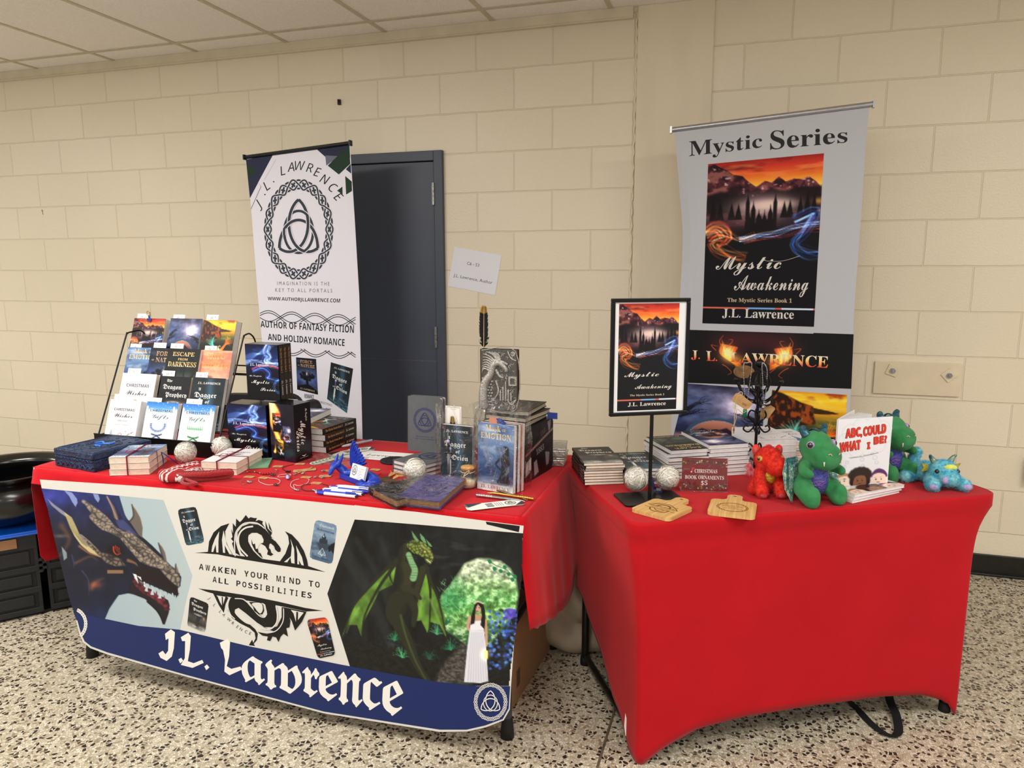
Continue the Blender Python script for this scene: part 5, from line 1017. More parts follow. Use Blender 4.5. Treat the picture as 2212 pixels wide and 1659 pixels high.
    f.line(D(*[tuple(p) for p in cr([(380, 1020), (365, 1100), (392, 1190), (440, 1240)], 6)]), 2, wh); f.line(D(*[tuple(p) for p in cr([(440, 1018), (540, 1030), (620, 1110), (700, 1200), (760, 1222), (790, 1180)], 6)]), 2, wh)
    S([(470, 1130), (500, 1150), (600, 1240), (640, 1300), (570, 1290), (500, 1240), (445, 1180), (445, 1145)], wh)
    S([(595, 1055), (640, 1110), (650, 1150), (700, 1190), (740, 1190), (760, 1150), (750, 1090), (720, 1060)], bk, False); S([(625, 1075), (660, 1120), (690, 1160), (720, 1180), (745, 1140), (735, 1080), (690, 1062)], wh)
    S([(690, 1300), (800, 1350), (900, 1320), (950, 1220), (950, 1110), (1010, 1130), (1045, 1260), (1035, 1330), (1000, 1340), (1018, 1430), (970, 1400), (940, 1430), (915, 1490), (890, 1440), (850, 1430), (825, 1480), (790, 1470), (800, 1430), (740, 1420), (690, 1380), (790, 1400), (880, 1380)], bk, False)
    f.line(D(*[tuple(p) for p in cr([(700, 1375), (800, 1390), (900, 1360), (965, 1260), (970, 1120)], 6)]), 2, wh); f.line(D(*[tuple(p) for p in cr([(720, 1340), (820, 1350), (890, 1290), (905, 1200), (890, 1100)], 6)]), 3, wh)
    S([(960, 1110), (1220, 1160), (1170, 1270), (1095, 1365), (1060, 1260), (1010, 1180)], bk, False); S([(1050, 1140), (1080, 1180), (1105, 1270), (1110, 1160), (1130, 1165), (1128, 1250), (1190, 1170)], wh, False)
    for ln, q in (('AWAKEN YOUR MIND TO', ((52, 640), (1350, 838), (1350, 902), (50, 702))), ('ALL POSSIBILITIES', ((200, 780), (1265, 955), (1262, 1018), (198, 840)))):
        a, b, c, d = [np.array(p) for p in D(*q)]; n = len(ln)
        for i, ch in enumerate(ln):
            if ch == ' ': continue
            wch = .02 if ch == 'I' else .038 if n > 18 else .042
            u0 = i/(n-.45)*(1-.0); u1 = u0+wch; f.text(SANSB(ch), 0, 0, quad=[a*(1-u0)+b*u0, a*(1-u1)+b*u1, d*(1-u1)+c*u1, d*(1-u0)+c*u0], col='#161616')
    for i, ch in enumerate('J.L LAWRENCE'):
        if ch == ' ': continue
        tt = i/11; P = cr([(150, 1025), (215, 1110), (290, 1190), (400, 1290), (500, 1365), (600, 1412)], 10); k_ = int(tt*(len(P)-1)); T_ = P[min(k_+1, len(P)-1)]-P[max(k_-1, 0)]; q = D(tuple(P[k_]))[0]; f.text(ch, q[0], q[1], h=6.5, col='#3a3a3a', rot=math.atan2(T_[1], T_[0]))
    cover_quad(f, 'dagger', K5((838, 222), (950, 205), (1003, 420), (890, 440)), rnd=.016); cover_quad(f, 'redemption', K5((1662, 282), (1793, 315), (1765, 552), (1626, 512)), rnd=.016); cover_quad(f, 'prophecy', K5((915, 740), (1027, 785), (1005, 960), (897, 918)), rnd=.016); cover_quad(f, 'awakening', K5((1610, 880), (1732, 864), (1785, 1090), (1680, 1112)), rnd=.016)
    w = '#efece6'
    f.poly(K5(*[(765, 965), (800, 938), (824, 955), (818, 1050), (806, 1100), (775, 1127), (738, 1108), (726, 1082), (752, 1066), (768, 1088), (784, 1066), (786, 992), (770, 1002)]), w); f.poly(K5((845, 1118), (862, 1108), (874, 1126), (856, 1142)), w)
    f.poly(K5((860, 985), (905, 958), (920, 978), (914, 1060), (902, 1128), (937, 1140), (988, 1120), (997, 1138), (930, 1168), (860, 1150), (884, 1110), (886, 1008), (868, 1008)), w); f.poly(K5((1000, 1160), (1016, 1148), (1030, 1166), (1012, 1182)), w)
    f.poly(K5((1093, 1018), (1140, 995), (1154, 1015), (1148, 1100), (1134, 1158), (1162, 1174), (1216, 1160), (1226, 1178), (1150, 1212), (1120, 1190), (1124, 1120), (1112, 1062), (1100, 1048)), w)
    a, b, c, d = [np.array(q) for q in ((522, 1412), (876, 1474), (872, 1550), (522, 1474))]
    for ch, u0, u1, v0, v1 in (('a', .0, .145, .02, .96), ('w', .145, .37, .02, 1.02), ('r', .37, .475, .05, 1.0), ('e', .475, .59, .05, 1.0), ('n', .59, .745, .0, 1.0), ('c', .745, .86, .02, 1.0), ('e', .865, .99, .0, 1.02)):
        g = lambda u, v: (a*(1-u)+b*u)*(1-v)+(d*(1-u)+c*u)*v; f.text(FRAK(ch), 0, 0, quad=[g(u0, v0), g(u1, v0), g(u1, v1), g(u0, v1)], col=w)
    c = K6((1185, 1292))[0]; emblem(f, c[0], c[1], 36, 41, w, navy, .62)
    c = K5((262, 900))[0]; 
    th = np.linspace(-1.2, .9, 50)
    for ph in (0, PI, PI/2, 1.5*PI): r_ = .9+.09*np.sin(9*th+ph); f.line(np.c_[c[0]-18+32*r_*np.cos(th), c[1]+2+36*r_*np.sin(th)], 1.6, w)
one('print_panel', vinyl, vb)

# ================================================================ RIGHT TABLE
RA = math.radians(30); RO = np.array([1.10, -1.845]); REX = np.array([math.cos(RA), math.sin(RA)]); REY = np.array([-math.sin(RA), math.cos(RA)]); RL, RD = 1.2, 0.63
def rt(s_, t_, z): p = RO+s_*REX+t_*REY; return (p[0], p[1], z)
rtab = thing('folding_table', 'short folding table with black tube legs under the stretched red cover', 'table', (RO[0], RO[1], 0), RA)
one('tabletop', lambda m: m.prism(rrect(.008, RL-.008, .008, RD-.008, .05), .69, .731, 'table_top_grey'), rtab)
for s_ in (.065, RL-.09):
    for t_ in (.04, RD-.06):
        l = one('leg', lambda m: m.tube([(s_, t_, .004), (s_, t_, .69)], .0135, 'base_black', n=14), rtab); one('rubber_foot', lambda m: m.lathe([(0, 0), (.018, 0), (.017, .03), (.0135, .03)], 'rubber', n=14, c=(s_, t_)), l)
    one('crossbar', lambda m: m.tube([(s_, .04, .035), (s_, RD-.06, .035)], .011, 'base_black'), rtab)
def hemz(pts, A, B):
    A, B = np.array(A), np.array(B); d = B-A; n = np.array([-d[1], d[0]]); out = []
    for px, py in pts:
        r_ = ray(px, py); k = ((A-CAM[:2])@n)/(r_[:2]@n); P = CAM+r_*k; out.append((((P[:2]-A)@d)/(d@d), P[2]))
    return sorted(out)
def cover_right(m):
    fl, fr, br, bl = [np.array(rt(*q, 0)[:2]) for q in ((.055, .028), (RL-.082, .028), (RL-.09, RD-.05), (.05, RD-.05))]
    hf = hemz([(1430, 1605), (1500, 1566), (1600, 1540), (1750, 1516), (1900, 1497), (1985, 1494), (2035, 1508)], fl, fr)
    hl = hemz([(1373, 1626), (1352, 1541), (1336, 1504), (1309, 1403), (1282, 1332), (1268, 1285)], fl, bl)
    cols = []   # rim x, y ; hem x, y, z
    R = .05; rim = rrect(0, RL, 0, RD, R, 7)
    def side(p0, p1, f0, f1, fn, n):
        for i in range(1, n):
            u = i/n; p = np.array(p0)*(1-u)+np.array(p1)*u; q = f0*(1-u)+f1*u; w = rt(p[0], p[1], 0); cols.append((w[0], w[1], q[0], q[1], max(.004, fn(u))))
    def corner(cx, cy, a0, foot, z):
        for i in range(8):
            a = math.radians(a0+90*i/7); w = rt(cx+R*math.cos(a), cy+R*math.sin(a), 0); d = REX*math.cos(a)+REY*math.sin(a); q = foot+d*.018; cols.append((w[0], w[1], q[0], q[1], z))
    corner(R, R, 180, fl, .004); side((R, 0), (RL-R, 0), fl-REY*.018, fr-REY*.018, lambda u: np.interp(u, [0]+[h[0] for h in hf]+[1], [.004]+[h[1] for h in hf]+[.004]), 40)
    corner(RL-R, R, 270, fr, .004); side((RL, R), (RL, RD-R), fr+REX*.018, br+REX*.018, lambda u: .12*math.sin(PI*u)**.7, 20)
    corner(RL-R, RD-R, 0, br, .004); side((RL-R, RD), (R, RD), br+REY*.018, bl+REY*.018, lambda u: .1*math.sin(PI*u)**.7+.3*u, 30)
    zb = hl[-1][1]; corner(R, RD-R, 90, bl, zb); side((0, RD-R), (0, R), bl-REX*.018, fl-REX*.018, lambda u: np.interp(1-u, [0]+[h[0] for h in hl]+[1.01], [.004]+[h[1] for h in hl]+[zb]), 24)
    G = []
    for ci, (x, y, hx_, hy_, hz) in enumerate(cols):
        k_ = 47 <= ci <= 80
        p = np.array([x, y]); c = np.array(rt(RL/2, RD/2, 0)[:2]); q = [(*(p+(c-p)/np.linalg.norm(c-p)*.008), TZ-.0005), (*p, TZ-.004), (*p, TZ-.012), (*p, .694), (*(p+(c-p)/np.linalg.norm(c-p)*.004), .688)]
        for i in range(1, 25):
            v = i/24; wv = 1-(1-v)**(14 if k_ else 4); w = p*(1-wv)+np.array([hx_, hy_])*wv; q.append((w[0], w[1], .688+(hz-.688)*v))
        G.append(q)
    G = np.array(G); m.grid(G.transpose(1, 0, 2), 'red_stretch', closed_u=True); n = len(G)
    m.add(G[:, 0], [tuple(range(n))], 'red_stretch')
o = tag(one('table_cover', cover_right), 'tight red stretch cover pulled over the short right table', 'tablecloth'); q = o.modifiers.new('thick', 'SOLIDIFY'); q.thickness = .0012; q.offset = -1
lab = one('care_label', lambda m: m.add([onY(1355, 1541, -1.745)+[-.006, 0, 0], onY(1362, 1576, -1.745)+[-.004, 0, 0], onY(1357, 1592, -1.745)+[-.008, 0, 0], onY(1354, 1570, -1.745)+[-.008, 0, 0]], [(0, 1, 2, 3)], 'print_matte', '#e8e4e0'), o)

# ================================================================ SHARED SMALL-OBJECT BUILDERS
def film_material(name, base, gl, rough, tint):
    mt = bpy.data.materials.new(name); mt.use_nodes = True; N = mt.node_tree.nodes; L = mt.node_tree.links; N.remove(N['Principled BSDF'])
    tp = N.new('ShaderNodeBsdfTransparent'); tp.inputs[0].default_value = tint; g = N.new('ShaderNodeBsdfGlossy'); g.inputs['Roughness'].default_value = rough; mx = N.new('ShaderNodeMixShader')
    lw = N.new('ShaderNodeLayerWeight'); lw.inputs[0].default_value = 0.35; tc = N.new('ShaderNodeTexCoord'); nz = N.new('ShaderNodeTexNoise'); nz.inputs['Scale'].default_value = 22; nz.inputs['Detail'].default_value = 4; nz.inputs['Distortion'].default_value = 1.2
    L.new(tc.outputs['Object'], nz.inputs[0]); bp = N.new('ShaderNodeBump'); bp.inputs['Strength'].default_value = 0.5 if gl > .2 else .05; bp.inputs['Distance'].default_value = 0.02; L.new(nz.outputs['Fac'], bp.inputs['Height']); L.new(bp.outputs[0], g.inputs['Normal']); L.new(bp.outputs[0], lw.inputs['Normal'])
    ma = N.new('ShaderNodeMath'); ma.operation = 'MULTIPLY_ADD'; ma.inputs[1].default_value = gl; ma.inputs[2].default_value = base; L.new(lw.outputs['Fresnel'], ma.inputs[0]); L.new(ma.outputs[0], mx.inputs[0]); L.new(tp.outputs[0], mx.inputs[1]); L.new(g.outputs[0], mx.inputs[2]); L.new(mx.outputs[0], N['Material Output'].inputs[0]); MATS[name] = mt
film_material('film', 0.02, 0.32, 0.1, (.97, .97, .97, 1)); film_material('clear_plastic', 0.02, 0.35, 0.05, (.98, .985, .985, 1)); film_material('frosted', 0.35, 0.5, 0.3, (.9, .92, .94, 1))
mat('black_metal', '#131313', 0.35, 0.4, noise=0.15, nscale=80); mat('silver', '#b4b4b4', 0.28, 0.95, noise=0.12, nscale=90); mat('gold', '#c8a050', 0.3, 0.95, noise=0.1, nscale=90)
mat('kraft', '#bb9261', 0.85, noise=0.08, nscale=120); mat('wine_ribbon', '#8a1c34', 0.45, noise=0.15, nscale=60); mat('blue_ribbon', '#1d3c8c', 0.4, noise=0.1, nscale=60); mat('black_cord', '#151313', 0.6, noise=0.1); mat('pink_cord', '#d8b6b4', 0.6, noise=0.08); mat('tan_cord', '#c8b088', 0.8, noise=0.15, nscale=200)
BOOKS = {}
def book(kind, w, h, t_, spine=None, spine_col='#111114', back='#14141a', page='paper', gloss='print', name='paperback_book'):
    """first of its kind: cover (front, spine, back) and page block; front faces -y, stands on z = 0"""
    key = (kind, w, h, t_, spine, page)
    if key in BOOKS: return BOOKS[key]
    o = thing(name, 'book', 'book'); c = 0.0006
    def cov(m):
        fc = {'wishes': '#dddce1', 'trilogy': '#dddce1', 'giftsb': '#e0e2e8', 'giftsg': '#e0e2e8', 'abc': '#e4e4e8', 'white': '#dedcdc'}.get(kind, '#15151a')
        m.box(-w/2, w/2, 0, c, 0, h, gloss, fc); m.box(-w/2, w/2, t_-c, t_, 0, h, gloss, back); m.box(-w/2, -w/2+c, c, t_-c, 0, h, gloss, spine_col)
        f = Face(m, flat((-w/2, -.0001, h), (1, 0, 0), (0, 0, -1)), gloss, )
        if kind != 'white': cover(f, kind, w, h)
        else: f.text('Christmas', w*.5, h*.3, h=h*.06, w=w*.7, col='#3a3c46'); f.text(SCRIPT('Wishes'), w*.5, h*.45, h=h*.07, w=w*.5, col='#2a2c34')
        if spine:
            g = Face(m, flat((-w/2-.0001, t_, h), (0, -1, 0), (0, 0, -1)), gloss); a, b = spine
            lc = '#e0d8cc' if spine_col.startswith('#1') else '#404048'
            g.text(a, t_*.34, h*.33, w=h*.5, h=t_*.36, col='#c8905c' if spine_col.startswith('#1') else lc, rot=PI/2); g.text(b, t_*.34, h*.78, w=h*.26, h=t_*.36, col=lc, rot=PI/2)
    one('cover', cov, o); one('page_block', lambda m: m.box(-w/2+c, w/2-.0012, c, t_-c, .0012, h-.0012, page), o)
    BOOKS[key] = o; o['fresh'] = 1; return o
def put(o, loc, rot, label, group=None, category=None):
    """first use moves the book itself, later ones are copies"""
    if o.get('fresh'):
        del o['fresh']; o.location = loc; o.rotation_euler = rot; o['label'] = label
        if group: o['group'] = group
        elif 'group' in o: del o['group']
        return o
    r = dup(o, loc, rot, label)
    if group: r['group'] = group
    elif 'group' in r: del r['group']
    return r
def lay(o, w, corner, yaw, ztop, label, group=None):
    """book lying face up: its lower left cover corner at corner, ztop the height of the front cover"""
    c_, s_ = math.cos(yaw), math.sin(yaw); return put(o, (corner[0]+c_*w/2, corner[1]+s_*w/2, ztop), (-PI/2, 0, yaw), label, group)
def stand_lean(o, tl, tr_, y, lean, h, label, group=None, wfix=None):
    """book leaning back by lean, its top front edge seen between two photographed corners at depth y"""
    A, B = onY(*tl, y), onY(*tr_, y); x = (A[0]+B[0])/2; z = (A[2]+B[2])/2
    return put(o, (x, y-h*math.sin(lean), z-h*math.cos(lean)), (-lean, 0, 0), label, group)
def ribbon(m, pts, w, mt, n=6, up=(0, 0, 1)):
    P = cr(pts, n); T = np.gradient(P, axis=0); T /= np.linalg.norm(T, axis=1, keepdims=True)+1e-9; S = np.cross(T, np.array(up, float)); S /= np.linalg.norm(S, axis=1, keepdims=True)+1e-9
    m.grid(np.stack([P-S*w/2, P+S*w/2], 1), mt)
def paper_ball(m, R, seed):
    r = np.random.RandomState(seed); m.ball((0, 0, R), R*.86, 'print_matte', '#d9d4c8', n=20)
    for i in range(70):
        ax = r.randn(3); ax /= np.linalg.norm(ax); u = np.cross(ax, [.3, .5, .81]); u /= np.linalg.norm(u); v = np.cross(ax, u); a0 = r.uniform(0, 6.28); n = 14; t = np.linspace(a0, a0+r.uniform(1.6, 3.4), n); off = r.uniform(-.5, .5)*R*.8; rr = math.sqrt(max((R*.93)**2-off**2, 1e-8))*(.93+.07*r.rand()); w = R*.085
        P = np.array([rr*(math.cos(x)*u+math.sin(x)*v)+ax*off for x in t]); m.grid(np.stack([P-ax*w/2, P+ax*w/2], 1)+[0, 0, R], 'print_matte', ('#f0ede2', '#e8e3d6', '#f6f4ec', '#ddd8ca', '#eeebe0')[i % 5])
        if i % 3 == 0:
            for k in range(2, n-2, 2): q = P[k]*1.006; d = (P[k+1]-P[k])*.35; m.grid(np.array([[q-ax*w*.28, q+ax*w*.28], [q+d-ax*w*.28, q+d+ax*w*.28]])+[0, 0, R], 'print_matte', '#8a867c')
BALL = []
def ornament(x, y, R, seed, label, z=None, cap=True):
    o = thing('ball_ornament', label, 'ornament', (x, y, TZ+.0005 if z is None else z), random.uniform(0, 6), 'clear balls stuffed with book-page strips')
    one('paper_strips', lambda m: paper_ball(m, R, seed), o); one('globe', lambda m: m.ball((0, 0, R), R, 'clear_plastic', n=28), o)
    return o
GZ = TZ+0.0006

# ================================================================ WIRE BOOK RACK
LEAN = math.radians(19)
rack = thing('book_rack', 'black wire tiered book rack with a front tray at the left table end', 'rack', (-0.72, -1.60, GZ))
def rack_tray(m):
    m.box(-.278, .278, 0, .002, 0, .056, 'black_metal'); m.box(-.278, .278, .002, .20, 0, .002, 'black_metal'); m.box(-.278, -.276, .002, .20, 0, .05, 'black_metal'); m.box(.276, .278, .002, .20, 0, .05, 'black_metal'); m.tube([(-.279, .001, .057), (.279, .001, .057)], .0022, 'black_metal')
one('tray', rack_tray, rack)
for sx in (-.276, .276): one('side_frame', lambda m: m.tube(cr([(sx, .01, .03), (sx, .1, .22), (sx, .19, .41), (sx, .2, .425), (sx*.97, .215, .43), (sx*.95, .26, .43), (sx*.95, .29, .38), (sx*.95, .30, .2), (sx*.95, .31, .005)], 5), .0032, 'black_metal'), rack)
for y, z in ((.076, .076), (.152, .166), (.230, .274)): one('shelf_wire', lambda m: (m.tube([(-.276, y, z), (.276, y, z)], .0025, 'black_metal'), m.tube([(-.276, y+.026, z), (.276, y+.026, z)], .0025, 'black_metal')), rack)
for z, y in ((.12, .306), (.3, .297)): one('cross_wire', lambda m: m.tube([(-.262, y, z), (.262, y, z)], .0028, 'black_metal'), rack)
RK = 'books on the wire rack'
K1 = lambda x, y: (180+x*.25316, 640+y*.25316)
def rb(kind, tl, tr_, y, h, t_, label, back='#14141a', sc='#111114', page='paper', extra=0):
    A, B = onY(*tl, y), onY(*tr_, y); w = round(float(np.hypot(*(B-A)[:2])), 3)
    stand_lean(book(kind, w, h, t_, None, sc, back, page), tl, tr_, y, LEAN, h, label, RK)
rb('trilogy', K1(235, 878), K1(497, 893), -1.533, .157, .034, 'white Christmas Wishes Trilogy book at the left of the rack front tray', '#f0eff0', '#e8e8ea')
rb('giftsb', K1(548, 897), K1(815, 912), -1.517, .157, .018, 'white Christmas Gifts book with a blue ribbon bow, middle of the rack front tray', '#f0eff0', '#e8e8ea')
rb('giftsg', K1(855, 919), K1(1130, 927), -1.517, .157, .018, 'white Christmas Gifts book with a green ribbon bow in the rack front tray', '#f0eff0', '#e8e8ea')
rb('wishes', K1(340, 657), K1(628, 662), -1.463, .20, .018, 'white Christmas Wishes book with a blue tree in the second rack row', '#f0eff0', '#e8e8ea', 'paper_cream')
rb('prophecy', K1(668, 680), K1(925, 690), -1.463, .20, .016, 'black Dragon Prophecy book with a goblet in the second rack row', page='paper_cream')
rb('dagger', K1(940, 692), K1(1215, 700), -1.463, .20, .018, 'dark Dagger of Orion book standing in the second rack row')
rb('mask', K1(385, 435), K1(655, 442), -1.366, .21, .018, 'blue Mask of Emotion book at the left of the third rack row', sc='#14233c')
rb('force', K1(580, 440), K1(850, 446), -1.385, .21, .018, 'dark Force of Nature book half hidden in the third rack row')
rb('escape', K1(726, 445), K1(1005, 451), -1.404, .21, .018, 'black Escape from Darkness book with gold title in the third rack row')
rb('hope', K1(1015, 460), K1(1275, 464), -1.392, .21, .022, 'salmon pink Hope on the Horizon book ending the third rack row', '#e8a890', '#d88870')
rb('awakening', K1(437, 183), K1(705, 195), -1.305, .215, .034, 'book with a red sunset and dark spires at the left of the top rack row')
rb('portal', K1(748, 187), K1(1018, 193), -1.305, .215, .026, 'book with a moonlit round portal in the middle of the top rack row')
rb('phoenix', K1(1030, 200), K1(1310, 208), -1.305, .215, .034, 'book with a teal and orange phoenix at the right of the top rack row')
def price(px0, y, txt, label):
    (x0, y0, x1, y1) = px0; A, B = onY(*K1(x0, y0), y), onY(*K1(x1, y1), y); w, h = B[0]-A[0], A[2]-B[2]+.022
    def f(m):
        m.box(-w/2, w/2, 0, .0007, -.022, h-.022, 'print_matte', '#eceae8'); g = Face(m, flat((-w/2, -.0001, h-.022), (1, 0, 0), (0, 0, -1)), 'print_matte')
        a, b = txt.split('.'); g.text(SANSI(a), w*.42, h*.42, h=h*.22, col='#4a4a52'); g.text(SANSI(b), w*.74, h*.30, h=h*.12, col='#4a4a52')
    o = tag(one('price_tag', f), label, 'price tag', 'white price tags on the wire rack'); o.location = ((A[0]+B[0])/2, y, B[2]); o.rotation_euler = (-LEAN, 0, 0)
for rc, txt, lab in (((457, 147, 555, 185), '20.00', 'price tag 20.00 above the sunset book on the top rack row'), ((765, 155, 865, 187), '20.00', 'price tag 20.00 above the moon portal book on the top rack row'), ((1047, 155, 1150, 200), '20.00', 'price tag 20.00 above the phoenix book on the top rack row')): price(rc, -1.268, txt, 'white '+lab)
for rc, txt, lab, y in (((397, 403, 495, 437), '15.00', 'blue Mask of Emotion book', -1.346), ((595, 393, 705, 440), '15.00', 'dark Force of Nature book', -1.365), ((740, 400, 852, 445), '15.00', 'black Escape from Darkness book', -1.384), ((1032, 420, 1137, 462), '15.00', 'salmon Hope on the Horizon book', -1.369)): price(rc, y, txt, 'white price tag 15.00 above the '+lab)
for rc, txt, lab in (((375, 612, 488, 658), '10.00', 'Christmas Wishes book in the second row'), ((673, 632, 777, 682), '10.00', 'Dragon Prophecy book'), ((955, 645, 1060, 692), '10.00', 'Dagger of Orion book on the rack')): price(rc, -1.443, txt, 'white price tag 10.00 above the '+lab)
for rc, txt, lab, y in (((257, 832, 362, 880), '25.00', 'white price tag 25.00 above the Christmas Wishes Trilogy', -1.497), ((560, 862, 667, 900), '10.00', 'white price tag 10.00 above the blue Christmas Gifts book', -1.497), ((875, 873, 1012, 922), '10.00', 'white price tag 10.00 above the green Christmas Gifts book', -1.497)): price(rc, y, txt, lab)
A = onY(*K1(560, 185), -1.31)
def fob(m): ribbon(m, [(.006, -.004, -.016), (.004, -.002, 0), (.002, 0, .012)], .012, 'blue_ribbon', up=(0, 1, 0))
t = thing('key_fob', 'short blue ribbon fob with a gold buckle clipped on the top left rack book', 'key fob', tuple(A)); one('strap', fob, t)
one('buckle', lambda m: (m.tube(np.array(rrect(-.008, .008, .010, .027, .004))[:, [0, 0, 1]]*[1, 0, 1], .0016, 'gold', closed=True, n=6), m.tube([(0, 0, .01), (.003, 0, .024)], .0013, 'gold', n=6)), t)
one('charm', lambda m: (m.ball((-.008, -.004, -.004), .005, 'silver', n=10), m.tube(cr([(-.006, -.004, 0), (-.012, -.005, -.012), (-.004, -.005, -.02)], 5), .0012, 'silver', n=6)), t)

# ================================================================ FRONT OF THE LEFT TABLE
mat('carved_blue', '#20365c', 0.45, noise=0.35, nscale=40, col2='#152238', bump=0.9, bscale=90); mat('carved_top', '#27456e', 0.4, noise=0.4, nscale=30, col2='#18263f', bump=1.0, bscale=75); mat('blue_inlay', '#2c6fd0', 0.3, noise=0.2)
a, b, c = at(120, 1006, TZ), at(203, 1021, TZ), at(268, 984, TZ); W1 = float(np.hypot(*(b-a)[:2])); yaw = math.atan2(b[1]-a[1], b[0]-a[0]); D1 = float(np.hypot(*(c-b)[:2])); H1 = zfor(a[0], a[1], 968)-TZ
bx = thing('carved_box', 'dark blue carved wooden box on the front left corner of the long table', 'box', (a[0], a[1], GZ), yaw)
one('body', lambda m: m.box(0, W1, 0, D1, 0, H1*.62, 'carved_blue'), bx, .002); lid = one('lid', lambda m: m.box(-.001, W1+.001, -.001, D1+.001, H1*.64, H1, 'carved_blue'), bx, .003)
def top_relief(m):
    f = rrect(.008, W1-.008, .008, D1-.008, .006)
    m.tube(np.array([(x, y, H1) for x, y in f]), .0026, 'carved_top', closed=True); m.tube(np.array([(W1/2+.055*math.cos(i*.21), D1/2+.06*math.sin(i*.21), H1) for i in range(30)]), .0026, 'carved_top', closed=True)
    r = np.random.RandomState(3)
    for i in range(46):
        x, y = r.uniform(.016, W1-.016), r.uniform(.016, D1-.016); a_ = r.uniform(0, 6.28); m.tube(cr([(x, y, H1), (x+.008*math.cos(a_), y+.008*math.sin(a_), H1+.001), (x+.012*math.cos(a_+1), y+.012*math.sin(a_+1), H1)], 3), .0016, 'carved_top', n=6)
    for k in range(3): an = k*2.1+.5; m.tube(cr([(W1/2, D1/2, H1), (W1/2+.03*math.cos(an), D1/2+.03*math.sin(an), H1+.0015), (W1/2+.04*math.cos(an+.7), D1/2+.035*math.sin(an+.7), H1)], 4), .004, 'blue_inlay', n=6)
one('relief', top_relief, lid)
def side_relief(m):
    for z0, z1 in ((.12, .3),): 
        n = 16; m.tube([(W1*i/n, -.0012, H1*(z0 if i % 2 else z1)) for i in range(n+1)], .0013, 'carved_top', n=5)
    for i in range(12): m.tube(cr([(W1*(i+.2)/12, -.001, H1*.46), (W1*(i+.5)/12, -.002, H1*.56), (W1*(i+.8)/12, -.001, H1*.44)], 4), .0014, 'carved_top', n=5)
    n = 12; m.tube([(W1+.0012, D1*i/n, H1*(.12 if i % 2 else .3)) for i in range(n+1)], .0013, 'carved_top', n=5)
    for i in range(8): m.tube(cr([(W1+.001, D1*(i+.2)/8, H1*.46), (W1+.002, D1*(i+.5)/8, H1*.56), (W1+.001, D1*(i+.8)/8, H1*.44)], 4), .0014, 'carved_top', n=5)
one('carving', side_relief, bx)
# bundles of books tied with ribbon
def bundle(kind, n, tt, cl, yaw, w, h, lab, group, page='paper_cream', back='#e8e6e4', sc='#d8d4d0'):
    p = book(kind, w, h, tt, None, sc, back, page); z = GZ
    names = ['bottom', 'middle', 'top'] if n == 3 else ['bottom', 'top']
    for i in range(n):
        z += tt; j = .002*(1 if i % 2 else -1); lay(p, w, (cl[0]+j*(i != n-1), cl[1]), yaw+(.012*(1-i)), z, lab % names[i], group); z += .0003
    t_ = thing('ribbon', 'wine red ribbon bow on the %s' % group.replace('tied ',''), 'ribbon', (cl[0], cl[1], GZ), yaw); H_ = z-GZ
    def rb_(m):
        e = .0015; x = w*.45; y = h*.42
        ribbon(m, [(x, -e, 0), (x, -e, H_*.5), (x, -e, H_), (x, 0, H_+e), (x, h*.5, H_+e), (x, h, H_+e), (x, h+e, H_), (x, h+e, 0)], .005, 'wine_ribbon', 2, up=(1, 0, .0001))
        G = lambda P, ax: m.grid(np.array([[np.array(p)-np.array(ax)*.0025, np.array(p)+np.array(ax)*.0025] for p in P]), 'wine_ribbon')
        G([(x, -e, 0), (x, -e, H_+e), (x, h+e, H_+e), (x, h+e, 0)], (1, 0, 0)); G([(-e, y, 0), (-e, y, H_+e), (w+e, y, H_+e), (w+e, y, 0)], (0, 1, 0))
    one('band', rb_, t_)
    one('bow', lambda m: [ribbon(m, [(w*.45, h*.42, H_+.003), (w*.45+dx*.6, h*.42+dy*.4, H_+.012), (w*.45+dx, h*.42+dy, H_+.006), (w*.45+dx*.5, h*.42+dy*.9, H_+.004), (w*.45, h*.42, H_+.004)], .005, 'wine_ribbon') for dx, dy in ((.022, .03), (-.02, -.026))]+[ribbon(m, [(w*.45, h*.42, H_+.003), (w*.45+dx*.5, h*.42+dy*.5, H_+.005), (w*.45+dx, h*.42+dy, H_+.003)], .004, 'wine_ribbon') for dx, dy in ((.03, .05), (-.028, .02))], t_)
a, b = at(238, 1028, TZ), at(322, 1028, TZ); bundle('mask', 3, .0205, a, math.atan2(b[1]-a[1], b[0]-a[0])+.12, .127, .175, 'cream paged book, %s of the three tied under the blue Mask of Emotion cover', 'tied bundle of three Mask of Emotion books')
a, b = at(436, 1024, TZ), at(515, 1028, TZ); bundle('white', 2, .0215, a, math.atan2(b[1]-a[1], b[0]-a[0])+.03, .127, .185, 'white Christmas book, %s of the tied pair before the Mystic Series box', 'tied pair of white Christmas books')
q = at(403, 1001, TZ); ornament(q[0], q[1], .040, 1, 'clear ball of paper strips with a blue ribbon before the rack tray')
tag(one('ribbon_loop', lambda m: (ribbon(m, [(0, 0, .004), (.02, -.03, .02), (-.01, -.045, .05), (-.045, -.03, .055), (-.06, -.01, .03), (-.05, -.02, .004)], .006, 'blue_ribbon', up=(0, 1, .3)))), 'loop of shiny blue ribbon beside the paper ball and red stocking', 'ribbon', loc=(q[0]+.01, q[1]-.045, GZ))
q = at(480, 988, TZ); ornament(q[0], q[1], .040, 2, 'clear ball of paper strips between the rack tray and the Mystic Series box')
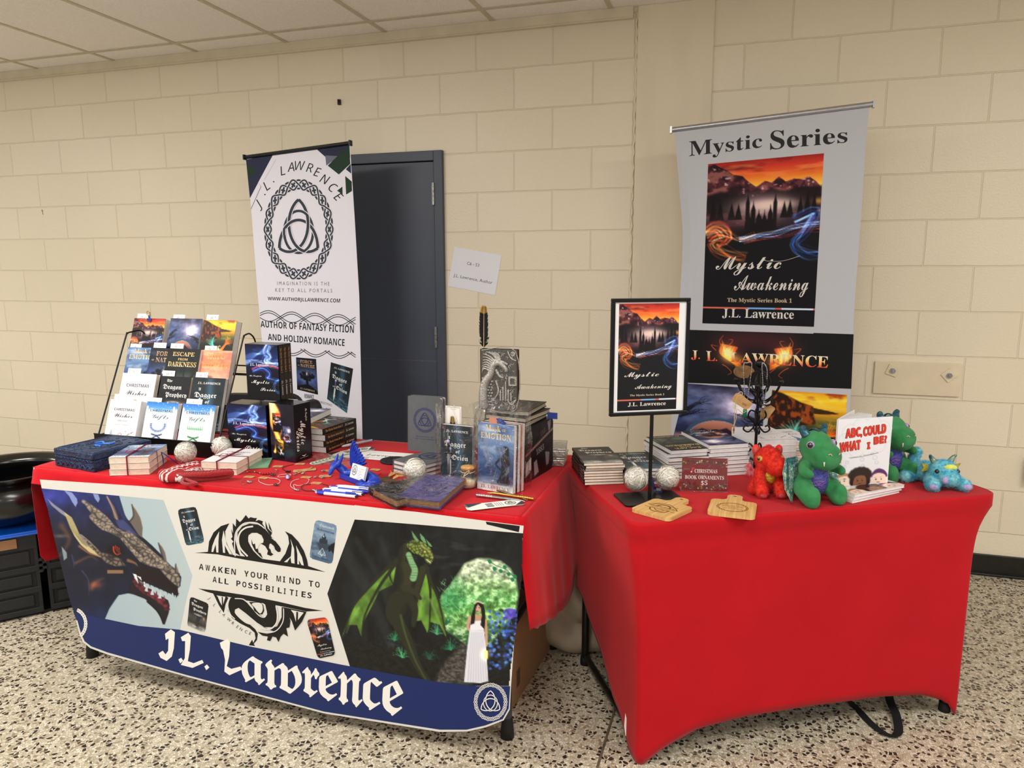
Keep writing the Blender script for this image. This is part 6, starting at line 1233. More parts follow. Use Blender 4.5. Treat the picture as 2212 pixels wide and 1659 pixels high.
# knitted stocking
mat('knit_red', '#b3131f', 0.9, noise=0.2, nscale=300, bump=0.8, bscale=420, sheen=.3)
def knit_material():
    mt = bpy.data.materials.new('knit_nordic'); mt.use_nodes = True; N = mt.node_tree.nodes; L = mt.node_tree.links; b = N['Principled BSDF']; tc = N.new('ShaderNodeTexCoord'); sx = N.new('ShaderNodeSeparateXYZ'); L.new(tc.outputs['Object'], sx.inputs[0])
    def M(op, a, bb=None, c=None):
        n = N.new('ShaderNodeMath'); n.operation = op
        for i, v in enumerate((a, bb, c)):
            if v is None: continue
            if isinstance(v, (int, float)): n.inputs[i].default_value = v
            else: L.new(v, n.inputs[i])
        return n.outputs[0]
    tri = M('PINGPONG', sx.outputs[1], .011); zig = M('MULTIPLY_ADD', tri, .8, sx.outputs[0]); band = M('PINGPONG', zig, .010); s1 = M('GREATER_THAN', band, .0058)
    ck = M('MULTIPLY', M('GREATER_THAN', M('PINGPONG', sx.outputs[1], .004), .002), M('GREATER_THAN', M('PINGPONG', sx.outputs[0], .017), .0135)); fac = M('MAXIMUM', M('MULTIPLY', s1, M('GREATER_THAN', M('PINGPONG', sx.outputs[0], .034), .012)), ck)
    mx = N.new('ShaderNodeMix'); mx.data_type = 'RGBA'; L.new(fac, mx.inputs[0]); mx.inputs[6].default_value = (*lin('#b8141f'), 1); mx.inputs[7].default_value = (*lin('#efe6e2'), 1); L.new(mx.outputs[2], b.inputs['Base Color']); b.inputs['Roughness'].default_value = .9
    nz = N.new('ShaderNodeTexNoise'); nz.inputs['Scale'].default_value = 420; L.new(tc.outputs['Object'], nz.inputs[0]); bp = N.new('ShaderNodeBump'); bp.inputs['Strength'].default_value = .8; bp.inputs['Distance'].default_value = .01; L.new(nz.outputs[0], bp.inputs['Height']); L.new(bp.outputs[0], b.inputs['Normal']); MATS['knit_nordic'] = mt
knit_material()
q = at(410, 1030, TZ); st = thing('knitted_stocking', 'red and white patterned knitted stocking with a ribbed red cuff lying at the table front', 'stocking', (q[0], q[1], GZ-.0), -.05)
me = blob([('l', [(-.055, .085, .016), (-.045, .03, .018), (-.04, -.02, .019), (0.0, -.045, .018)], [.020, .026, .030, .028]), ('l', [(-.01, .07, .015), (.0, .02, .017), (.02, -.03, .018)], [.02, .026, .026]), ('l', [(-.075, -.03, .016), (-.03, -.055, .017), (.02, -.05, .017)], [.022, .03, .024])], .004, 6)
for v in me.vertices: v.co.z = max(.0006, v.co.z*.75)
mesh_obj('foot', me, 'knit_nordic', st)
def cuff(m):
    P = cr([(.005, -.055, .022), (.05, -.05, .026), (.10, -.028, .026), (.145, .012, .026), (.15, .022, .02), (.13, .012, .014), (.08, -.03, .014), (.03, -.058, .014)], 6)
    m.tube(P, .013, 'knit_red', n=12, sy=.8)
    for i in range(0, len(P)-1): m.tube(cr([(P[i][0], P[i][1]-.012, P[i][2]+.001), (P[i][0], P[i][1]-.004, P[i][2]+.0115), (P[i][0]+.001, P[i][1]+.008, P[i][2]+.009)], 3), .0016, 'knit_red', n=5)
one('cuff', cuff, st); one('hanging_loop', lambda m: m.tube(cr([(.035, -.06, .014), (.05, -.085, .009), (.085, -.09, .008), (.1, -.075, .008), (.075, -.068, .009), (.045, -.062, .012)], 5), .0055, 'knit_red', n=8), st)
# boxed sets
def boxset(w, d, h, kind, lab, loc, yaw, spine3=False, side=None):
    o = thing('boxed_set', lab, 'box set', loc, yaw)
    def sl(m):
        m.box(0, w, 0, d, 0, h, 'print_gloss', '#0c0c12')
        if kind == 'smoke':
            f = Face(m, flat((0, -.0001, h), (1, 0, 0), (0, 0, -1)), 'print_gloss'); cover(f, 'smoke', w, h)
        else:
            f = Face(m, flat((0, -.0001, h), (1, 0, 0), (0, 0, -1)), 'print_gloss'); f.pic(pic('boxside'), [(0, 0), (w, 0), (w, h), (0, h)])
            g = Face(m, flat((w+.0001, 0, h), (0, 1, 0), (0, 0, -1)), 'print_gloss'); g.text(SCRIPT('The Complete'), d*.68, h*.10, h=d*.12, w=h*.22, col='#d8d4cc', rot=PI/2, al='l'); g.text(SCRIPT('Mystic'), d*.36, h*.30, w=h*.42, h=d*.34, col='#e8e4dc', rot=PI/2, al='l'); g.text(SCRIPT('Series'), d*.10, h*.46, w=h*.36, h=d*.3, col='#e8e4dc', rot=PI/2, al='l')
            g.poly([(d*.35, h*.90), (d*.5, h*.915), (d*.65, h*.90), (d*.52, h*.93), (d*.48, h*.93)], '#e8e4dc'); g.rect(d*.25, h*.945, d*.75, h*.95, '#a8a49c')
    one('slipcase', sl, o)
    if spine3:
        for k in range(3):
            bk = one('book', lambda m: (m.box(w-.004, w+.003, .003+k*(d-.006)/3, .003+(k+1)*(d-.006)/3-.001, .003, h-.003, 'print_gloss', '#101013')), o)
            def sp(m):
                g = Face(m, flat((w+.0032, .003+k*(d-.006)/3, h), (0, 1, 0), (0, 0, -1)), 'print_gloss'); D_ = (d-.006)/3; g.text(SERIF('The Mystic Series Book %d' % (k+1)), D_*.3, h*.06, w=h*.44, h=D_*.36, col='#b87848', rot=PI/2, al='l'); g.text(SERIF('J.L. Lawrence'), D_*.3, h*.64, w=h*.26, h=D_*.36, col='#d8d2c8', rot=PI/2, al='l')
            one('lettering', sp, bk)
    return o
a, b = at(497, 986, TZ), at(585, 992, TZ); yA = -1.545; hA = zfor(-.40, yA, 872)-TZ
boxset(.168, .085, hA, 'smoke', 'Mystic Series box set with blue smoke front, lower left of the three', (-.425, yA, GZ), -.02)
a, b, c = at(586, 992, TZ), at(638, 1000, TZ), at(673, 988, TZ); yB = math.atan2(b[1]-a[1], b[0]-a[0]); hB = zfor(b[0], b[1], 876)-TZ
boxset(float(np.hypot(*(b-a)[:2])), float(np.hypot(*(c-b)[:2])), hB, 'side', 'Mystic Series box set turned to show its small covers and tall lettered side', (a[0]+.003, a[1], GZ), yB)
hT = TZ+max(hA, hB)+.001; yC = -1.515; cA, cB = onY(522, 745, yC), onY(594, 744, yC)
boxset(cB[0]-cA[0], .078, (cA[2]+cB[2])/2-hT, 'smoke', 'Mystic Series box set with three black spines, standing on the other two', (cA[0]+.004, yC+.012, hT), -.03, True)
# stacks behind
s3 = book('phoenix', .14, .215, .0225, (SERIF('The Mystic Series Book 3'), SERIF('J.L. Lawrence')))
z = GZ
for i in range(4):
    z += .0225; dx = (.006, -.004, .004, -.006)[i]; yaw = PI-.07+(.03, -.02, .015, -.03)[i]; near = np.array([-.100+dx, -1.19+.0]); c_, s_ = math.cos(yaw), math.sin(yaw)
    corner = np.array([-.108+dx, -1.412])-np.array([-s_, c_])*.215   # foot end lies away from the camera
    lay(s3, .14, corner, yaw, z, 'thick Mystic Series Book 3, %s of four stacked behind the boxed sets' % ('bottom', 'second', 'third', 'top')[i], 'stack of Mystic Series Book 3'); z += .0004
z = GZ
for i in range(5):
    z += .0225; lay(book('portal', .14, .215, .0225, None), .14, (-.36+.004*i, -1.385), .12-.03*(i % 2), z, 'dark paperback, %s of the stack behind the boxed sets' % ('lowest', 'second', 'third', 'fourth', 'topmost')[i], 'dark paperbacks behind the boxed sets'); z += .0004
z = GZ
for i in range(6):
    z += .021; lay(book('white', .127, .19, .021, None, '#e4e2e0', '#e8e6e4'), .127, (-.57+.003*i, -1.27+.0), .10-.05*(i % 2), z, 'white paperback, %s of the stack between the rack and the boxed sets' % ('lowest', 'second', 'third', 'fourth', 'fifth', 'topmost')[i], 'white paperbacks behind the rack'); z += .0004
# office chair behind the table (armrests show beside the rack)
mat('chair_black', '#141416', 0.6, noise=0.15, nscale=60, bump=.1, bscale=300)
ch = thing('office_chair', 'black office chair behind the rack with only its padded armrests showing', 'chair', (-.93, -.80, 0), .25)
one('seat', lambda m: m.prism(rrect(-.24, .24, -.24, .22, .07), .44, .51, 'chair_black'), ch, .02); one('backrest', lambda m: m.prism(rrect(-.22, .22, .50, .78, .07), .19, .24, 'chair_black', axis='y'), ch, .015); one('column', lambda m: m.tube([(0, 0, .09), (0, 0, .44)], .025, 'black_metal'), ch)
for k in range(5): one('leg', lambda m: m.tube([(0, 0, .1), (.28*math.cos(k*1.2566), .28*math.sin(k*1.2566), .055)], [.025, .016], 'black_metal'), ch); one('wheel', lambda m: m.ball((.28*math.cos(k*1.2566), .28*math.sin(k*1.2566), .028), .028, 'rubber', n=12), ch)
for sx in (-.31, .31):
    a_ = one('armrest', lambda m: m.tube(cr([(sx, -.20, .72), (sx, -.14, .755), (sx, 0, .76), (sx, .13, .745), (sx, .17, .71)], 5), .024, 'chair_black', n=12), ch); one('arm_post', lambda m: m.tube([(sx, .0, .74), (sx, .02, .55), (sx*.7, .03, .47)], .016, 'black_metal'), a_)
# paper goods
mat('pack_green', '#8fc4a0', 0.35, noise=0.08)
q = at(552, 1003, TZ); tag(one('card_packet', lambda m: (m.box(-.05, .05, -.06, .06, 0, .005, 'pack_green'), m.box(-.052, .052, -.062, .062, -.0002, .0056, 'film'))), 'pale green card packet under the tied white books', 'packet', loc=(q[0], q[1], GZ+.0003), rz=.5)
def bookmark_print(m, w, h, z):
    f = Face(m, flat((-w/2, h/2, z), (1, 0, 0), (0, -1, 0)), 'print'); f.poly([(0, 0), (w*.3, 0), (0, h*.5)], '#2a3440'); f.poly([(w, h), (w*.82, h), (w, h*.4)], '#2a3440'); f.poly([(w, 0), (w*.8, 0), (w, h*.25)], '#2c4a3c')
    emblem(f, w*.78, h*.5, h*.34, h*.34, '#33383f', '#ecece6', .8)
    for i in range(4): f.rect(w*(.5+.04*i), h*.2, w*(.512+.04*i), h*.8, '#70757c')
    for i in range(3): f.rect(w*.33, h*(.2+.22*i), w*.46, h*(.34+.22*i), '#2c3138')
def fan(cx, cy, n, w, h, yaw, name, lab, grp, sp=.05):
    for i in range(n):
        def g(m, i=i):
            m.box(-w/2, w/2, -h/2, h/2, 0, .0005, 'print', '#ecece4'); bookmark_print(m, w, h, .0006)
        tag(one('bookmark', g), lab % ('bottom', 'second', 'third', 'fourth', 'top')[i if i < n-1 else 4], 'bookmark', grp, (cx+.003*i, cy-.002*i, GZ+.0012*i), yaw+sp*(i-n/2))
q = at(757, 976, TZ); fan(q[0], q[1], 5, .17, .05, .95, 'bookmark', 'white printed bookmark, %s of the fan beside the Mystic Series Book 3 stack', 'fan of bookmarks behind the blue dragon')
a, b = at(1012, 1095, TZ), at(1122, 1083, TZ); fan((a[0]+b[0])/2, (a[1]+b[1])/2-.01, 4, .165, .05, math.atan2(b[1]-a[1], b[0]-a[0]), 'bookmark', 'white printed bookmark, %s of the pile on the front right table corner', 'pile of bookmarks at the table corner', .03)
def pen(lab, grp, loc, yaw, body, tip, end, L_=.145, r_=.0052, pitch=0):
    o = thing('pen', lab, 'pen', loc, 0, grp, (0, -pitch, yaw)); one('barrel', lambda m: m.tube([(-L_*.28, 0, r_), (L_*.45, 0, r_)], r_, 'print', body, n=10), o); one('grip', lambda m: (m.tube([(-L_*.45, 0, r_), (-L_*.28, 0, r_)], [r_*.75, r_*1.02], 'print', tip, n=10), m.tube([(-L_*.5, 0, r_), (-L_*.45, 0, r_)], [.001, r_*.7], 'print', '#c8c8cc', n=8)), o); one('button', lambda m: (m.tube([(L_*.45, 0, r_), (L_*.5, 0, r_)], r_*.6, 'print', end, n=8), m.box(L_*.22, L_*.44, -.0012, .0012, r_*1.9, r_*2.3, 'print', end)), o); return o
a, b = at(745, 966, TZ), at(782, 956, TZ); pen('silver and blue pen leaning against the Mystic Series Book 3 stack', None, ((a[0]+b[0])/2+.03, (a[1]+b[1])/2-.02, GZ+.008), 1.1, '#b0b2b8', '#c8c8cc', '#26309c')
cols = [('#eeeef4', '#2a3ec0', '#15151a'), ('#2c40c4', '#1e2c9a', '#2a3ec0'), ('#eeeef4', '#2a3ec0', '#15151a'), ('#f0f0f6', '#f0f0f6', '#2a3ec0'), ('#2c40c4', '#eeeef4', '#15151a'), ('#eeeef4', '#2a3ec0', '#2a3ec0'), ('#f0f0f6', '#e4e4ee', '#15151a')]
for i, (c1, c2, c3) in enumerate(cols):
    pen('%s pen, %s from the front in the row before the blue dragon' % ('blue' if c1 == '#2c40c4' else 'white and blue', ('first', 'second', 'third', 'fourth', 'fifth', 'sixth', 'seventh')[i]), 'row of pens before the blue dragon', (.205+.004*i-.012*(i % 2), -1.862+.0135*i, GZ+.0006), (.0, .03, -.02, .01, -.03, .02, .0)[i], c1, c2, c3)
# name sheet
def sheet(m):
    m.box(-.14, .14, -.058, .058, 0, .0006, 'print_matte', '#eceaec'); f = Face(m, flat((-.14, .058, .0006), (1, 0, 0), (0, -1, 0)), 'print_matte'); f.text(ITAL('J.L. Lawrence'), .14, .07, h=.024, w=.2, col='#26262c'); f.rect(.06, .085, .22, .088, '#a0a4b8'); f.rect(.08, .096, .2, .099, '#a0a4b8'); f.rect(.07, .02, .21, .023, '#b4b8c8')
q = at(822, 985, TZ); tag(one('name_sheet', sheet), 'white strip of paper reading J.L. Lawrence behind the blue dragon', 'sign', loc=(q[0]-.02, q[1]-.0, GZ+.0004), rz=.02)
for i in range(7):
    q = at(684+7.5*i, 1000-1.5*i, TZ); tag(one('sticker', lambda m: (m.prism([(.022*math.cos(k*.4189), .026*math.sin(k*.4189)) for k in range(15)], 0, .0004, 'print', '#f0f0ee'), m.prism([(.015*math.cos(k*.4189), .018*math.sin(k*.4189)) for k in range(15)], .0004, .0006, 'print', '#7cb45a'), m.prism([(.016*math.cos(k*.4189), .0195*math.sin(k*.4189)) for k in range(15)], .0003, .0005, 'print', '#2c3a34'))), 'white edged green sticker, %s from the left in the fan beside the turned box set' % ('first', 'second', 'third', 'fourth', 'fifth', 'sixth', 'seventh')[i], 'sticker', 'fan of green stickers', (q[0], q[1], GZ+.001*i), -.3)
q = at(745, 998, TZ); tag(one('plastic_bag', lambda m: m.grid(np.array([[(x, y, .010+.004*math.sin(x*60+y*90)+.003*math.sin(y*140)) for y in np.linspace(-.06, .06, 14)] for x in np.linspace(-.10, .11, 24)]), 'film')), 'crumpled clear plastic bag lying over the green stickers', 'bag', loc=(q[0]-.03, q[1]-.02, GZ), rz=.15)
mat('coaster_black', '#1c1c22', 0.6, noise=0.2, nscale=100, bump=.6, bscale=160)
q = at(868, 996, TZ); tag(one('coaster', lambda m: (m.lathe([(0, 0), (.05, 0), (.05, .005), (.046, .006), (.044, .0045), (0, .0045)], 'coaster_black', n=40), [m.tube(np.array([((.03-.004*k)*math.cos(t), (.03-.004*k)*math.sin(t), .005) for t in np.linspace(0, 6.28, 30)]), .0012, 'coaster_black', n=5) for k in (0, 3)])), 'round black embossed coaster beside the grey notebooks', 'coaster', loc=(q[0]-.025, q[1]-.01, GZ))

# ================================================================ JEWELLERY ON CARDS
def jewel(px, py, yaw, lab, cord=None, loop=None, charm=None, w=.034, h=.024, ears=None, z=0):
    q = at(px, py, TZ); o = thing('jewellery_card', lab, 'jewellery', (q[0], q[1], GZ+z), yaw, 'jewellery on kraft cards')
    def cd_(m):
        n = .006; m.prism([(-w/2+n, -h/2), (-w/2+n*1.6, -h/2+.003), (w/2-n*1.6, -h/2+.003), (w/2-n, -h/2), (w/2, -h/2+n), (w/2, h/2-n*.5), (w/2-n, h/2), (-w/2+n, h/2), (-w/2, h/2-n*.5), (-w/2, -h/2+n)], 0, .0008, 'kraft'); f = Face(m, flat((-w/2, h/2, .0009), (1, 0, 0), (0, -1, 0)), 'print_matte'); f.rect(w*.35, h*.4, w*.65, h*.45, '#6a5238'); f.rect(w*.3, h*.52, w*.7, h*.55, '#6a5238')
    one('card', cd_, o)
    R = rotz(-yaw)
    def L(p): d = at(p[0], p[1], TZ)-q; v = R @ Vector((d[0], d[1], 0)); return (v[0], v[1], .0016)
    if loop: one('cord', lambda m: m.tube(cr([L(p) for p in loop], 7), .0011 if cord != 'silver' else .0009, cord, n=6), o)
    if charm:
        c, mt = charm; p = L(c)
        one('charm', lambda m: (m.ball((p[0], p[1], .004), .0065, mt, n=10, sc=(1, .7, .5)), m.tube(np.array([(p[0]+.006*math.cos(t)+.006, p[1]+.004*math.sin(t), .003) for t in np.linspace(0, 6.28, 12)]), .0013, mt, n=5)), o)
    for e in ears or []:
        p = L(e[:2]); one('earring', lambda m: (m.tube(np.array([(p[0]+.006*math.cos(t), p[1]+.006*math.sin(t), .0035) for t in np.linspace(0, 6.28, 16)]), .0013, e[2], n=5), m.ball((p[0], p[1], .003), .0035, e[3], n=8, sc=(1, 1, .5))), o)
mat('stone_lilac', '#b4aee0', 0.12, noise=0.15, nscale=60); mat('stone_green', '#0c6a44', 0.15, noise=0.2); mat('bead_red', '#9a2020', 0.25); mat('pewter', '#4a4848', 0.35, 0.85, noise=0.3, nscale=120)
J = lambda x, y: (500+x*.12658, 960+y*.12658)
jewel(*J(300, 560), .1, 'kraft card with a silver dragon charm chain nearest the red stocking cuff', 'silver', [J(230, 600), J(160, 650), J(200, 690), J(290, 660), J(400, 610)], (J(290, 655), 'silver'))
jewel(*J(545, 575), .0, 'kraft card with a pale pink cord and dark round pendant', 'pink_cord', [J(470, 610), J(480, 650), J(600, 700), J(700, 700), J(800, 680), J(830, 630), J(760, 595), J(640, 585)], (J(745, 705), 'pewter'))
jewel(*J(790, 380), .25, 'kraft card with a thin silver chain just below the green packet', 'silver', [J(690, 420), J(740, 440), J(790, 450), J(750, 500), J(700, 530)], (J(695, 540), 'pewter'))
jewel(*J(1170, 338), .35, 'kraft card with a black cord below the turned box set corner', 'black_cord', [J(1060, 352), J(920, 385), J(870, 430), J(960, 470), J(1010, 455)], (J(950, 485), 'black_metal'))
jewel(*J(1165, 455), .55, 'large kraft card with round earrings at the middle of the jewellery', ears=[(*J(1085, 522), 'silver', 'wine_ribbon'), (*J(1160, 490), 'gold', 'silver')], w=.044, h=.034)
jewel(*J(1330, 440), .6, 'large kraft card with a purple stone earring overlapping its neighbour', ears=[(*J(1215, 515), 'silver', 'stone_lilac'), (*J(1360, 420), 'gold', 'silver')], w=.044, h=.032, z=.001)
jewel(*J(1270, 566), .1, 'kraft card with a double pink cord bracelet before the big earring cards', 'pink_cord', [J(1150, 600), J(1040, 640), J(1010, 720), J(1080, 770), J(1060, 700), J(1150, 715), J(1280, 680), J(1325, 620), J(1310, 600)], (J(1100, 792), 'silver'))
jewel(*J(1445, 665), .05, 'kraft card with a black cord bracelet nearest the pens', 'black_cord', [J(1350, 695), J(1230, 700), J(1190, 760), J(1260, 800), J(1380, 805), J(1500, 790), J(1640, 750), J(1645, 710), J(1550, 690)], (J(1405, 800), 'silver'))
jewel(*J(1600, 545), .45, 'kraft card with two round silver earrings beside the blue dragon', ears=[(*J(1430, 572), 'silver', 'silver'), (*J(1550, 582), 'silver', 'silver')], w=.04, h=.03)
jewel(*J(1640, 455), .2, 'kraft card with two black stone earrings behind the blue dragon head', ears=[(*J(1565, 465), 'silver', 'black_metal'), (*J(1700, 488), 'silver', 'black_metal')])
J2 = lambda x, y: (700+x*.11754, 930+y*.11754)
jewel(*J2(940, 725), .0, 'kraft card with trailing dark red cords to the right of the blue dragon', 'wine_ribbon', [J2(860, 760), J2(780, 770), J2(700, 800), J2(800, 850), J2(920, 870), J2(1050, 800)], None)
o = tag(one('bead_bracelet', lambda m: [m.ball((-.05+.008*i, .006*math.sin(i*.6)-.004*(i > 6), .003), .003 if i < 8 else .0045, 'bead_red' if i % 3 or i > 7 else 'gold', n=8) for i in range(13)]), 'string of red and gold beads in front of the tied white books', 'jewellery', loc=(*at(*J(500, 500), TZ)[:2], GZ), rz=.1)
t = thing('crystal_pendant', 'lilac crystal pendant on a pale cord among the jewellery cards', 'jewellery', (*at(*J(960, 590), TZ)[:2], GZ+.006), -.95)
one('crystal', lambda m: (m.tube([(-.014, 0, 0), (.012, 0, 0), (.019, 0, 0)], [.0058, .006, .001], 'stone_lilac', n=6)), t); one('setting', lambda m: m.tube([(-.017, 0, 0), (-.008, 0, 0)], .0066, 'silver', n=8), t); one('cord', lambda m: m.tube(cr([(-.016, 0, 0), (-.03, .01, -.004), (-.05, .008, -.005), (-.055, -.02, -.005), (-.03, -.03, -.005), (-.02, -.005, -.004)], 6), .0011, 'pink_cord', n=6), t)

# ================================================================ MIDDLE AND RIGHT OF THE LEFT TABLE
mat('grey_leatherette', '#5c5f62', 0.55, noise=0.05, nscale=40, bump=.08, bscale=600); mat('elastic_grey', '#3c3e42', 0.7, noise=.1)
NW, NH, NT = .133, .195, .0145
def notebook(lab, loc, rot, grp, standing=False):
    o = thing('notebook', lab, 'notebook', loc, 0, grp, rot)
    def cov(m):
        P = [(-NW/2, 0), (NW/2-.012, 0), (NW/2-.004, .004), (NW/2, .012), (NW/2, NH-.012), (NW/2-.004, NH-.004), (NW/2-.012, NH), (-NW/2, NH)]
        m.prism(P, 0, .0012, 'grey_leatherette', axis='y'); m.prism(P, NT-.0012, NT, 'grey_leatherette', axis='y'); m.box(-NW/2-.0006, -NW/2+.001, 0, NT, 0, NH, 'grey_leatherette')
        f = Face(m, flat((-NW/2, -.0001, NH), (1, 0, 0), (0, 0, -1)), 'print'); emblem(f, NW*.5, NH*.42, NW*.33, NW*.33, '#2c2e6c', '#5c5f62', .6); f.text('IMAGINATION IS THE', NW*.5, NH*.735, h=.004, w=NW*.5, col='#2c2e6c'); f.text('KEY TO ALL PORTALS', NW*.5, NH*.775, h=.004, w=NW*.56, col='#2c2e6c')
    one('cover', cov, o); one('page_block', lambda m: m.box(-NW/2+.001, NW/2-.003, .0013, NT-.0013, .003, NH-.003, 'paper'), o); one('elastic_band', lambda m: m.box(NW/2-.02, NW/2-.014, NT+.0001, NT+.0006, 0, NH, 'elastic_grey'), o); return o
a, b = at(848, 1020, TZ), at(906, 1036, TZ); nyaw = math.atan2(b[1]-a[1], b[0]-a[0]); nc, ns = math.cos(nyaw), math.sin(nyaw); z = GZ
for i in range(3):
    z += NT; notebook('grey notebook with a blue knot emblem, %s of the flat stack of three' % ('bottom', 'middle', 'top')[i], (a[0]+nc*NW/2+.002*i, a[1]+ns*NW/2, z), (-PI/2, 0, nyaw+.02*(i-1)), 'stack of grey notebooks'); z += .0004
yN = -1.447
for i, (dx, dy) in enumerate(((0, 0), (.003, .017))):
    A, B = onY(885, 888, yN), onY(946, 888, yN); notebook('grey notebook with a blue knot emblem standing upright on the stack, %s' % ('front one', 'behind the front one')[i], ((A[0]+B[0])/2+dx, yN+dy, z), (-.05, 0, -.06), 'standing grey notebooks')
q = at(897, 1041, TZ); ornament(q[0], q[1], .041, 3, 'clear ball of paper strips beside the grey notebooks and purple journal')
# blue dragon card holder
mat('dragon_blue', '#1d3fb0', 0.32, noise=.12, nscale=50, bump=.12, bscale=120)
a, b = at(737, 1034, TZ), at(790, 1053, TZ); hy_ = math.atan2(b[1]-a[1], b[0]-a[0]); dh = thing('dragon_card_holder', 'glossy blue dragon shaped holder with a raised wing holding business cards', 'card holder', (a[0], a[1], GZ), hy_)
LB = float(np.hypot(*(b-a)[:2]))
hw = zfor(.175, -1.69, 958)-TZ
bm = blob([('l', [(0, .02, .012), (.03, .04, .014), (LB*.6, .05, .014), (LB+.012, .03, .014), (LB+.02, .005, .018)], [.014, .016, .018, .018, .012]), ('l', [(-.005, .025, .01), (-.022, .012, .03), (-.026, -.002, .042), (-.022, -.018, .034), (-.018, -.03, .018)], [.015, .014, .013, .010, .006]),
           ('l', [(-.028, .0, .045), (-.036, .008, .062), (-.034, .014, .076)], [.008, .006, .002]), ('l', [(-.014, .0, .045), (-.010, .01, .064), (-.004, .014, .082)], [.008, .006, .002]), ('l', [(-.03, -.01, .036), (-.044, -.014, .046)], [.006, .002]),
           ('l', [(LB-.005, .0, .008), (LB-.006, -.012, .02), (LB+.004, -.014, .030)], [.010, .008, .002]), ('l', [(LB+.02, .01, .012), (LB+.012, -.012, .008), (LB-.03, -.012, .006)], [.014, .012, .006])], .0028, 3)
for v in bm.vertices: v.co.z = max(.0004, v.co.z)
mesh_obj('body', bm, 'dragon_blue', dh)
one('trough', lambda m: (m.box(-.004, LB, -.004, -.001, 0, .017, 'dragon_blue'), m.box(-.004, LB, -.004, .014, 0, .003, 'dragon_blue')), dh, .001)
def wing(m):
    c = (.022, .045); 
    for k in range(9):
        t = k/8; z1 = hw*(1-.50*t); w = .014; pts = cr([(c[0]-.004+.014*t, c[1], .02), (c[0]-.026+.036*t, c[1]+.004, hw*.35), (c[0]-.020+.056*t, c[1]+.002, z1*.8), (c[0]-.002+.064*t, c[1], z1)], 6); R = np.interp(np.linspace(0, 1, len(pts)), [0, .4, .85, 1], [.008, .010, .0075, .001]); m.tube(pts, R, 'dragon_blue', n=8, sy=.45)
        for j in range(3): p = pts[len(pts)*(j+2)//6]; m.tube(cr([p, p+[.008, -.004, .010], p+[.012, -.004, .024]], 3), [.005]*4+[.004]*2+[.001], 'dragon_blue', n=6, sy=.5)
one('wing', wing, dh)
bc = thing('business_cards', 'stack of white business cards leaning in the blue dragon holder', 'cards', dh.location, hy_)
def cards(m):
    m.M = tr(LB*.5+.006, .006, .0062) @ rotx(-.32); m.box(-.038, .038, 0, .009, 0, .052, 'print', '#c9cbd0'); f = Face(m, flat((-.038, -.0001, .052), (1, 0, 0), (0, 0, -1)), 'print'); f.rect(0, 0, .076, .052, '#f0f0f4'); emblem(f, .019, .02, .014, .017, '#33383f', '#f0f0f4', .8); f.text(SERIF('J.L. Lawrence'), .055, .012, h=.003, w=.03, col='#44505c')
    for i in range(6): f.rect(.038, .017+.005*i, .038+(.030, .024, .028, .018, .026, .02)[i], .018+.005*i, '#7c848c')
one('cards', cards, bc)
# leather tags with raffia
mat('leather_brown', '#5a4430', 0.7, noise=.25, nscale=60, bump=.25, bscale=200); mat('raffia', '#c8a468', 0.8, noise=.2, nscale=80)
for i, (p0, p1) in enumerate((((787, 1052), (842, 1031)), ((796, 1057), (852, 1038)))):
    a, b = at(*p0, TZ), at(*p1, TZ); L_ = float(np.hypot(*(b-a)[:2])); y_ = math.atan2(b[1]-a[1], b[0]-a[0]); o = thing('leather_bookmark', 'brown leather bookmark with a raffia tassel, %s beside the blue dragon' % ('nearer', 'overlapping the other')[i], 'bookmark', (a[0], a[1], GZ+.0028*i+.0002), y_, 'leather bookmarks')
    one('strap', lambda m: (m.prism([(0, -.014), (L_*.88, -.014), (L_, -.006), (L_, .006), (L_*.88, .014), (0, .014)], 0, .0024, 'leather_brown'), [m.box(L_*(.2+.12*k), L_*(.26+.12*k), -.004, .003, .0024, .0026, 'black_metal') for k in range(2)]), o)
    rr = np.random.RandomState(i); one('tassel', lambda m: [m.tube(cr([(L_-.006, 0, .003), (L_+.012, rr.uniform(-.008, .008), .008), (L_+rr.uniform(.02, .045), rr.uniform(-.03, .03), rr.uniform(.002, .014))], 4), .0009, 'raffia', n=4) for k in range(14)], o)
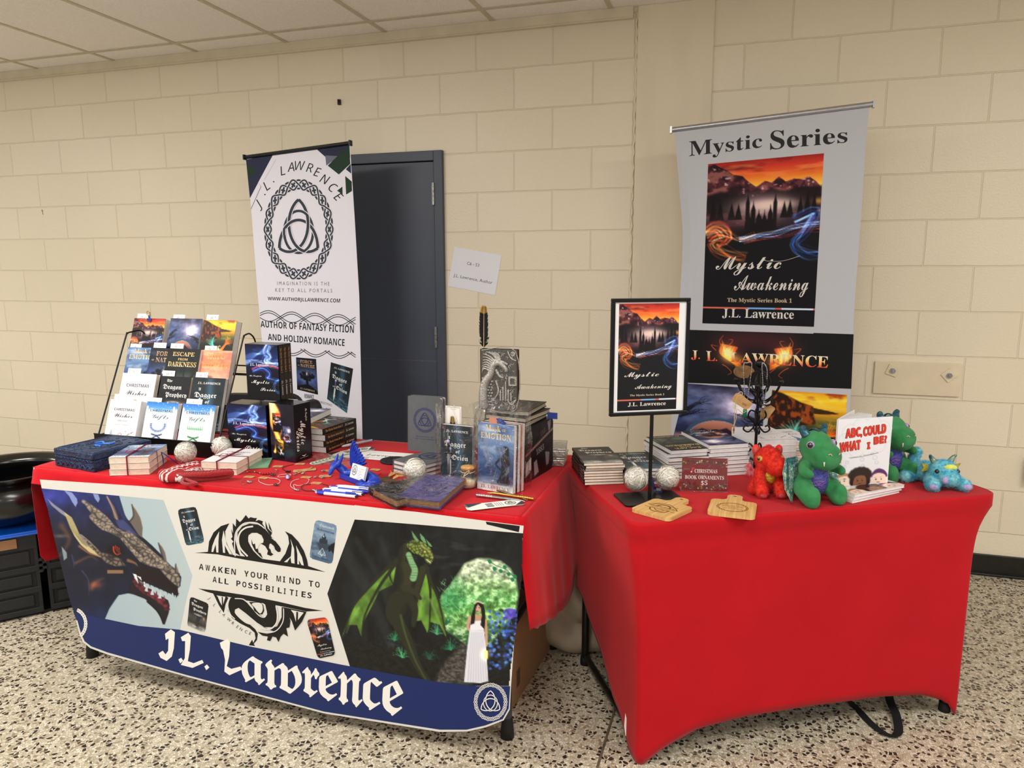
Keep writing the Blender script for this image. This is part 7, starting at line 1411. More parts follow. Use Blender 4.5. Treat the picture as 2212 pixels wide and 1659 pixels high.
# wrapped journals
mat('leather_black', '#17171a', 0.5, noise=.15, nscale=40, bump=.25, bscale=150); mat('leather_purple', '#37306e', 0.5, noise=.2, nscale=14, col2='#4a4288', bump=.5, bscale=45); mat('old_pages', '#8c6c4c', 0.9, noise=.3, nscale=160, stretch=(1, 1, 8)); mat('pewter_relief', '#6a6488', 0.4, 0.4, noise=.3, nscale=150, bump=.8, bscale=180)
def wrapped(lab, p_left, p_front, depth, th, mt, z, tilt, medal):
    a, b = at(*p_left, TZ), at(*p_front, TZ); W_ = float(np.hypot(*(b-a)[:2])); yw = math.atan2(b[1]-a[1], b[0]-a[0]); o = thing('wrapped_journal', lab, 'journal', (a[0], a[1], z), 0, None, (tilt[0], tilt[1], yw))
    one('cover', lambda m: (m.box(0, W_, 0, depth, 0, .003, mt), m.box(0, W_, 0, depth, th-.003, th, mt), m.tube([(0, 0, th/2), (0, depth, th/2)], th/2, mt, n=14)), o, .001)
    one('page_block', lambda m: m.box(.004, W_-.005, .004, depth-.005, .003, th-.003, 'old_pages'), o)
    if medal: one('emblem', lambda m: (m.lathe([(0, th+.004), (.014, th+.004), (.020, th+.002), (.024, th)], 'pewter_relief', n=24, c=(W_*.55, depth*.45)), [m.tube(cr([(W_*.55+.02*math.cos(k), depth*.45+.02*math.sin(k), th+.001), (W_*.55+.034*math.cos(k+.3), depth*.45+.034*math.sin(k+.3), th+.002), (W_*.55+.04*math.cos(k+.7), depth*.45+.036*math.sin(k+.7), th)], 4), .002, 'pewter_relief', n=5) for k in range(6)]), o)
    def wrap(m):
        r = np.random.RandomState(5); e = .006; n = 16
        def nz(): return r.uniform(-.0012, .0022)
        m.grid(np.array([[(-e-th*.4+(W_+2*e+th*.4)*i/n, -e*1.6+(depth+2.4*e)*j/n, th+.0015+abs(nz())) for j in range(n+1)] for i in range(n+1)]), 'film')
        m.grid(np.array([[(-e-th*.4+(W_+2*e+th*.4)*i/n, -e*1.6-.003*math.sin(k*1.57)+nz(), th*(1-k/4)+.0012) for k in range(5)] for i in range(n+1)]), 'film'); m.grid(np.array([[(W_+e+.004*math.sin(k*.8)+nz(), -e*1.6+(depth+2.4*e)*j/n, th*(1-k/4)+.0012) for k in range(5)] for j in range(n+1)]), 'film')
        for k in range(9): x = W_*r.uniform(0, 1); m.tube(cr([(x, -e*1.7, th*.9), (x+r.uniform(-.02, .02), -e*1.9, th*.5), (x+r.uniform(-.03, .03), -e*1.7, .002)], 3), .0007, 'film', n=4)
    one('plastic_wrap', wrap, o); return o
wrapped('black journal in clear wrap with its page edge to the front of the table', (800, 1071), (856, 1099), .185, .026, 'leather_black', GZ+.0005, (0, 0), False)
wrapped('purple journal with a metal relief in clear wrap beside the black journal', (862, 1093), (951, 1103), .195, .026, 'leather_purple', GZ+.002, (.07, 0), True)
# clear bags with book sets
def clear_bag(lab, book_o, kind, w, h, n, corner, yaw, extra, bagh, zt=.019):
    o = None
    c_, s_ = math.cos(yaw), math.sin(yaw); X = np.array([c_, s_]); Y = np.array([-s_, c_])
    for i, k in enumerate(n):
        b_ = book(k, w, h, zt, None, page='paper'); p = np.array(corner[:2])+X*(w/2+.003*i)+Y*(zt+.002)*i; put(b_, (p[0], p[1], GZ+.001), (-.045, 0, yaw), lab[1].replace('%s', ('front', 'second', 'rear')[i]), lab[2])
    bg = thing('clear_bag', lab[0], 'bag', (corner[0], corner[1], GZ), yaw)
    d = len(n)*(zt+.002)+.016
    def sheetm(m):
        r = np.random.RandomState(len(lab[0])); N_ = 18
        def G(f): return np.array([[f(i/N_, j/N_) for j in range(N_+1)] for i in range(N_+1)])
        wob = lambda u, v: .0028*math.sin(u*17+v*9)+.002*math.sin(v*23-u*7)
        W2 = w+.026
        m.grid(G(lambda u, v: (-.012+W2*u, -.009-.001+wob(u, v)*.6+(h*.045+.008)*v*1.2, .001+bagh*v)), 'film'); m.grid(G(lambda u, v: (-.012+W2*u, d+.012+wob(v, u)*.6-.012*v+h*.05*v, .001+(bagh+.006*math.sin(u*9))*v)), 'film')
        m.grid(G(lambda u, v: (w+.014+.004*math.sin(v*14)+.003*math.sin(u*6.28), -.009+(d+.02)*u+(h*.045)*v*(1-.2*u), .001+bagh*v)), 'film'); m.grid(G(lambda u, v: (-.012-.003*math.sin(v*14), -.009+(d+.02)*u+(h*.045)*v, .001+bagh*v)), 'film')
        m.grid(G(lambda u, v: (w+.014+.016*u, .004+.006*v, .001+.034*v*(1-u*.6))), 'film')
    one('film', sheetm, bg)
    for f in extra: f(bg, np.array(corner[:2]), X, Y)
    return bg
a, b = at(952, 1037, TZ), at(1019, 1046, TZ); hD = zfor(a[0], a[1], 918)-TZ; wD = float(np.hypot(*(b-a)[:2])); bag1y = math.atan2(b[1]-a[1], b[0]-a[0])
c_, s_ = math.cos(bag1y), math.sin(bag1y); X1 = np.array([c_, s_]); Y1 = np.array([-s_, c_])
clear_bag(('clear bag round the Dagger of Orion book and sword bookmark', 'dark Dagger of Orion book inside the left clear bag', None), None, 'dagger', wD, hD, ['dagger'], a, bag1y, [], hD*1.36, .022)
def loc1(u, v, z, c=a, X=X1, Y=Y1): p = np.array(c[:2])+X*u+Y*v; return (p[0], p[1], GZ+z)
t = thing('sword_bookmark', 'silver sword shaped bookmark hanging before the Dagger of Orion cover', 'bookmark', loc1(wD*.28, .0, .008), 0, None, (0, 0, bag1y))
one('blade', lambda m: m.prism([(0, 0), (.0045, .03), (.004, .085), (-.004, .085), (-.0045, .03)], -.0035, -.002, 'silver', axis='y'), t); one('hilt', lambda m: (m.tube([(0, -.003, .085), (0, -.003, .122)], .0032, 'pewter', n=8), m.tube([(-.013, -.003, .087), (.013, -.003, .087)], .003, 'pewter', n=8), m.ball((0, -.003, .125), .006, 'stone_lilac', n=10)), t); one('chain', lambda m: m.tube([(0, -.003, .13), (-.004, .004, hD*.9)], .0009, 'silver', n=5), t)
def keepsake(m):
    w, h = .058, .145; m.box(-w/2, w/2, 0, .0008, 0, h, 'print', '#eeeae2'); f = Face(m, flat((-w/2, -.0001, h), (1, 0, 0), (0, 0, -1)), 'print'); f.line(rrect(.003, w-.003, .003, h-.003, .004), .0008, '#7a7468', closed=True); f.line(rrect(.005, w-.005, .005, h-.005, .003), .0004, '#7a7468', closed=True)
    for i in range(5): f.line([(.02+.004*i, .008), (.022+.004*i, .012)], .0008, '#8a8478')
    f.rect(.015, .052, .043, .053, '#a09a8c'); f.rect(.018, .060, .040, .061, '#a09a8c')
t = thing('keepsake_card', 'white bordered card with a black and gold feather rising from the clear bag', 'card', loc1(.030, .034, hD*.52), 0, None, (-.03, 0, bag1y)); one('card', keepsake, t)
mat('feather_black', '#111012', 0.6, noise=.2, nscale=90); mat('feather_gold', '#a8843c', 0.4, 0.5, noise=.2, nscale=90)
def feather(m, L_, w, bend, split, seed=0):
    """vane blades on both sides of a shaft; the tip beyond split is gold"""
    r = np.random.RandomState(seed); S = cr([(0, 0, 0), (bend*.3, 0, L_*.4), (bend*.6, 0, L_*.75), (bend, 0, L_)], 10); n = len(S); m.tube(S, np.linspace(.0014, .0004, n), 'tan_cord', n=5)
    for sd in (-1, 1):
        for i in range(2, n-1):
            t_ = i/(n-1); ww = w*np.interp(t_, [0, .12, .3, .7, .92, 1], [.25, .9, 1, .95, .6, .05]); p = S[i]; q = S[i-1]; mt_ = 'feather_gold' if t_ > split else 'feather_black'; up = L_/n*1.25; j = r.uniform(.9, 1.05) if t_ > .22 else r.uniform(.5, 1.3)
            m.add([q, (q[0]+sd*ww*.9*j, -.002, q[2]+up*1.2), (p[0]+sd*ww*j, -.002, p[2]+up*1.3), p+[0, 0, up*.3], (q[0]+sd*ww*.5, .0015, q[2]+up*.4)], [(0, 4, 1, 2, 3)], mt_)
    for i in range(18): z_ = r.uniform(0, L_*.16); a_ = r.choice([-1, 1]); m.tube([(0, 0, z_), (a_*w*r.uniform(.5, 1.1), r.uniform(-.004, .004), z_+r.uniform(.004, .02))], .0004, 'feather_black', n=4)
one('feather', lambda m: (setattr(m, 'M', tr(.002, -.003, .006)), feather(m, .105, .011, -.004, .7, 3)), t)
a2, b2_ = at(1031, 1056, TZ), at(1108, 1070, TZ); hM = zfor(a2[0], a2[1], 913)-TZ; wM = float(np.hypot(*(b2_-a2)[:2])); bag2y = math.atan2(b2_[1]-a2[1], b2_[0]-a2[0])
c_, s_ = math.cos(bag2y), math.sin(bag2y); X2 = np.array([c_, s_]); Y2 = np.array([-s_, c_]); loc2 = lambda u, v, z: loc1(u, v, z, a2, X2, Y2)
clear_bag(('clear bag round three Mask of Emotion series books at the right table end', '%s of three books inside the right clear bag', 'books in the right clear bag'), None, 'mask', wM, hM, ['mask', 'force', 'hope'], a2, bag2y, [], hM*1.28, .0175)
tag(one('ribbon_bookmark', lambda m: (m.box(-.022, .006, 0, .001, 0, .022, 'print', '#d08868'), ribbon(m, [(.006, -.002, .014), (.02, -.004, .016), (.036, -.002, .004)], .014, 'blue_ribbon', up=(0, 1, 0)))), 'salmon card with a blue ribbon on top of the Mask of Emotion book', 'bookmark', loc=loc2(wM*.45, .016, hM-.004), rz=bag2y)
# printed tin with journals on it
def tin_art():
    p = Pic(70, 60, 215, 185, '#151216'); N = p.noise(26, 18, 3, 4); p.mix(np.clip((N-.5)*5, 0, 1)*.5, '#3a3038'); p.line('#a88880', [(0, 92), (215, 40)], 9, 9, 2, .9); 
    for i in range(26): p.line('#5a4044', [(i*8.6, 96-i*2.1), (i*8.6+3, 86-i*2.1)], 1.4, 1.4, 1, .8, n=1)
    p.poly('#c4b8b4', [(2, 118), (42, 104), (42, 150), (2, 164)], 2); p.line('#3a3034', [(22, 112), (22, 152)], 2, 2, 1.5); p.poly('#b0a4a4', [(62, 128), (84, 122), (100, 170), (66, 176)], 3, .8); p.poly('#b8acac', [(150, 110), (186, 120), (180, 160), (160, 164)], 3, .75); p.poly('#0c0a0c', [(46, 108), (180, 92), (190, 108), (150, 112), (134, 168), (112, 170), (86, 120), (46, 128)], 3)
    p.poly('#a8a0a0', [(168, 8), (196, 4), (192, 36), (178, 44)], 2, .8)
    R = np.hypot((p.X-26), (p.Y-168)); p.mix(np.clip(2.5-np.abs(R-20), 0, 1)*.8, '#5a4c50'); p.mix(np.clip(2-np.abs(R-12), 0, 1)*.6, '#5a4c50')
    for i in range(40): x, y = RS.uniform(4, 210), RS.uniform(6, 70); p.line('#6a5c60', [(x, y), (x+RS.uniform(4, 14), y-RS.uniform(-3, 5))], .9, .9, 1, .5, n=1)
    return p
a, b = at(1135, 1046, TZ), at(1194, 1010, TZ); LT = float(np.hypot(*(b-a)[:2])); ty = math.atan2(b[1]-a[1], b[0]-a[0]); hT2 = zfor(a[0], a[1], 928)-TZ; WT = .165
tin = thing('printed_box', 'black printed box dated 1883 behind the clear bag at the table end', 'box', (a[0], a[1], GZ), ty)   # x runs along the visible side, y to the left
def tinf(m):
    m.prism(rrect(0, LT, 0, hT2, .022), 0, WT, 'print', '#141216', axis='y')
    f = Face(m, flat((0, -.0002, hT2), (1, 0, 0), (0, 0, -1)), 'print'); f.pic(tin_art(), [(0, 0), (LT, 0), (LT, hT2), (0, hT2)], clip=rrect(-.001, LT+.001, -.001, hT2+.001, .022)); f.text(SERIF('1883'), LT*.52, hT2*.56, h=.020, col='#8c8286', rot=-.12); f.text(SERIF('188'), LT*.62, hT2*.25, h=.018, col='#5c5256', rot=-.2)
one('box', tinf, tin); one('clasp', lambda m: m.tube(cr([(LT, .04, hT2*.62), (LT+.016, .04, hT2*.60), (LT+.018, .07, hT2*.60), (LT, .07, hT2*.62)], 5), .003, 'black_metal', n=6), tin)
tx, tyv = np.array([math.cos(ty), math.sin(ty)]), np.array([-math.sin(ty), math.cos(ty)]); ztop = TZ+hT2+.0015
def journal(lab, loc, rot, w, h, t_, mtc, page, grp=None, name='journal'):
    o = thing(name, lab, 'journal', loc, 0, grp, rot); one('cover', lambda m: (m.box(0, w, 0, h, 0, .0025, mtc), m.box(0, w, 0, h, t_-.0025, t_, mtc), m.box(-.001, .002, 0, h, 0, t_, mtc)), o, .0008); one('page_block', lambda m: (m.box(.002, w-.003, .003, h-.003, .0025, t_*.45, page), m.box(.002, w-.003, .003, h-.003, t_*.5, t_-.0025, page)), o); return o
mat('ivory_pages', '#c9bfa6', 0.9, noise=.2, nscale=200, stretch=(1, 1, 20))
zz = ztop
for i in range(3):
    yw = ty-PI/2+(.05, -.03, .10)[i]; c_, s_ = math.cos(yw), math.sin(yw); org = np.array(a[:2])+tyv*(.155)+tx*(.012+.004*i)
    journal('black journal with ivory pages, %s of three on the printed box' % ('bottom', 'middle', 'top')[i], (org[0], org[1], zz), (0, 0, yw), .15, .185, .0165, 'leather_black', 'ivory_pages', 'black journals on the printed box'); zz += .0168
tag(one('ribbon_marker', lambda m: m.add([(0, 0, 0), (.034, .004, -.002), (.034, .004, .020), (0, 0, .022)], [(0, 1, 2, 3)], 'blue_ribbon')), 'short blue ribbon sticking out between the black journals and the printed box', 'ribbon', loc=(a[0]+tx[0]*.17, a[1]+tx[1]*.17, ztop+.002), rz=.1)
# dragon relief journal standing on the stack
mat('pewter_cover', '#aaa7a1', 0.38, 0.75, noise=.15, nscale=120, bump=.35, bscale=300); mat('pewter_dark', '#5c5a56', 0.5, 0.6, noise=.2, nscale=120); mat('gilt_pages', '#8a6a34', 0.6, 0.3, noise=.3, nscale=200, stretch=(1, 12, 1))
yJ = -1.545; A, B, C_, D_ = onY(1038, 756, yJ), onY(1116, 754, yJ), onY(1118, 884, yJ), onY(1041, 880, yJ); wJ = B[0]-A[0]; zb = zz+.0005; hJ = (A[2]+B[2])/2-zb; tJ = .030
dj = thing('dragon_journal', 'pewter coloured journal with a raised dragon relief and gilt pages standing upright', 'journal', (A[0], yJ, zb), 0)
one('page_block', lambda m: m.box(.004, wJ-.004, .004, tJ-.004, .004, hJ-.004, 'gilt_pages'), dj)
def jcov(m): m.box(0, wJ, 0, .004, 0, hJ, 'pewter_dark'); m.box(0, wJ, tJ-.004, tJ, 0, hJ, 'leather_black'); m.box(-.002, .003, 0, tJ, 0, hJ, 'leather_black')
one('cover', jcov, dj, .0015)
def jrel(m):
    X = lambda x, y, d=0: ((x-755)/272*wJ, -.0005-d, hJ*(1-(y-390)/455)); T = lambda pts, r0, r1=None, n=8: m.tube(cr([X(*p) for p in pts], 5), np.linspace(r0, r1 if r1 is not None else r0, (len(pts)-1)*5+1), 'pewter_cover', n=n)
    T([(762, 400), (1020, 400), (1020, 835), (765, 835)], .0016)
    T([(775, 830), (775, 720), (790, 640), (830, 580), (850, 520), (880, 480)], .017, .010); T([(860, 500), (900, 490), (945, 530), (950, 555)], .012, .006); T([(870, 540), (900, 590), (930, 600)], .006, .003); T([(850, 470), (920, 480), (960, 500)], .006, .004)
    for i in range(7): T([(860-i*5, 470+i*14), (820-i*6, 440+i*16), (775-i*2, 425+i*24)], .0045, .001); 
    for i in range(4): T([(880+i*8, 470), (850+i*14, 430), (800+i*20, 408)], .004, .001)
    for i in range(10):
        for j in range(4): m.ball(X(772+j*20+(i%2)*8, 610+i*22), .0045, 'pewter_cover', n=8, sc=(1, .6, .8))
    T([(870, 620), (890, 700), (860, 760), (800, 800)], .004, .002)
    for x, y0 in ((905, 690), (925, 660), (945, 620), (965, 680), (985, 700)): T([(x, 770), (x, y0+20)], .0035, .0032, 6); T([(x, y0+20), (x, y0)], .003, .0003, 6)
    for c in ((1000, 420), (1000, 815), (780, 815)): m.tube(np.array([X(c[0]+14*math.cos(t), c[1]+14*math.sin(t)) for t in np.linspace(0, 6.28, 14)]), .002, 'pewter_cover', n=6); m.ball(X(*c), .003, 'pewter_cover', n=8)
    T([(960, 400), (985, 450), (1025, 470)], .0025); T([(955, 760), (985, 800), (1020, 770)], .0028); T([(960, 840), (985, 790), (1025, 760)], .002)
    m.box(X(970, 0)[0], X(1030, 0)[0], -.007, 0, X(0, 655)[2], X(0, 585)[2], 'pewter_cover'); m.box(X(985, 0)[0], X(1015, 0)[0], -.010, -.006, X(0, 640)[2], X(0, 600)[2], 'pewter_dark')
    r = np.random.RandomState(9)
    for i in range(90): x, y = r.uniform(800, 1020), r.uniform(410, 830); a_ = r.uniform(0, 6.28); T([(x, y), (x+14*math.cos(a_), y+14*math.sin(a_)), (x+20*math.cos(a_+.9), y+20*math.sin(a_+.9))], .0013, .0006, 5)
one('relief', jrel, dj)
A, B = onY(1045, 752, -1.49), onY(1046, 662, -1.49); t = thing('feather_quill', 'black feather quill with a gold tip upright behind the dragon journal', 'quill', (A[0], -1.49, A[2]-.03), 0); one('vane', lambda m: (setattr(m, 'M', tr(0, 0, .03)), feather(m, B[2]-A[2], .0165, .002, .74, 1)), t); one('shaft', lambda m: m.tube([(0, 0, -.02-(A[2]-.03-zz)+.03), (0, 0, .04)], .0013, 'tan_cord', n=6), t)
# corked candle jar
mat('cork', '#c09058', 0.85, noise=.25, nscale=160, bump=.2, bscale=220); mat('wax', '#efe2bc', 0.5, noise=.05)
q = at(1011, 1054, TZ); jr = thing('candle_jar', 'small corked glass jar candle with a kraft tag before the two clear bags', 'candle', (q[0], q[1], GZ))
one('jar', lambda m: m.lathe([(0, .001), (.024, .001), (.0265, .005), (.0265, .042), (.021, .052), (.021, .058), (.0235, .059), (.0235, .062), (.0205, .062), (.019, .058), (.019, .052), (.0245, .041), (.0245, .006), (0, .004)], 'clear_plastic', n=32), jr); one('wax', lambda m: m.lathe([(0, .0045), (.0240, .0062), (.0240, .027), (0, .0275)], 'wax', n=28), jr); one('cork', lambda m: m.lathe([(0, .056), (.0185, .056), (.0185, .0625), (.0225, .063), (.0225, .068), (.021, .070), (0, .070)], 'cork', n=28), jr)
one('tag', lambda m: (m.prism([(-.017, .008), (.005, .008), (.006, .036), (.001, .043), (-.011, .043), (-.017, .036)], -.0285, -.0277, 'kraft', axis='y'), [m.prism([(-.009+sx*.005*math.cos(t)*(1 if sx > 0 else 1), .021+.0055*math.sin(t)) for t in np.linspace(-1.2, 1.2, 7)] if sx > 0 else [(-.0085-.005*math.cos(t), .021+.0055*math.sin(t)) for t in np.linspace(-1.2, 1.2, 7)], -.0288, -.0285, 'black_cord', axis='y') for sx in (1, -1)]), jr); one('twine', lambda m: (m.tube(np.array([(.0222*math.cos(t), .0222*math.sin(t), .054) for t in np.linspace(0, 6.28, 24)]), .0012, 'tan_cord', n=5), m.tube(cr([(0, -.023, .054), (.014, -.026, .064), (.010, -.026, .054), (-.006, -.027, .042), (-.016, -.027, .030), (-.006, -.028, .040), (.0, -.024, .053)], 5), .0012, 'tan_cord', n=5)), jr)
# pens and rolled wand
a, b = at(1033, 1050, TZ), at(1140, 1083, TZ); L_ = float(np.hypot(*(b-a)[:2])); t = thing('wand_pen', 'long tapering bronze wand pen lying before the Mask of Emotion bag', 'pen', (a[0], a[1], GZ+.0062), math.atan2(b[1]-a[1], b[0]-a[0])); mat('bronze', '#7a6c58', 0.3, 0.7, noise=.2, nscale=90)
one('shaft', lambda m: m.tube([(0, 0, 0), (.04, 0, 0), (L_*.6, 0, -.001), (L_, 0, -.004)], [.006, .0055, .004, .0016], 'bronze', n=10), t); one('grip', lambda m: (m.tube([(-.002, 0, 0), (.006, 0, 0)], .0068, 'pewter', n=10), m.tube([(.045, 0, 0), (.052, 0, 0)], .0066, 'pewter', n=10), m.tube(cr([(.05, -.006, 0), (.06, 0, .0066), (.07, .006, 0)], 4), .0012, 'bronze', n=5)), t)
for lab, p0, p1, mt_, ex in (('ornate silver pen before the bronze wand pen', (1031, 1074), (1134, 1086), 'silver', 0), ('ornate gold pen beside the silver pen', (1150, 1082), (1053, 1068), 'gold', .0005)):
    a, b = at(*p0, TZ), at(*p1, TZ); L_ = float(np.hypot(*(b-a)[:2])); t = thing('pen', lab, 'pen', (a[0], a[1], GZ+.0055+ex), math.atan2(b[1]-a[1], b[0]-a[0])); one('barrel', lambda m: m.tube([(L_*.3, 0, 0), (L_*.85, 0, 0), (L_, 0, -.002)], [.0045, .004, .0008], mt_, n=10), t); one('grip', lambda m: (m.tube([(0, 0, 0), (L_*.3, 0, 0)], .0042, mt_, n=10), [m.ball((L_*.3*k/6, 0, 0), .0056, mt_, n=10) for k in range(7)]), t)
# clear boxes
a = at(1198, 1010, TZ)
for i in range(2):
    o = thing('clear_box', 'frosted clear plastic box behind the printed box, %s of two' % ('lower', 'upper')[i], 'box', (a[0]+.004*i, a[1]+.012, GZ+.033*i), .12+.06*i, 'frosted boxes'); one('box', lambda m: m.box(-.095, .030, 0, .125, .0005, .024, 'frosted'), o, .003); one('lid', lambda m: m.box(-.097, .032, -.002, .127, .0245, .032, 'frosted'), o, .003)

# ================================================================ RIGHT TABLE GOODS
def stack(kind, n, w, h, t_, pnear_l, yaw, labf, grp, flip=False, jit=.004, seed=1, **kw):
    """flat pile; pnear_l: world corner nearest the camera on the left; flip: the heads of the books point to the camera"""
    r = np.random.RandomState(seed); z = GZ; b_ = book(kind, w, h, t_, **kw); X = np.array([math.cos(yaw), math.sin(yaw)]); Y = np.array([-math.sin(yaw), math.cos(yaw)]); nm = ['lowest', 'second', 'third', 'fourth', 'fifth', 'sixth', 'seventh', 'eighth', 'ninth', 'tenth', 'eleventh']
    for i in range(n):
        z += t_; d = X*r.uniform(-jit, jit)+Y*r.uniform(-jit, jit); a_ = yaw+r.uniform(-.02, .02)
        if flip: c = np.array(pnear_l[:2])+d+X*w+Y*h; lay(b_, w, c, a_+PI, z, labf % ('topmost' if i == n-1 else nm[i]+' from below'), grp)
        else: lay(b_, w, np.array(pnear_l[:2])+d, a_, z, labf % ('topmost' if i == n-1 else nm[i]+' from below'), grp)
        z += .0003
    return z
def yaw2(p, q): a, b = at(*p, TZ), at(*q, TZ); return math.atan2(b[1]-a[1], b[0]-a[0]), float(np.hypot(*(b-a)[:2])), a
yw, w_, a = yaw2((1263, 1048), (1342, 1045)); hS = zfor(a[0], a[1], 1001)-TZ
stack('prophecy', 8, .128, .205, hS/8-.0003, a, yw, 'black Dragon Prophecy book at the left table edge, %s', 'pile of Dragon Prophecy books', page='paper_cream', seed=2, spine=(FRAK('The Dragon Prophecy'), 'J.L. LAWRENCE'))
a = at(1352, 1049, TZ); hS = zfor(a[0], a[1], 1013)-TZ
stack('dagger', 5, .128, .205, hS/5-.0003, a, yw-.02, 'dark Dagger of Orion book in the low pile behind the paper balls, %s', 'pile of Dagger of Orion books', seed=3)
# tall piles at the back; near corners from their lowest books
a = at(1444, 1036, TZ); hS = zfor(a[0], a[1], 974)-TZ
stack('escape', 8, .14, .20, hS/8-.0003, a, RA, 'white edged dark covered book behind the sign pole, %s', 'tall pile behind the sign pole', flip=True, seed=4, back='#ececf0', spine_col='#e6e6ea')
a = at(1532, 1031, TZ); hS = zfor(a[0], a[1], 962)-TZ
stack('portal', 8, .14, .215, hS/8-.0003, a, RA, 'white edged moon portal book left of the jewellery tree, %s', 'tall pile left of the jewellery tree', flip=True, seed=5, back='#ececf0', spine_col='#e6e6ea')
a = at(1634, 1020, TZ); hS = zfor(a[0], a[1], 951)-TZ
stack('trilogy', 5, .14, .20, hS/5-.0003, a, RA-.08, 'thick white Christmas book behind the jewellery tree, %s', 'thick pile behind the jewellery tree', seed=6, back='#ececee', spine_col='#e6e6ea')
a = at(1705, 1012, TZ); hS = zfor(a[0], a[1], 957)-TZ
z_ = GZ; X = np.array([math.cos(RA), math.sin(RA)]); sp_ = ['#12141c', '#16203c', '#141824', '#5a1424', '#6a1828', '#541420', '#24401c', '#2c4820', '#1e3818', '#e8e6e4']
for i, c in enumerate(sp_):
    t_ = hS/10-.0003; z_ += t_; bk = book('wishes', .127, .2, t_+i*1e-7, None, c, '#ececee', 'paper_cream')
    lay(bk, .127, (a[0]+.003*math.sin(i*2), a[1]+.003*math.cos(i*3)), RA-.03*math.sin(i), z_, 'thin Christmas Wishes book with %s spine behind the green dragon, %s from below' % ('a dark blue' if i < 3 else 'a wine red' if i < 6 else 'a green' if i < 9 else 'a white', ('lowest', 'second', 'third', 'fourth', 'fifth', 'sixth', 'seventh', 'eighth', 'ninth', 'tenth')[i]), 'pile with coloured spines'); z_ += .0003
# framed sign on a stand
p = at(1403, 1078, TZ); FY = RA-.04
sg = thing('sign_stand', 'black table stand holding a framed Mystic Awakening poster', 'sign', (p[0], p[1], GZ), FY)
one('base', lambda m: m.prism(rrect(-.095, .095, -.062, .062, .012), 0, .004, 'black_metal'), sg, .001)
ztopF = zfor(p[0], p[1], 644)-GZ; zbotF = zfor(p[0], p[1], 896)-GZ
one('pole', lambda m: m.tube([(0, 0, .004), (0, 0, zbotF+.01)], .0055, 'black_metal', n=12), sg)
def corner_u(px):   # where the frame's side edges fall along its width
    r_ = ray(px, 770); d = np.array([math.cos(FY), math.sin(FY)]); n_ = np.array([-d[1], d[0]]); k = ((p[:2]-CAM[:2])@n_)/(r_[:2]@n_); return float(((CAM+r_*k)[:2]-p[:2])@d)
u0, u1 = corner_u(1318.5), corner_u(1486.5); ft = .011
def frm(m):
    for a_ in ((u0, u1, zbotF, zbotF+ft), (u0, u1, ztopF-ft, ztopF), (u0, u0+ft, zbotF+ft, ztopF-ft), (u1-ft, u1, zbotF+ft, ztopF-ft)): m.box(a_[0], a_[1], -.007, .007, a_[2], a_[3], 'black_metal')
one('frame', frm, sg, .002)
def poster(m):
    w, h = u1-u0-2*ft, ztopF-zbotF-2*ft; m.box(u0+ft, u1-ft, -.001, .001, zbotF+ft, ztopF-ft, 'print', '#e4e4e6'); f = Face(m, flat((u0+ft, -.0012, ztopF-ft), (1, 0, 0), (0, 0, -1)), 'print_gloss'); mw = w*.055
    def fn(u, v, off): return f.fn(np.asarray(u)+mw, np.asarray(v)+h*.012, off)
    g = Face(m, fn, 'print_gloss'); W_, H_ = w*.845, h*.975; g.pic(PICS['awakening'](110, 166), [(0, 0), (W_, 0), (W_, H_), (0, H_)]); sv = '#d8d4ce'
    g.text(SCRIPT('Mystic'), W_*.40, H_*.68, h=H_*.05, w=W_*.58, col=sv); g.text(SCRIPT('Awakening'), W_*.60, H_*.795, h=H_*.045, w=W_*.62, col=sv); g.text(SERIF('The Mystic Series Book 1'), W_*.5, H_*.863, h=H_*.017, w=W_*.58, col='#c8b8a0'); g.text(SERIF('J.L. Lawrence'), W_*.5, H_*.958, h=H_*.036, w=W_*.64, col=sv)
one('poster', poster, sg)
q = at(1373, 1064, TZ); ornament(q[0], q[1], .040, 5, 'clear ball of paper strips on the left of the sign stand base', z=GZ+.0045)
q = at(1441, 1061, TZ); o = ornament(q[0], q[1], .040, 6, 'clear ball of paper strips with a navy ribbon, right of the sign pole', z=GZ+.0045)
mat('navy_ribbon', '#14244e', 0.35, noise=.1); tag(one('ribbon_bow', lambda m: (ribbon(m, [(-.012, 0, .045), (-.006, -.004, .025), (0, -.006, .008), (.006, -.01, .002)], .010, 'navy_ribbon', up=(0, 1, 0)), ribbon(m, [(0, -.006, .010), (.014, -.012, .014), (.02, -.014, .002)], .012, 'navy_ribbon', up=(0, 1, .2)), m.box(.006, .02, -.016, -.006, .008, .016, 'silver'))), 'navy ribbon hanging beside the right paper ball on the sign stand', 'ribbon', loc=(q[0]-.035, q[1]-.03, GZ+.0045))
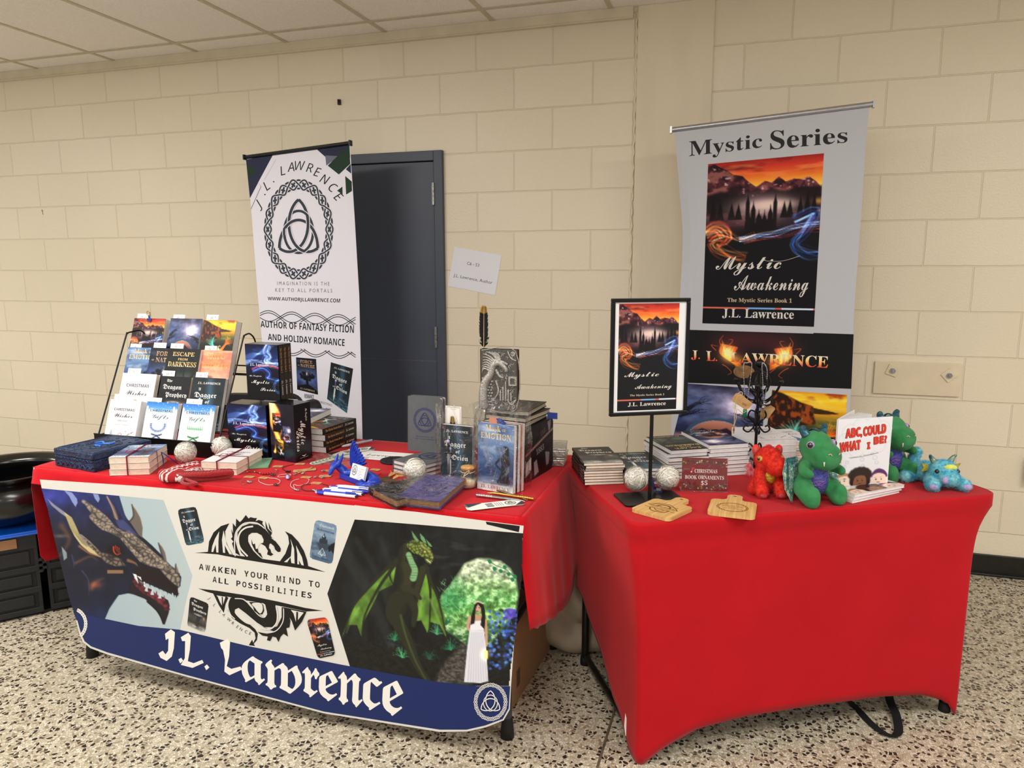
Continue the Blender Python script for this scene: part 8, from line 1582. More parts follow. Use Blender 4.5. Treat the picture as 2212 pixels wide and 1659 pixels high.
# ornament price sign
a, b = at(1472, 1061, TZ), at(1570, 1064, TZ); W_ = float(np.hypot(*(b-a)[:2])); yw = math.atan2(b[1]-a[1], b[0]-a[0]); H_ = zfor(a[0], a[1], 990)-TZ
t = thing('ornament_sign', 'dark red CHRISTMAS BOOK ORNAMENTS $5 sign in a clear stand', 'sign', (a[0], a[1], GZ), yw)
def osn(m):
    m.M = rotx(-.10); m.box(0, W_, 0, .001, .002, H_, 'print', '#7c1a22'); f = Face(m, flat((0, -.0001, H_), (1, 0, 0), (0, 0, -1)), 'print'); f.pic(pic('garland'), [(0, 0), (W_, 0), (W_, H_-.002), (0, H_-.002)]); c = '#f2e9e2'
    f.text(SERIF('CHRISTMAS'), W_*.53, H_*.44, h=H_*.11, w=W_*.5, col=c); f.text(SERIF('BOOK ORNAMENTS'), W_*.5, H_*.63, h=H_*.11, w=W_*.86, col=c); f.text(SERIF('$5'), W_*.5, H_*.80, h=H_*.13, col=c); f.poly([(W_*.205, H_*.40), (W_*.225, H_*.29), (W_*.30, H_*.30), (W_*.245, H_*.335), (W_*.235, H_*.41)], '#d8323a'); f.disc(W_*.21, H_*.42, W_*.016, W_*.016, c)
one('card', osn, t); one('holder', lambda m: (setattr(m, 'M', rotx(-.10)), m.box(-.002, W_+.002, -.0016, -.0006, 0, H_+.002, 'clear_plastic'), setattr(m, 'M', None), m.box(-.002, W_+.002, -.002, .045, 0, .0016, 'clear_plastic')), t)
# bamboo boards
def bamboo_material():
    mt = bpy.data.materials.new('bamboo'); mt.use_nodes = True; N = mt.node_tree.nodes; L = mt.node_tree.links; b_ = N['Principled BSDF']; tc = N.new('ShaderNodeTexCoord'); mp = N.new('ShaderNodeMapping'); mp.inputs['Scale'].default_value = (160, 7, 20); L.new(tc.outputs['Object'], mp.inputs[0]); nz = N.new('ShaderNodeTexNoise'); nz.inputs['Scale'].default_value = 1; nz.inputs['Detail'].default_value = 5; L.new(mp.outputs[0], nz.inputs[0]); rp = N.new('ShaderNodeValToRGB'); e = rp.color_ramp.elements; e[0].position, e[1].position = .3, .7; e[0].color, e[1].color = (*lin('#b98a48'), 1), (*lin('#dcb67a'), 1); L.new(nz.outputs[0], rp.inputs[0]); L.new(rp.outputs[0], b_.inputs['Base Color']); b_.inputs['Roughness'].default_value = .5; MATS['bamboo'] = mt
bamboo_material()
def board(lab, p, yaw, mark):
    a = at(*p, TZ); o = thing('cutting_board', lab, 'cutting board', (a[0], a[1], GZ), yaw); B = rrect(-.064, .064, 0, .132, .016, 6)
    i0 = max(range(len(B)), key=lambda i: B[i][1]-abs(B[i][0])*.01)
    out = [q for q in B if not (abs(q[0]) < .03 and q[1] > .1)]
    top = cr([(.046, .132), (.03, .134), (.022, .143), (.021, .155)], 4).tolist()+cr([(.021, .160), (.021, .176), (.013, .186), (0, .188), (-.013, .186), (-.021, .176), (-.021, .160)], 4).tolist()+cr([(-.021, .155), (-.022, .143), (-.03, .134), (-.046, .132)], 4).tolist()
    right = [q for q in B if q[0] > .047 and q[1] > .06]; left = [q for q in B if q[0] < -.047 and q[1] > .06]; low = [q for q in B if q[1] < .06]
    right = sorted(right, key=lambda q: (q[1], -q[0])); left = sorted(left, key=lambda q: (-q[1], -q[0])); lowl = sorted([q for q in low if q[0] < 0], key=lambda q: (-q[1], q[0])); lowr = sorted([q for q in low if q[0] > 0], key=lambda q: (q[1], q[0]))
    P = right+[tuple(q) for q in top]+left+lowl+lowr
    one('board', lambda m: m.prism(P, 0, .0095, 'bamboo'), o, .0016)
    one('hole_shade_disc', lambda m: m.prism([(.005*math.cos(t_), .172+.004*math.sin(t_)) for t_ in np.linspace(0, 6.1, 14)], .0094, .0098, 'leather_brown'), o)  # flat brown disc imitates the dark inside of a handle hole; nothing is cut
    def eng(m):
        f = Face(m, flat((-.064, .132, .0097), (1, 0, 0), (0, -1, 0)), 'print_matte'); f.step = .00012; c = '#7a5226'
        if mark == 'dragon':
            f.line(cr([(.020, .06), (.03, .04), (.05, .03), (.064, .028), (.08, .035), (.1, .05), (.108, .06)], 5), .003, c); f.line(cr([(.045, .058), (.05, .042), (.064, .038), (.078, .046), (.085, .058)], 5), .005, c); f.line([(.015, .061), (.113, .061)], .0022, c); f.line([(.015, .080), (.113, .080)], .0022, c); f.text('AWAKEN YOUR MIND TO', .064, .069, h=.0038, w=.08, col=c); f.text('ALL POSSIBILITIES', .064, .0765, h=.0038, w=.06, col=c)
            for i in range(6): f.line(cr([(.028+.013*i, .060), (.032+.013*i, .046), (.04+.012*i, .038)], 4), .0016, c)
            f.line(cr([(.035, .082), (.045, .098), (.064, .104), (.085, .098), (.095, .082)], 5), .004, c); f.line(cr([(.05, .083), (.06, .092), (.075, .094), (.08, .084)], 5), .003, c)
        else:
            for ph in (0, PI): t_ = np.linspace(0, 2*PI, 121)[:-1]; r_ = .92+.07*np.sin(12*t_+ph); f.line(np.c_[.064+.044*r_*np.cos(t_), .066+.040*r_*np.sin(t_)], .0016, c, closed=True)
            for i, s_ in enumerate(('May the Year', 'be Filled with', 'Wonder', 'and Adventure')): f.text(s_, .064, .052+.010*i, h=.0055, w=(.046, .056, .03, .05)[i], col=c)
    one('engraving', eng, o)
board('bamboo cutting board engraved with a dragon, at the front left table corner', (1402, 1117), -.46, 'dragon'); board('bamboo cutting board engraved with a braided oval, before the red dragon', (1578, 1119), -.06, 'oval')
# ---- plush dragons
def plush_mat(name, c, c2, sp=0, scale=30):
    mat(name, c, 0.75, noise=0.1, nscale=scale, col2=c2, bump=.4, bscale=800, sheen=.15, spec=.15)
plush_mat('plush_red', '#dc2414', '#ee4030'); plush_mat('plush_green', '#2c7844', '#3f8c56'); plush_mat('plush_aqua', '#40b0d4', '#92d8e0', scale=34)
mat('gold_foil', '#c8b43c', 0.3, 0.5, noise=.25, nscale=120, bump=.4, bscale=200); mat('belly_blue', '#2c4a98', 0.3, 0.3, noise=.4, nscale=30, col2='#6a52a0', bump=.8, bscale=170); mat('wing_teal', '#3c6c78', 0.3, 0.6, noise=.5, nscale=60, col2='#8ca48c', bump=.5, bscale=140); mat('wing_pink', '#c83c50', 0.35, 0.3, noise=.3, nscale=90, col2='#e8a0a8'); mat('horn_teal', '#2f5c6c', 0.35, 0.4, noise=.3, nscale=120)
mat('eye_black', '#080808', 0.05, coat=.6); mat('eye_gold', '#c89a3c', 0.25, noise=.2, nscale=300); mat('eye_lilac', '#a88ab8', 0.25, noise=.3, nscale=300); mat('thread_glint_white', '#e4d8c8', 0.7); mat('thread_pink', '#d8a098', 0.7); mat('plush_yellow', '#d8d860', .8, noise=.1); mat('paw_pink', '#b8444c', .6, noise=.3, nscale=200); mat('plush_lilac', '#b0a4d0', .85, noise=.1, bump=.4, bscale=420)
def fur(o, n, L, seed=1):
    """short plush pile on a toy's body"""
    o.modifiers.new('pile', 'PARTICLE_SYSTEM'); p_ = o.particle_systems[-1].settings; p_.type = 'HAIR'; p_.count = n; p_.hair_length = L; p_.hair_step = 2; p_.display_step = 2; p_.render_step = 2
    p_.child_type = 'SIMPLE'; p_.rendered_child_count = 14; p_.child_radius = L*.9; p_.roughness_2 = L*.35; p_.roughness_2_size = .5; p_.brownian_factor = L*.12; p_.root_radius = 1.0; p_.tip_radius = .25; p_.radius_scale = .00022; p_.material = 1; o.particle_systems[-1].seed = seed
def eyes(o, pos, r, ring, pupil=.62):
    for sx in (-1, 1):
        c = np.array([sx*pos[0], pos[1], pos[2]]); d = np.array([sx*.75, -.62, .15]); d /= np.linalg.norm(d)
        c = c-d*r*.35; e = one('eye', lambda m: m.ball(c, r, ring, n=16), o); one('pupil', lambda m: (m.ball(c+d*r*.34, r*(pupil+.12), 'eye_black', n=14), m.ball(c+d*r*.95+np.array([0, -.1, .35])*r, r*.14, 'thread_glint_white', n=8)), e)  # tiny white ball on the pupil imitates a catchlight
# red
q = at(1655, 1066, TZ); rd = thing('plush_dragon', 'small bright red plush dragon with a gold chest sitting between the boards and green dragon', 'plush toy', (q[0], q[1], GZ), .28)
hR = (zfor(q[0], q[1], 962)-TZ)/.165
S = lambda *v: tuple(x*hR for x in v)
me = blob([('b', S(0, .008, .058), S(.036, .034, .052)), ('b', S(0, -.006, .118), S(.044, .041, .041)), ('b', S(.015, -.042, .104), S(.036, .034, .031)), ('l', [S(.026, -.005, .075), S(.032, -.03, .045), S(.030, -.052, .018)], [.017*hR, .018*hR, .019*hR]), ('l', [S(-.026, -.005, .075), S(-.032, -.03, .045), S(-.030, -.052, .018)], [.017*hR, .018*hR, .019*hR]),
           ('l', [S(.028, .01, .03), S(.046, -.014, .018)], [.024*hR, .018*hR]), ('l', [S(-.028, .01, .03), S(-.046, -.014, .018)], [.024*hR, .018*hR]), ('l', [S(0, .03, .02), S(.02, .07, .014), S(.05, .085, .012)], [.018*hR, .013*hR, .006*hR]), ('b', S(0, .004, .152), S(.012, .016, .012))], .0042*hR, 4)
for v in me.vertices: v.co.z = max(.0005, v.co.z)
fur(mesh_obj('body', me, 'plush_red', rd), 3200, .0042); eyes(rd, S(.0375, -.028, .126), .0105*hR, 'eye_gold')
one('chest_patch', lambda m: m.ball(S(.004, -.0225, .064), .021*hR, 'gold_foil', n=18, sc=(.95, .72, 1.15)), rd)
for sx in (-1, 1):
    e = one('ear', lambda m: (m.ball(S(sx*.038, .012, .146), .017*hR, 'plush_red', n=14, sc=(.75, .55, 1.1))), rd); one('ear_lining', lambda m: m.ball(S(sx*.0395, .0045, .145), .011*hR, 'paw_pink', n=12, sc=(.8, .4, 1.1)), e)
    one('nostril', lambda m: m.tube(cr([S(.016+sx*.012, -.073, .112), S(.016+sx*.016, -.0735, .116), S(.016+sx*.019, -.071, .113)], 4), .0009*hR, 'paw_pink', n=6), rd)
    one('wing', lambda m: m.prism([(p_[0]*hR*sx, p_[1]*hR) for p_ in ((.02, .05), (.05, .1), (.066, .085), (.058, .07), (.066, .055), (.05, .05), (.045, .035))], .028*hR, .032*hR, 'wing_pink', axis='y'), rd)
    one('paw_patch', lambda m: m.ball(S(sx*.030, -.066, .013), .011*hR, 'paw_pink', n=12, sc=(1.1, .5, .8)), rd)
# green
def green_dragon(px, py, yaw, lab, top):
    q = at(px, py, TZ); o = thing('plush_dragon', lab, 'plush toy', (q[0], q[1], GZ), yaw); k = (zfor(q[0], q[1], top)-TZ)/.25; S = lambda *v: tuple(x*k for x in v)
    me = blob([('b', S(0, .012, .085), S(.056, .052, .078)), ('b', S(0, .0, .188), S(.054, .056, .056)), ('b', S(0, -.048, .166), S(.053, .046, .047)), ('b', S(0, -.02, .172), S(.055, .05, .05))]+
              [('l', [S(sx*.045, .005, .055), S(sx*.056, -.03, .045), S(sx*.054, -.058, .024)], [.034*k, .032*k, .028*k]) for sx in (-1, 1)]+[('b', S(sx*.054, -.062, .036), S(.027, .022, .036)) for sx in (-1, 1)]+[('l', [S(sx*.045, -.005, .125), S(sx*.066, -.03, .115), S(sx*.064, -.052, .112)], [.020*k, .017*k, .015*k]) for sx in (-1, 1)]+[('l', [S(0, .05, .03), S(.01, .10, .018), S(.04, .13, .014)], [.03*k, .018*k, .007*k])], .0055*k, 4)
    for v in me.vertices: v.co.z = max(.0005, v.co.z)
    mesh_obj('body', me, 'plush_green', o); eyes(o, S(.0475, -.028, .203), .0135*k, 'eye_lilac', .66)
    one('belly', lambda m: m.ball(S(0, -.012, .082), .05*k, 'belly_blue', n=24, sc=(.82, .72, 1.2)), o)
    for sx in (-1, 1):
        one('horn', lambda m: m.tube(cr([S(sx*.034, .012, .228), S(sx*.044, .018, .245), S(sx*.044, .012, .256)], 4), np.linspace(.015, .008, 9)*k, 'horn_teal', n=12), o)
        one('nostril', lambda m: m.tube(cr([S(sx*.014, -.0905, .180), S(sx*.019, -.089, .185), S(sx*.024, -.086, .182)], 4), .0016*k, 'thread_pink', n=6), o)
        one('tooth', lambda m: m.tube([S(sx*.034, -.0805, .158), S(sx*.034, -.0815, .144)], [.003*k, .0008*k], 'thread_glint_white', n=8), o)
        def wg(m):
            P = [S(sx*.056, .02, .15), S(sx*.088, .03, .145), S(sx*.104, .02, .10), S(sx*.108, .0, .05), S(sx*.100, -.02, .016), S(sx*.09, -.01, .03), S(sx*.078, .0, .03), S(sx*.062, .015, .05)]; Q = [(a_[0], a_[1]+.007*k, a_[2]) for a_ in P]; n = len(P); m.add(P+Q, [tuple(range(n)), tuple(range(n, 2*n))[::-1]]+[(i, (i+1) % n, n+(i+1) % n, n+i) for i in range(n)], 'wing_teal')
        one('wing', wg, o, .002)
    one('crest', lambda m: m.tube(cr([S(0, -.012, .242), S(0, .02, .246), S(0, .045, .222), S(0, .056, .19)], 6), np.linspace(.005, .009, 19)*k, 'horn_teal', n=8, sy=.5), o)
    return o
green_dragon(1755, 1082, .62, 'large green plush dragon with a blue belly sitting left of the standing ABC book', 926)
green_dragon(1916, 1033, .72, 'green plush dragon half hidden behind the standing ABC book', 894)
# aqua dragon lying on its front
q = at(2030, 1052, TZ); aq = thing('plush_dragon', 'small pale blue plush dragon lying on its belly at the right table end', 'plush toy', (q[0], q[1], GZ), .28); k = (zfor(q[0], q[1], 985)-TZ)/.098; S = lambda *v: tuple(x*k for x in v)
me = blob([('b', S(0, -.01, .052), S(.040, .036, .036)), ('b', S(.002, -.040, .040), S(.030, .026, .026)), ('l', [S(0, .01, .035), S(-.012, .05, .035), S(-.03, .085, .030)], [.030*k, .033*k, .026*k]), ('l', [S(-.028, .0, .03), S(-.042, -.03, .020), S(-.046, -.046, .018)], [.018*k, .019*k, .019*k]), ('l', [S(.028, .0, .03), S(.042, -.03, .020), S(.048, -.044, .018)], [.018*k, .019*k, .019*k]),
           ('l', [S(-.045, .07, .022), S(-.065, .058, .018), S(-.082, .05, .018)], [.02*k, .018*k, .017*k]), ('l', [S(-.03, .09, .03), S(-.035, .1, .055), S(-.028, .095, .085)], [.02*k, .017*k, .016*k]), ('l', [S(0, .09, .026), S(.03, .1, .018)], [.018*k, .016*k])], .0036*k, 4)
for v in me.vertices: v.co.z = max(.0005, v.co.z)
fur(mesh_obj('body', me, 'plush_aqua', aq), 2600, .0042)
for sx in (-1, 1):
    one('eye', lambda m: m.ball(S(sx*.031, -.032, .058), .0065*k, 'eye_black', n=14), aq); one('horn', lambda m: m.tube(cr([S(sx*.024, .0, .080), S(sx*.034, .002, .094), S(sx*.040, -.004, .102)], 4), np.linspace(.010, .002, 9)*k, 'wing_teal', n=10), aq); one('ear', lambda m: m.prism([(sx*.036*k, .066*k), (sx*.060*k, .074*k), (sx*.052*k, .060*k), (sx*.058*k, .048*k), (sx*.040*k, .05*k)], .004*k, .008*k, 'gold_foil', axis='y'), aq, .001)
    one('paw_patch', lambda m: m.ball(S(sx*.049, -.055, .017), .013*k, 'plush_lilac', n=12, sc=(1.1, .8, .9)), aq)
one('forehead_patch', lambda m: (m.ball(S(.006, -.032, .070), .014*k, 'plush_yellow', n=14, sc=(1.6, .9, .7)), ), aq); one('cheek_patch', lambda m: m.ball(S(-.016, -.056, .038), .011*k, 'plush_lilac', n=12, sc=(1, .7, 1.1)), aq)
# ---- picture books
a, b = at(1841, 1088, TZ), at(1946, 1064, TZ); yw = math.atan2(b[1]-a[1], b[0]-a[0]); wA = float(np.hypot(*(b-a)[:2]))*.97; z_ = GZ
for i in range(3):
    z_ += .0088; lay(book('abc', wA, .215, .0088, None, '#ececee', '#ececee', 'paper', 'print_gloss', 'picture_book'), wA, (a[0]+.003*i, a[1]+.002*i), yw-.02*i, z_, 'flat white ABC picture book below the standing copy, %s of three' % ('bottom', 'middle', 'top')[i], 'flat ABC picture books'); z_ += .0003
zA = z_+.0006; P0, P1 = at(1803, 1052, zA), at(1917, 1043, zA); yw = math.atan2(P1[1]-P0[1], P1[0]-P0[0]); w2 = float(np.hypot(*(P1-P0)[:2])); h2 = zfor(P0[0], P0[1], 906)-zA
sb = thing('picture_book', 'white ABC, What Could I Be picture book standing half open beside the green dragon', 'book', (P0[0], P0[1], zA), yw)
def fcv(m): m.box(0, w2, 0, .0025, 0, h2, 'print_gloss', '#e4e4e8'); f = Face(m, flat((0, -.0001, h2), (1, 0, 0), (0, 0, -1)), 'print_gloss'); cover(f, 'abc', w2, h2)
one('front_cover', fcv, sb); OA = math.radians(38)
one('back_cover', lambda m: (setattr(m, 'M', rotz(OA)), m.box(0, w2, .004, .0065, 0, h2, 'print_gloss', '#eeeef0'), setattr(m, 'M', None), m.box(-.003, .0, -.0005, .007, 0, h2, 'print_gloss', '#e8e8ec')), sb)
def pgs(m):
    for i in range(7): m.M = rotz(OA*(.55+.055*i)); m.box(.002, w2*.96, .002, .0024, .003, h2-.004, 'paper')
one('pages', pgs, sb)
# ---- jewellery tree
p = at(1629, 1026, TZ); zt = zfor(p[0], p[1], 776)-GZ; jt = thing('jewellery_tree', 'black wrought jewellery tree with curled arms behind the red dragon', 'jewellery stand', (p[0], p[1], GZ), .1)
one('pole', lambda m: m.tube([(0, 0, .02), (0, 0, zt-.02)], .0048, 'black_metal', n=12), jt); one('finial', lambda m: m.ball((0, 0, zt-.014), .0145, 'black_metal', n=18), jt)
PX = lambda px, py: (lambda d: (float(d[0]), float(d[1])))(((lambda w: (rotz(-.1) @ Vector((w[0]-p[0], w[1]-p[1], 0)))[0])(onY(px, py, p[1])), onY(px, py, p[1])[2]-GZ))
for k in range(3):
    an = k*2.094+2.7; ux, uy = math.cos(an), math.sin(an); one('foot', lambda m: m.tube(cr([(ux*r_, uy*r_, z) for r_, z in ((.004, .05), (.03, .055), (.055, .03), (.085, .008), (.105, .006), (.11, .018), (.1, .022), (.097, .014))], 6), .0035, 'black_metal', n=8), jt)
for k in range(3):
    an = k*2.094+2.9; ux, uy = math.cos(an), math.sin(an); one('foot_scroll', lambda m: m.tube(cr([(ux*r_, uy*r_, z) for r_, z in ((.004, .09), (.02, .105), (.03, .09), (.02, .08), (.014, .088))], 5), .003, 'black_metal', n=8), jt)
za = PX(1637, 850)[1]
for k in range(6):
    an = k*1.047+.35; ux, uy = math.cos(an), math.sin(an); zz_ = zt*.78+(.012 if k % 2 else 0); a_ = one('arm', lambda m: m.tube(cr([(ux*r_, uy*r_, z) for r_, z in ((.004, zz_-.06), (.03, zz_-.058), (.06, zz_-.03), (.078, zz_+.004))], 6), .003, 'black_metal', n=8), jt); one('knob', lambda m: m.ball((ux*.079, uy*.079, zz_+.009), .0075, 'black_metal', n=12), a_)
for k in range(4):
    an = k*1.571+.1; ux, uy = math.cos(an), math.sin(an)
    for z0, s_ in ((zt*.70, 1), (zt*.47, .95)): one('scroll', lambda m: m.tube(cr([(ux*r_*s_, uy*r_*s_, z) for r_, z in ((.004, z0+.03), (.022, z0+.036), (.03, z0+.018), (.014, z0), (.008, z0-.014), (.026, z0-.036), (.044, z0-.028), (.038, z0-.014), (.028, z0-.018))], 5), .0028, 'black_metal', n=8), jt)
one('crown_ring', lambda m: [m.tube(np.array([(.036*math.cos(t_)*math.cos(b_), .036*math.cos(t_)*math.sin(b_), zt-.075+.036*math.sin(t_)) for t_ in np.linspace(0, 6.28, 26)]), .0024, 'black_metal', n=7) for b_ in (.1, 1.15, 2.2)], jt)
mat('amber', '#7a5a34', .25, noise=.35, nscale=60)
def chain_path(px_pts, dy=-.02): return cr([onY(x, y, p[1]+dy) for x, y in px_pts], 6)
def necklace(lab, pts, dy, pend):
    P = chain_path(pts, dy); o = thing('necklace', lab, 'necklace', tuple(P[0]), 0, 'necklaces on the jewellery tree'); B = P[0]
    one('chain', lambda m: [m.ball(q_-B, .0017, 'silver', n=6) for q_ in np.array([P[0]+0*P[0]]+[P[int(i)]*(1-i % 1)+P[min(int(i)+1, len(P)-1)]*(i % 1) for i in np.linspace(0, len(P)-1.001, 56)])]+[m.tube(P-B, .0009, 'silver', n=5)], o); pend(o, B)
def pend_green(o, B): c = onY(1609, 893, p[1]-.024)-B; one('pendant', lambda m: (m.tube([c+[0, 0, .016], c+[0, 0, .012], c+[0, 0, -.012], c+[0, 0, -.017]], [.003, .0072, .0072, .002], 'stone_green', n=6), m.tube([c+[0, 0, .026], c+[0, 0, .015]], .0016, 'silver', n=6)), o)
def pend_box(o, B): c = onY(1647, 893, p[1]-.026)-B; one('pendant', lambda m: (m.box(c[0]-.006, c[0]+.006, c[1]-.004, c[1]+.004, c[2]-.018, c[2]+.012, 'amber'), m.ball(c+[0, 0, .02], .006, 'silver', n=10), m.ball(c+[.004, 0, .032], .005, 'silver', n=10)), o)
necklace('silver chain necklace with a green stone on the left of the jewellery tree', [(1608, 880), (1608, 840), (1606, 790), (1614, 784), (1624, 787), (1618, 840), (1612, 880)], -.024, pend_green)
necklace('silver chain necklace with a small box pendant on the right of the jewellery tree', [(1649, 876), (1648, 830), (1646, 790), (1650, 785), (1657, 800), (1655, 840), (1650, 876)], -.026, pend_box)
c0 = onY(1604, 868, p[1]-.032); tg = thing('hang_tag', 'kraft paper tag on a cream string hanging from the jewellery tree', 'tag', tuple(c0), 0)
def tgf(m):
    m.M = roty(.48); m.prism([(-.028, -.015), (.020, -.018), (.028, -.010), (.030, .012), (-.024, .020), (-.032, .014), (-.034, -.006)], -.0005, .0005, 'kraft', axis='y'); f = Face(m, flat((-.034, -.0008, .02), (1, 0, 0), (0, 0, -1)), 'print_matte'); f.rect(.034, .022, .05, .0234, '#6a5238'); f.rect(.036, .026, .052, .0272, '#6a5238')
one('tag', tgf, tg); st_ = [onY(x, y, p[1]-.032)-c0 for x, y in ((1594, 850), (1601, 846), (1604, 852), (1592, 858), (1588, 880), (1586, 915), (1585, 920), (1590, 905), (1592, 884), (1604, 892), (1612, 888))]; one('string', lambda m: m.tube(cr(st_, 5), .0011, 'tan_cord', n=5), tg); e = onY(1585, 928, p[1]-.032)-c0; one('charm', lambda m: (m.ball(e, .004, 'amber', n=8, sc=(.8, .6, 2)), m.ball(e-[0, 0, .010], .003, 'gold', n=8)), tg)
c1 = onY(1658, 888, p[1]+.02); o = tag(one('hang_tag', lambda m: (setattr(m, 'M', roty(.55)), m.prism(rrect(-.014, .016, -.022, .022, .005), -.0005, .0005, 'kraft', axis='y'))), 'brown kraft tag behind the box pendant on the jewellery tree', 'tag', loc=tuple(c1))
c2 = onY(1607, 803, p[1]+.045); tag(one('hang_tag', lambda m: m.prism([(.034*math.cos(t_), .022*math.sin(t_)) for t_ in np.linspace(0, 6.0, 22)], -.0006, .0006, 'amber', axis='y')), 'dark brown oval tag behind the crown of the jewellery tree', 'tag', loc=tuple(c2))

# ================================================================ BESIDE AND UNDER THE TABLES
mat('crate_black', '#1c1e21', 0.5, noise=.12, nscale=30); mat('crate_dark', '#121316', 0.6, noise=.1); mat('lid_blue', '#0c58c8', 0.35, noise=.08, nscale=8); mat('pot_black', '#0c0b0b', 0.22, noise=.2, nscale=6, coat=.3); mat('cardboard', '#94714e', 0.85, noise=.08, nscale=20, stretch=(1, 1, 6)); mat('canvas', '#b3a28c', 0.9, noise=.12, nscale=10, bump=.15, bscale=500); mat('strap_black', '#101012', .7, noise=.15, bump=.2, bscale=900)
def crate(lab, loc, yaw, w, d, h, lidmt):
    o = thing('folding_crate', lab, 'crate', loc, yaw, 'folding crates left of the table')
    def side(m, x0, x1):
        for z0, z1, y in ((.012, .035, -.004), (.10, .125, -.004), (.19, .215, -.004), (.29, h, -.006)): m.box(x0, x1, y, .012, z0, z1 if z1 < h else h-.02, 'crate_black')
        m.box(x0+.006, x1-.006, .003, .012, 0.012, h-.02, 'crate_dark'); m.box(x0, x0+.014, -.003, .012, .012, h-.02, 'crate_black'); m.box(x1-.014, x1, -.003, .012, .012, h-.02, 'crate_black')
        m.box(x0+.03, x1-.03, -.002, .012, .135, .18, 'crate_black'); m.box(x0+.03, x1-.03, -.002, .012, .045, .09, 'crate_black'); m.box(x0+.03, x1-.03, -.001, .012, .225, .28, 'crate_black')
    one('front_wall', lambda m: (side(m, 0, w/2-.012), side(m, w/2+.012, w)), o, .002)
    one('hinge', lambda m: [(m.box(w/2-.002, w/2+.002, -.004, .006, z_, z_+.075, 'crate_black'), [m.box(w/2-.014+.015*(k % 2), w/2-.001+.015*(k % 2), -.010, .010, z_+.012*k, z_+.012*k+.011, 'crate_black') for k in range(6)]) for z_ in (h*.5,)], o)
    one('body', lambda m: (m.box(0, .01, .012, d, 0, h-.02, 'crate_dark'), m.box(w-.01, w, .012, d, 0, h-.02, 'crate_dark'), m.box(0, w, d-.01, d, 0, h-.02, 'crate_dark'), m.box(0, w, .012, d, 0, .012, 'crate_dark')), o)
    if lidmt: one('lid', lambda m: (m.box(-.012, w+.012, -.02, d+.01, h-.019, h, lidmt), m.box(-.018, w+.018, -.026, d+.016, h-.016, h-.007, lidmt)), o, .005)
    return o
b = at(104, 1324, 0); cy_ = .87; hC = zfor(b[0], b[1], 1141)
cr1 = crate('dark folding crate with a bright blue lid standing left of the long table', (b[0]-.24*math.cos(cy_), b[1]-.24*math.sin(cy_), 0), cy_, .48, .36, hC, 'lid_blue')
cX = np.array([math.cos(cy_), math.sin(cy_)]); cY = np.array([-cX[1], cX[0]]); o0 = np.array(cr1.location[:2])
tag(one('cardboard_piece', lambda m: m.box(0, .10, 0, .004, .02, .06, 'cardboard')), 'brown cardboard edge showing in the top of the dark crate', 'cardboard', loc=(*(o0+cX*.06-cY*.013), hC-.085), rz=cy_)
pc = at(15, 1008, .60)[:2]; zr = .60
pt = thing('cauldron', 'glossy black plastic cauldron standing on the blue crate lid', 'cauldron', (pc[0], pc[1], hC+.001)); H_ = zr-hC
one('body', lambda m: m.lathe([(0, 0), (.09, 0), (.14, H_*.06), (.205, H_*.24), (.243, H_*.46), (.24, H_*.64), (.22, H_*.78), (.205, H_*.85)], 'pot_black', n=56), pt); one('rim', lambda m: m.lathe([(.205, H_*.845), (.210, H_*.88), (.232, H_*.94), (.254, H_*.975), (.258, H_*.99), (.253, H_), (.236, H_*.985), (.212, H_*.93), (.198, H_*.86), (.212, H_*.76), (.232, H_*.6), (.24, H_*.45), (.195, H_*.26), (.12, H_*.1), (0, H_*.04)], 'pot_black', n=56), pt)
# cardboard box under the long table
def carton(m): m.box(0, .30, 0, .46, 0, .30, 'cardboard'); m.box(0, .30, .002, .458, .3, .303, 'cardboard'); m.box(.12, .18, -.0006, .461, .3, .304, 'paper_cream'); [m.box(.3, .3008, y_, y_+.03, .05, .11, 'leather_brown') for y_ in (.06,)]
tag(one('cardboard_box', carton), 'brown cardboard box on the floor behind the right end of the vinyl banner', 'box', loc=(.40, -1.66, .0005), rz=-.06)
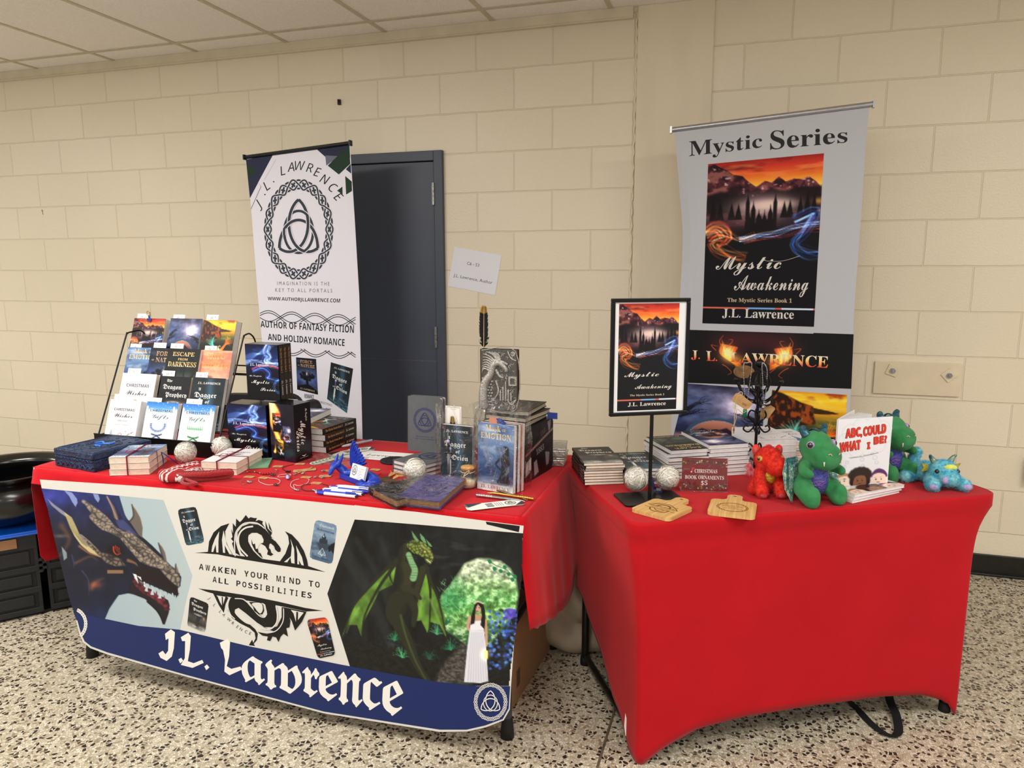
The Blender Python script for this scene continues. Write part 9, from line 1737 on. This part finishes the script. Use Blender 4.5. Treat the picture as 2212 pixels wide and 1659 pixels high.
# canvas tote between the tables
q = at(1225, 1440, 0); tb = thing('tote_bag', 'beige canvas tote bag on the floor between the two tables', 'bag', (q[0]+.02, q[1]+.15, 0), .2); me = blob([('b', (0, 0, .06), (.17, .09, .07)), ('b', (0, 0, .19), (.165, .08, .10)), ('b', (.0, .01, .30), (.14, .05, .07)), ('b', (-.09, -.02, .1), (.08, .07, .09)), ('b', (.08, .0, .16), (.09, .07, .12))], .012, 5)
for v in me.vertices: v.co.z = max(.001, v.co.z); v.co.y += .008*math.sin(v.co.x*40+v.co.z*22)
mesh_obj('body', me, 'canvas', tb); one('handle', lambda m: [ribbon(m, [(-.07, y_, .33), (-.06, y_, .40), (0, y_-.01, .44), (.06, y_, .39), (.07, y_, .33)], .026, 'canvas', up=(0, 1, .1)) for y_ in (-.02, .05)], tb); tag(one('paper_bundle', lambda m: [m.box(-.05+.02*i, .05, -.004+.012*i, .002+.012*i, 0, .10+.01*i, 'print_matte', '#e0dcd4') for i in range(3)]), 'white papers sticking out of the canvas tote bag', 'papers', loc=(q[0]+.045, q[1]+.165, .325), rz=.2)
# things under the short table
w0 = np.array(rt(.78, .30, 0)); bg = thing('backpack', 'black bag under the short table with its webbing strap lying on the floor', 'bag', (w0[0], w0[1], 0), RA); me = blob([('b', (0, 0, .07), (.20, .12, .07)), ('b', (.05, .05, .1), (.16, .1, .09))], .014, 4)
for v in me.vertices: v.co.z = max(.001, v.co.z)
mesh_obj('body', me, 'strap_black', bg)
iv = lambda px, py, z: (lambda d: (rotz(-RA) @ Vector((d[0]-w0[0], d[1]-w0[1], z)))[:])(at(px, py, z))
one('strap', lambda m: ribbon(m, [iv(1800, 1488, .05), iv(1838, 1518, .004), iv(1885, 1566, .003), iv(1920, 1588, .004), iv(1940, 1582, .008), iv(1936, 1545, .012), iv(1922, 1512, .02), iv(1918, 1480, .05)], .026, 'strap_black', 6, up=(0, .25, 1)), bg)
w1 = np.array(rt(.22, .36, 0)); o = thing('shoulder_bag', 'black bag slumped on the floor inside the left end of the short table', 'bag', (w1[0], w1[1], 0), .6); me = blob([('b', (0, 0, .1), (.13, .09, .10)), ('b', (.02, .0, .2), (.09, .06, .08))], .014, 4)
for v in me.vertices: v.co.z = max(.001, v.co.z)
mesh_obj('body', me, 'strap_black', o)
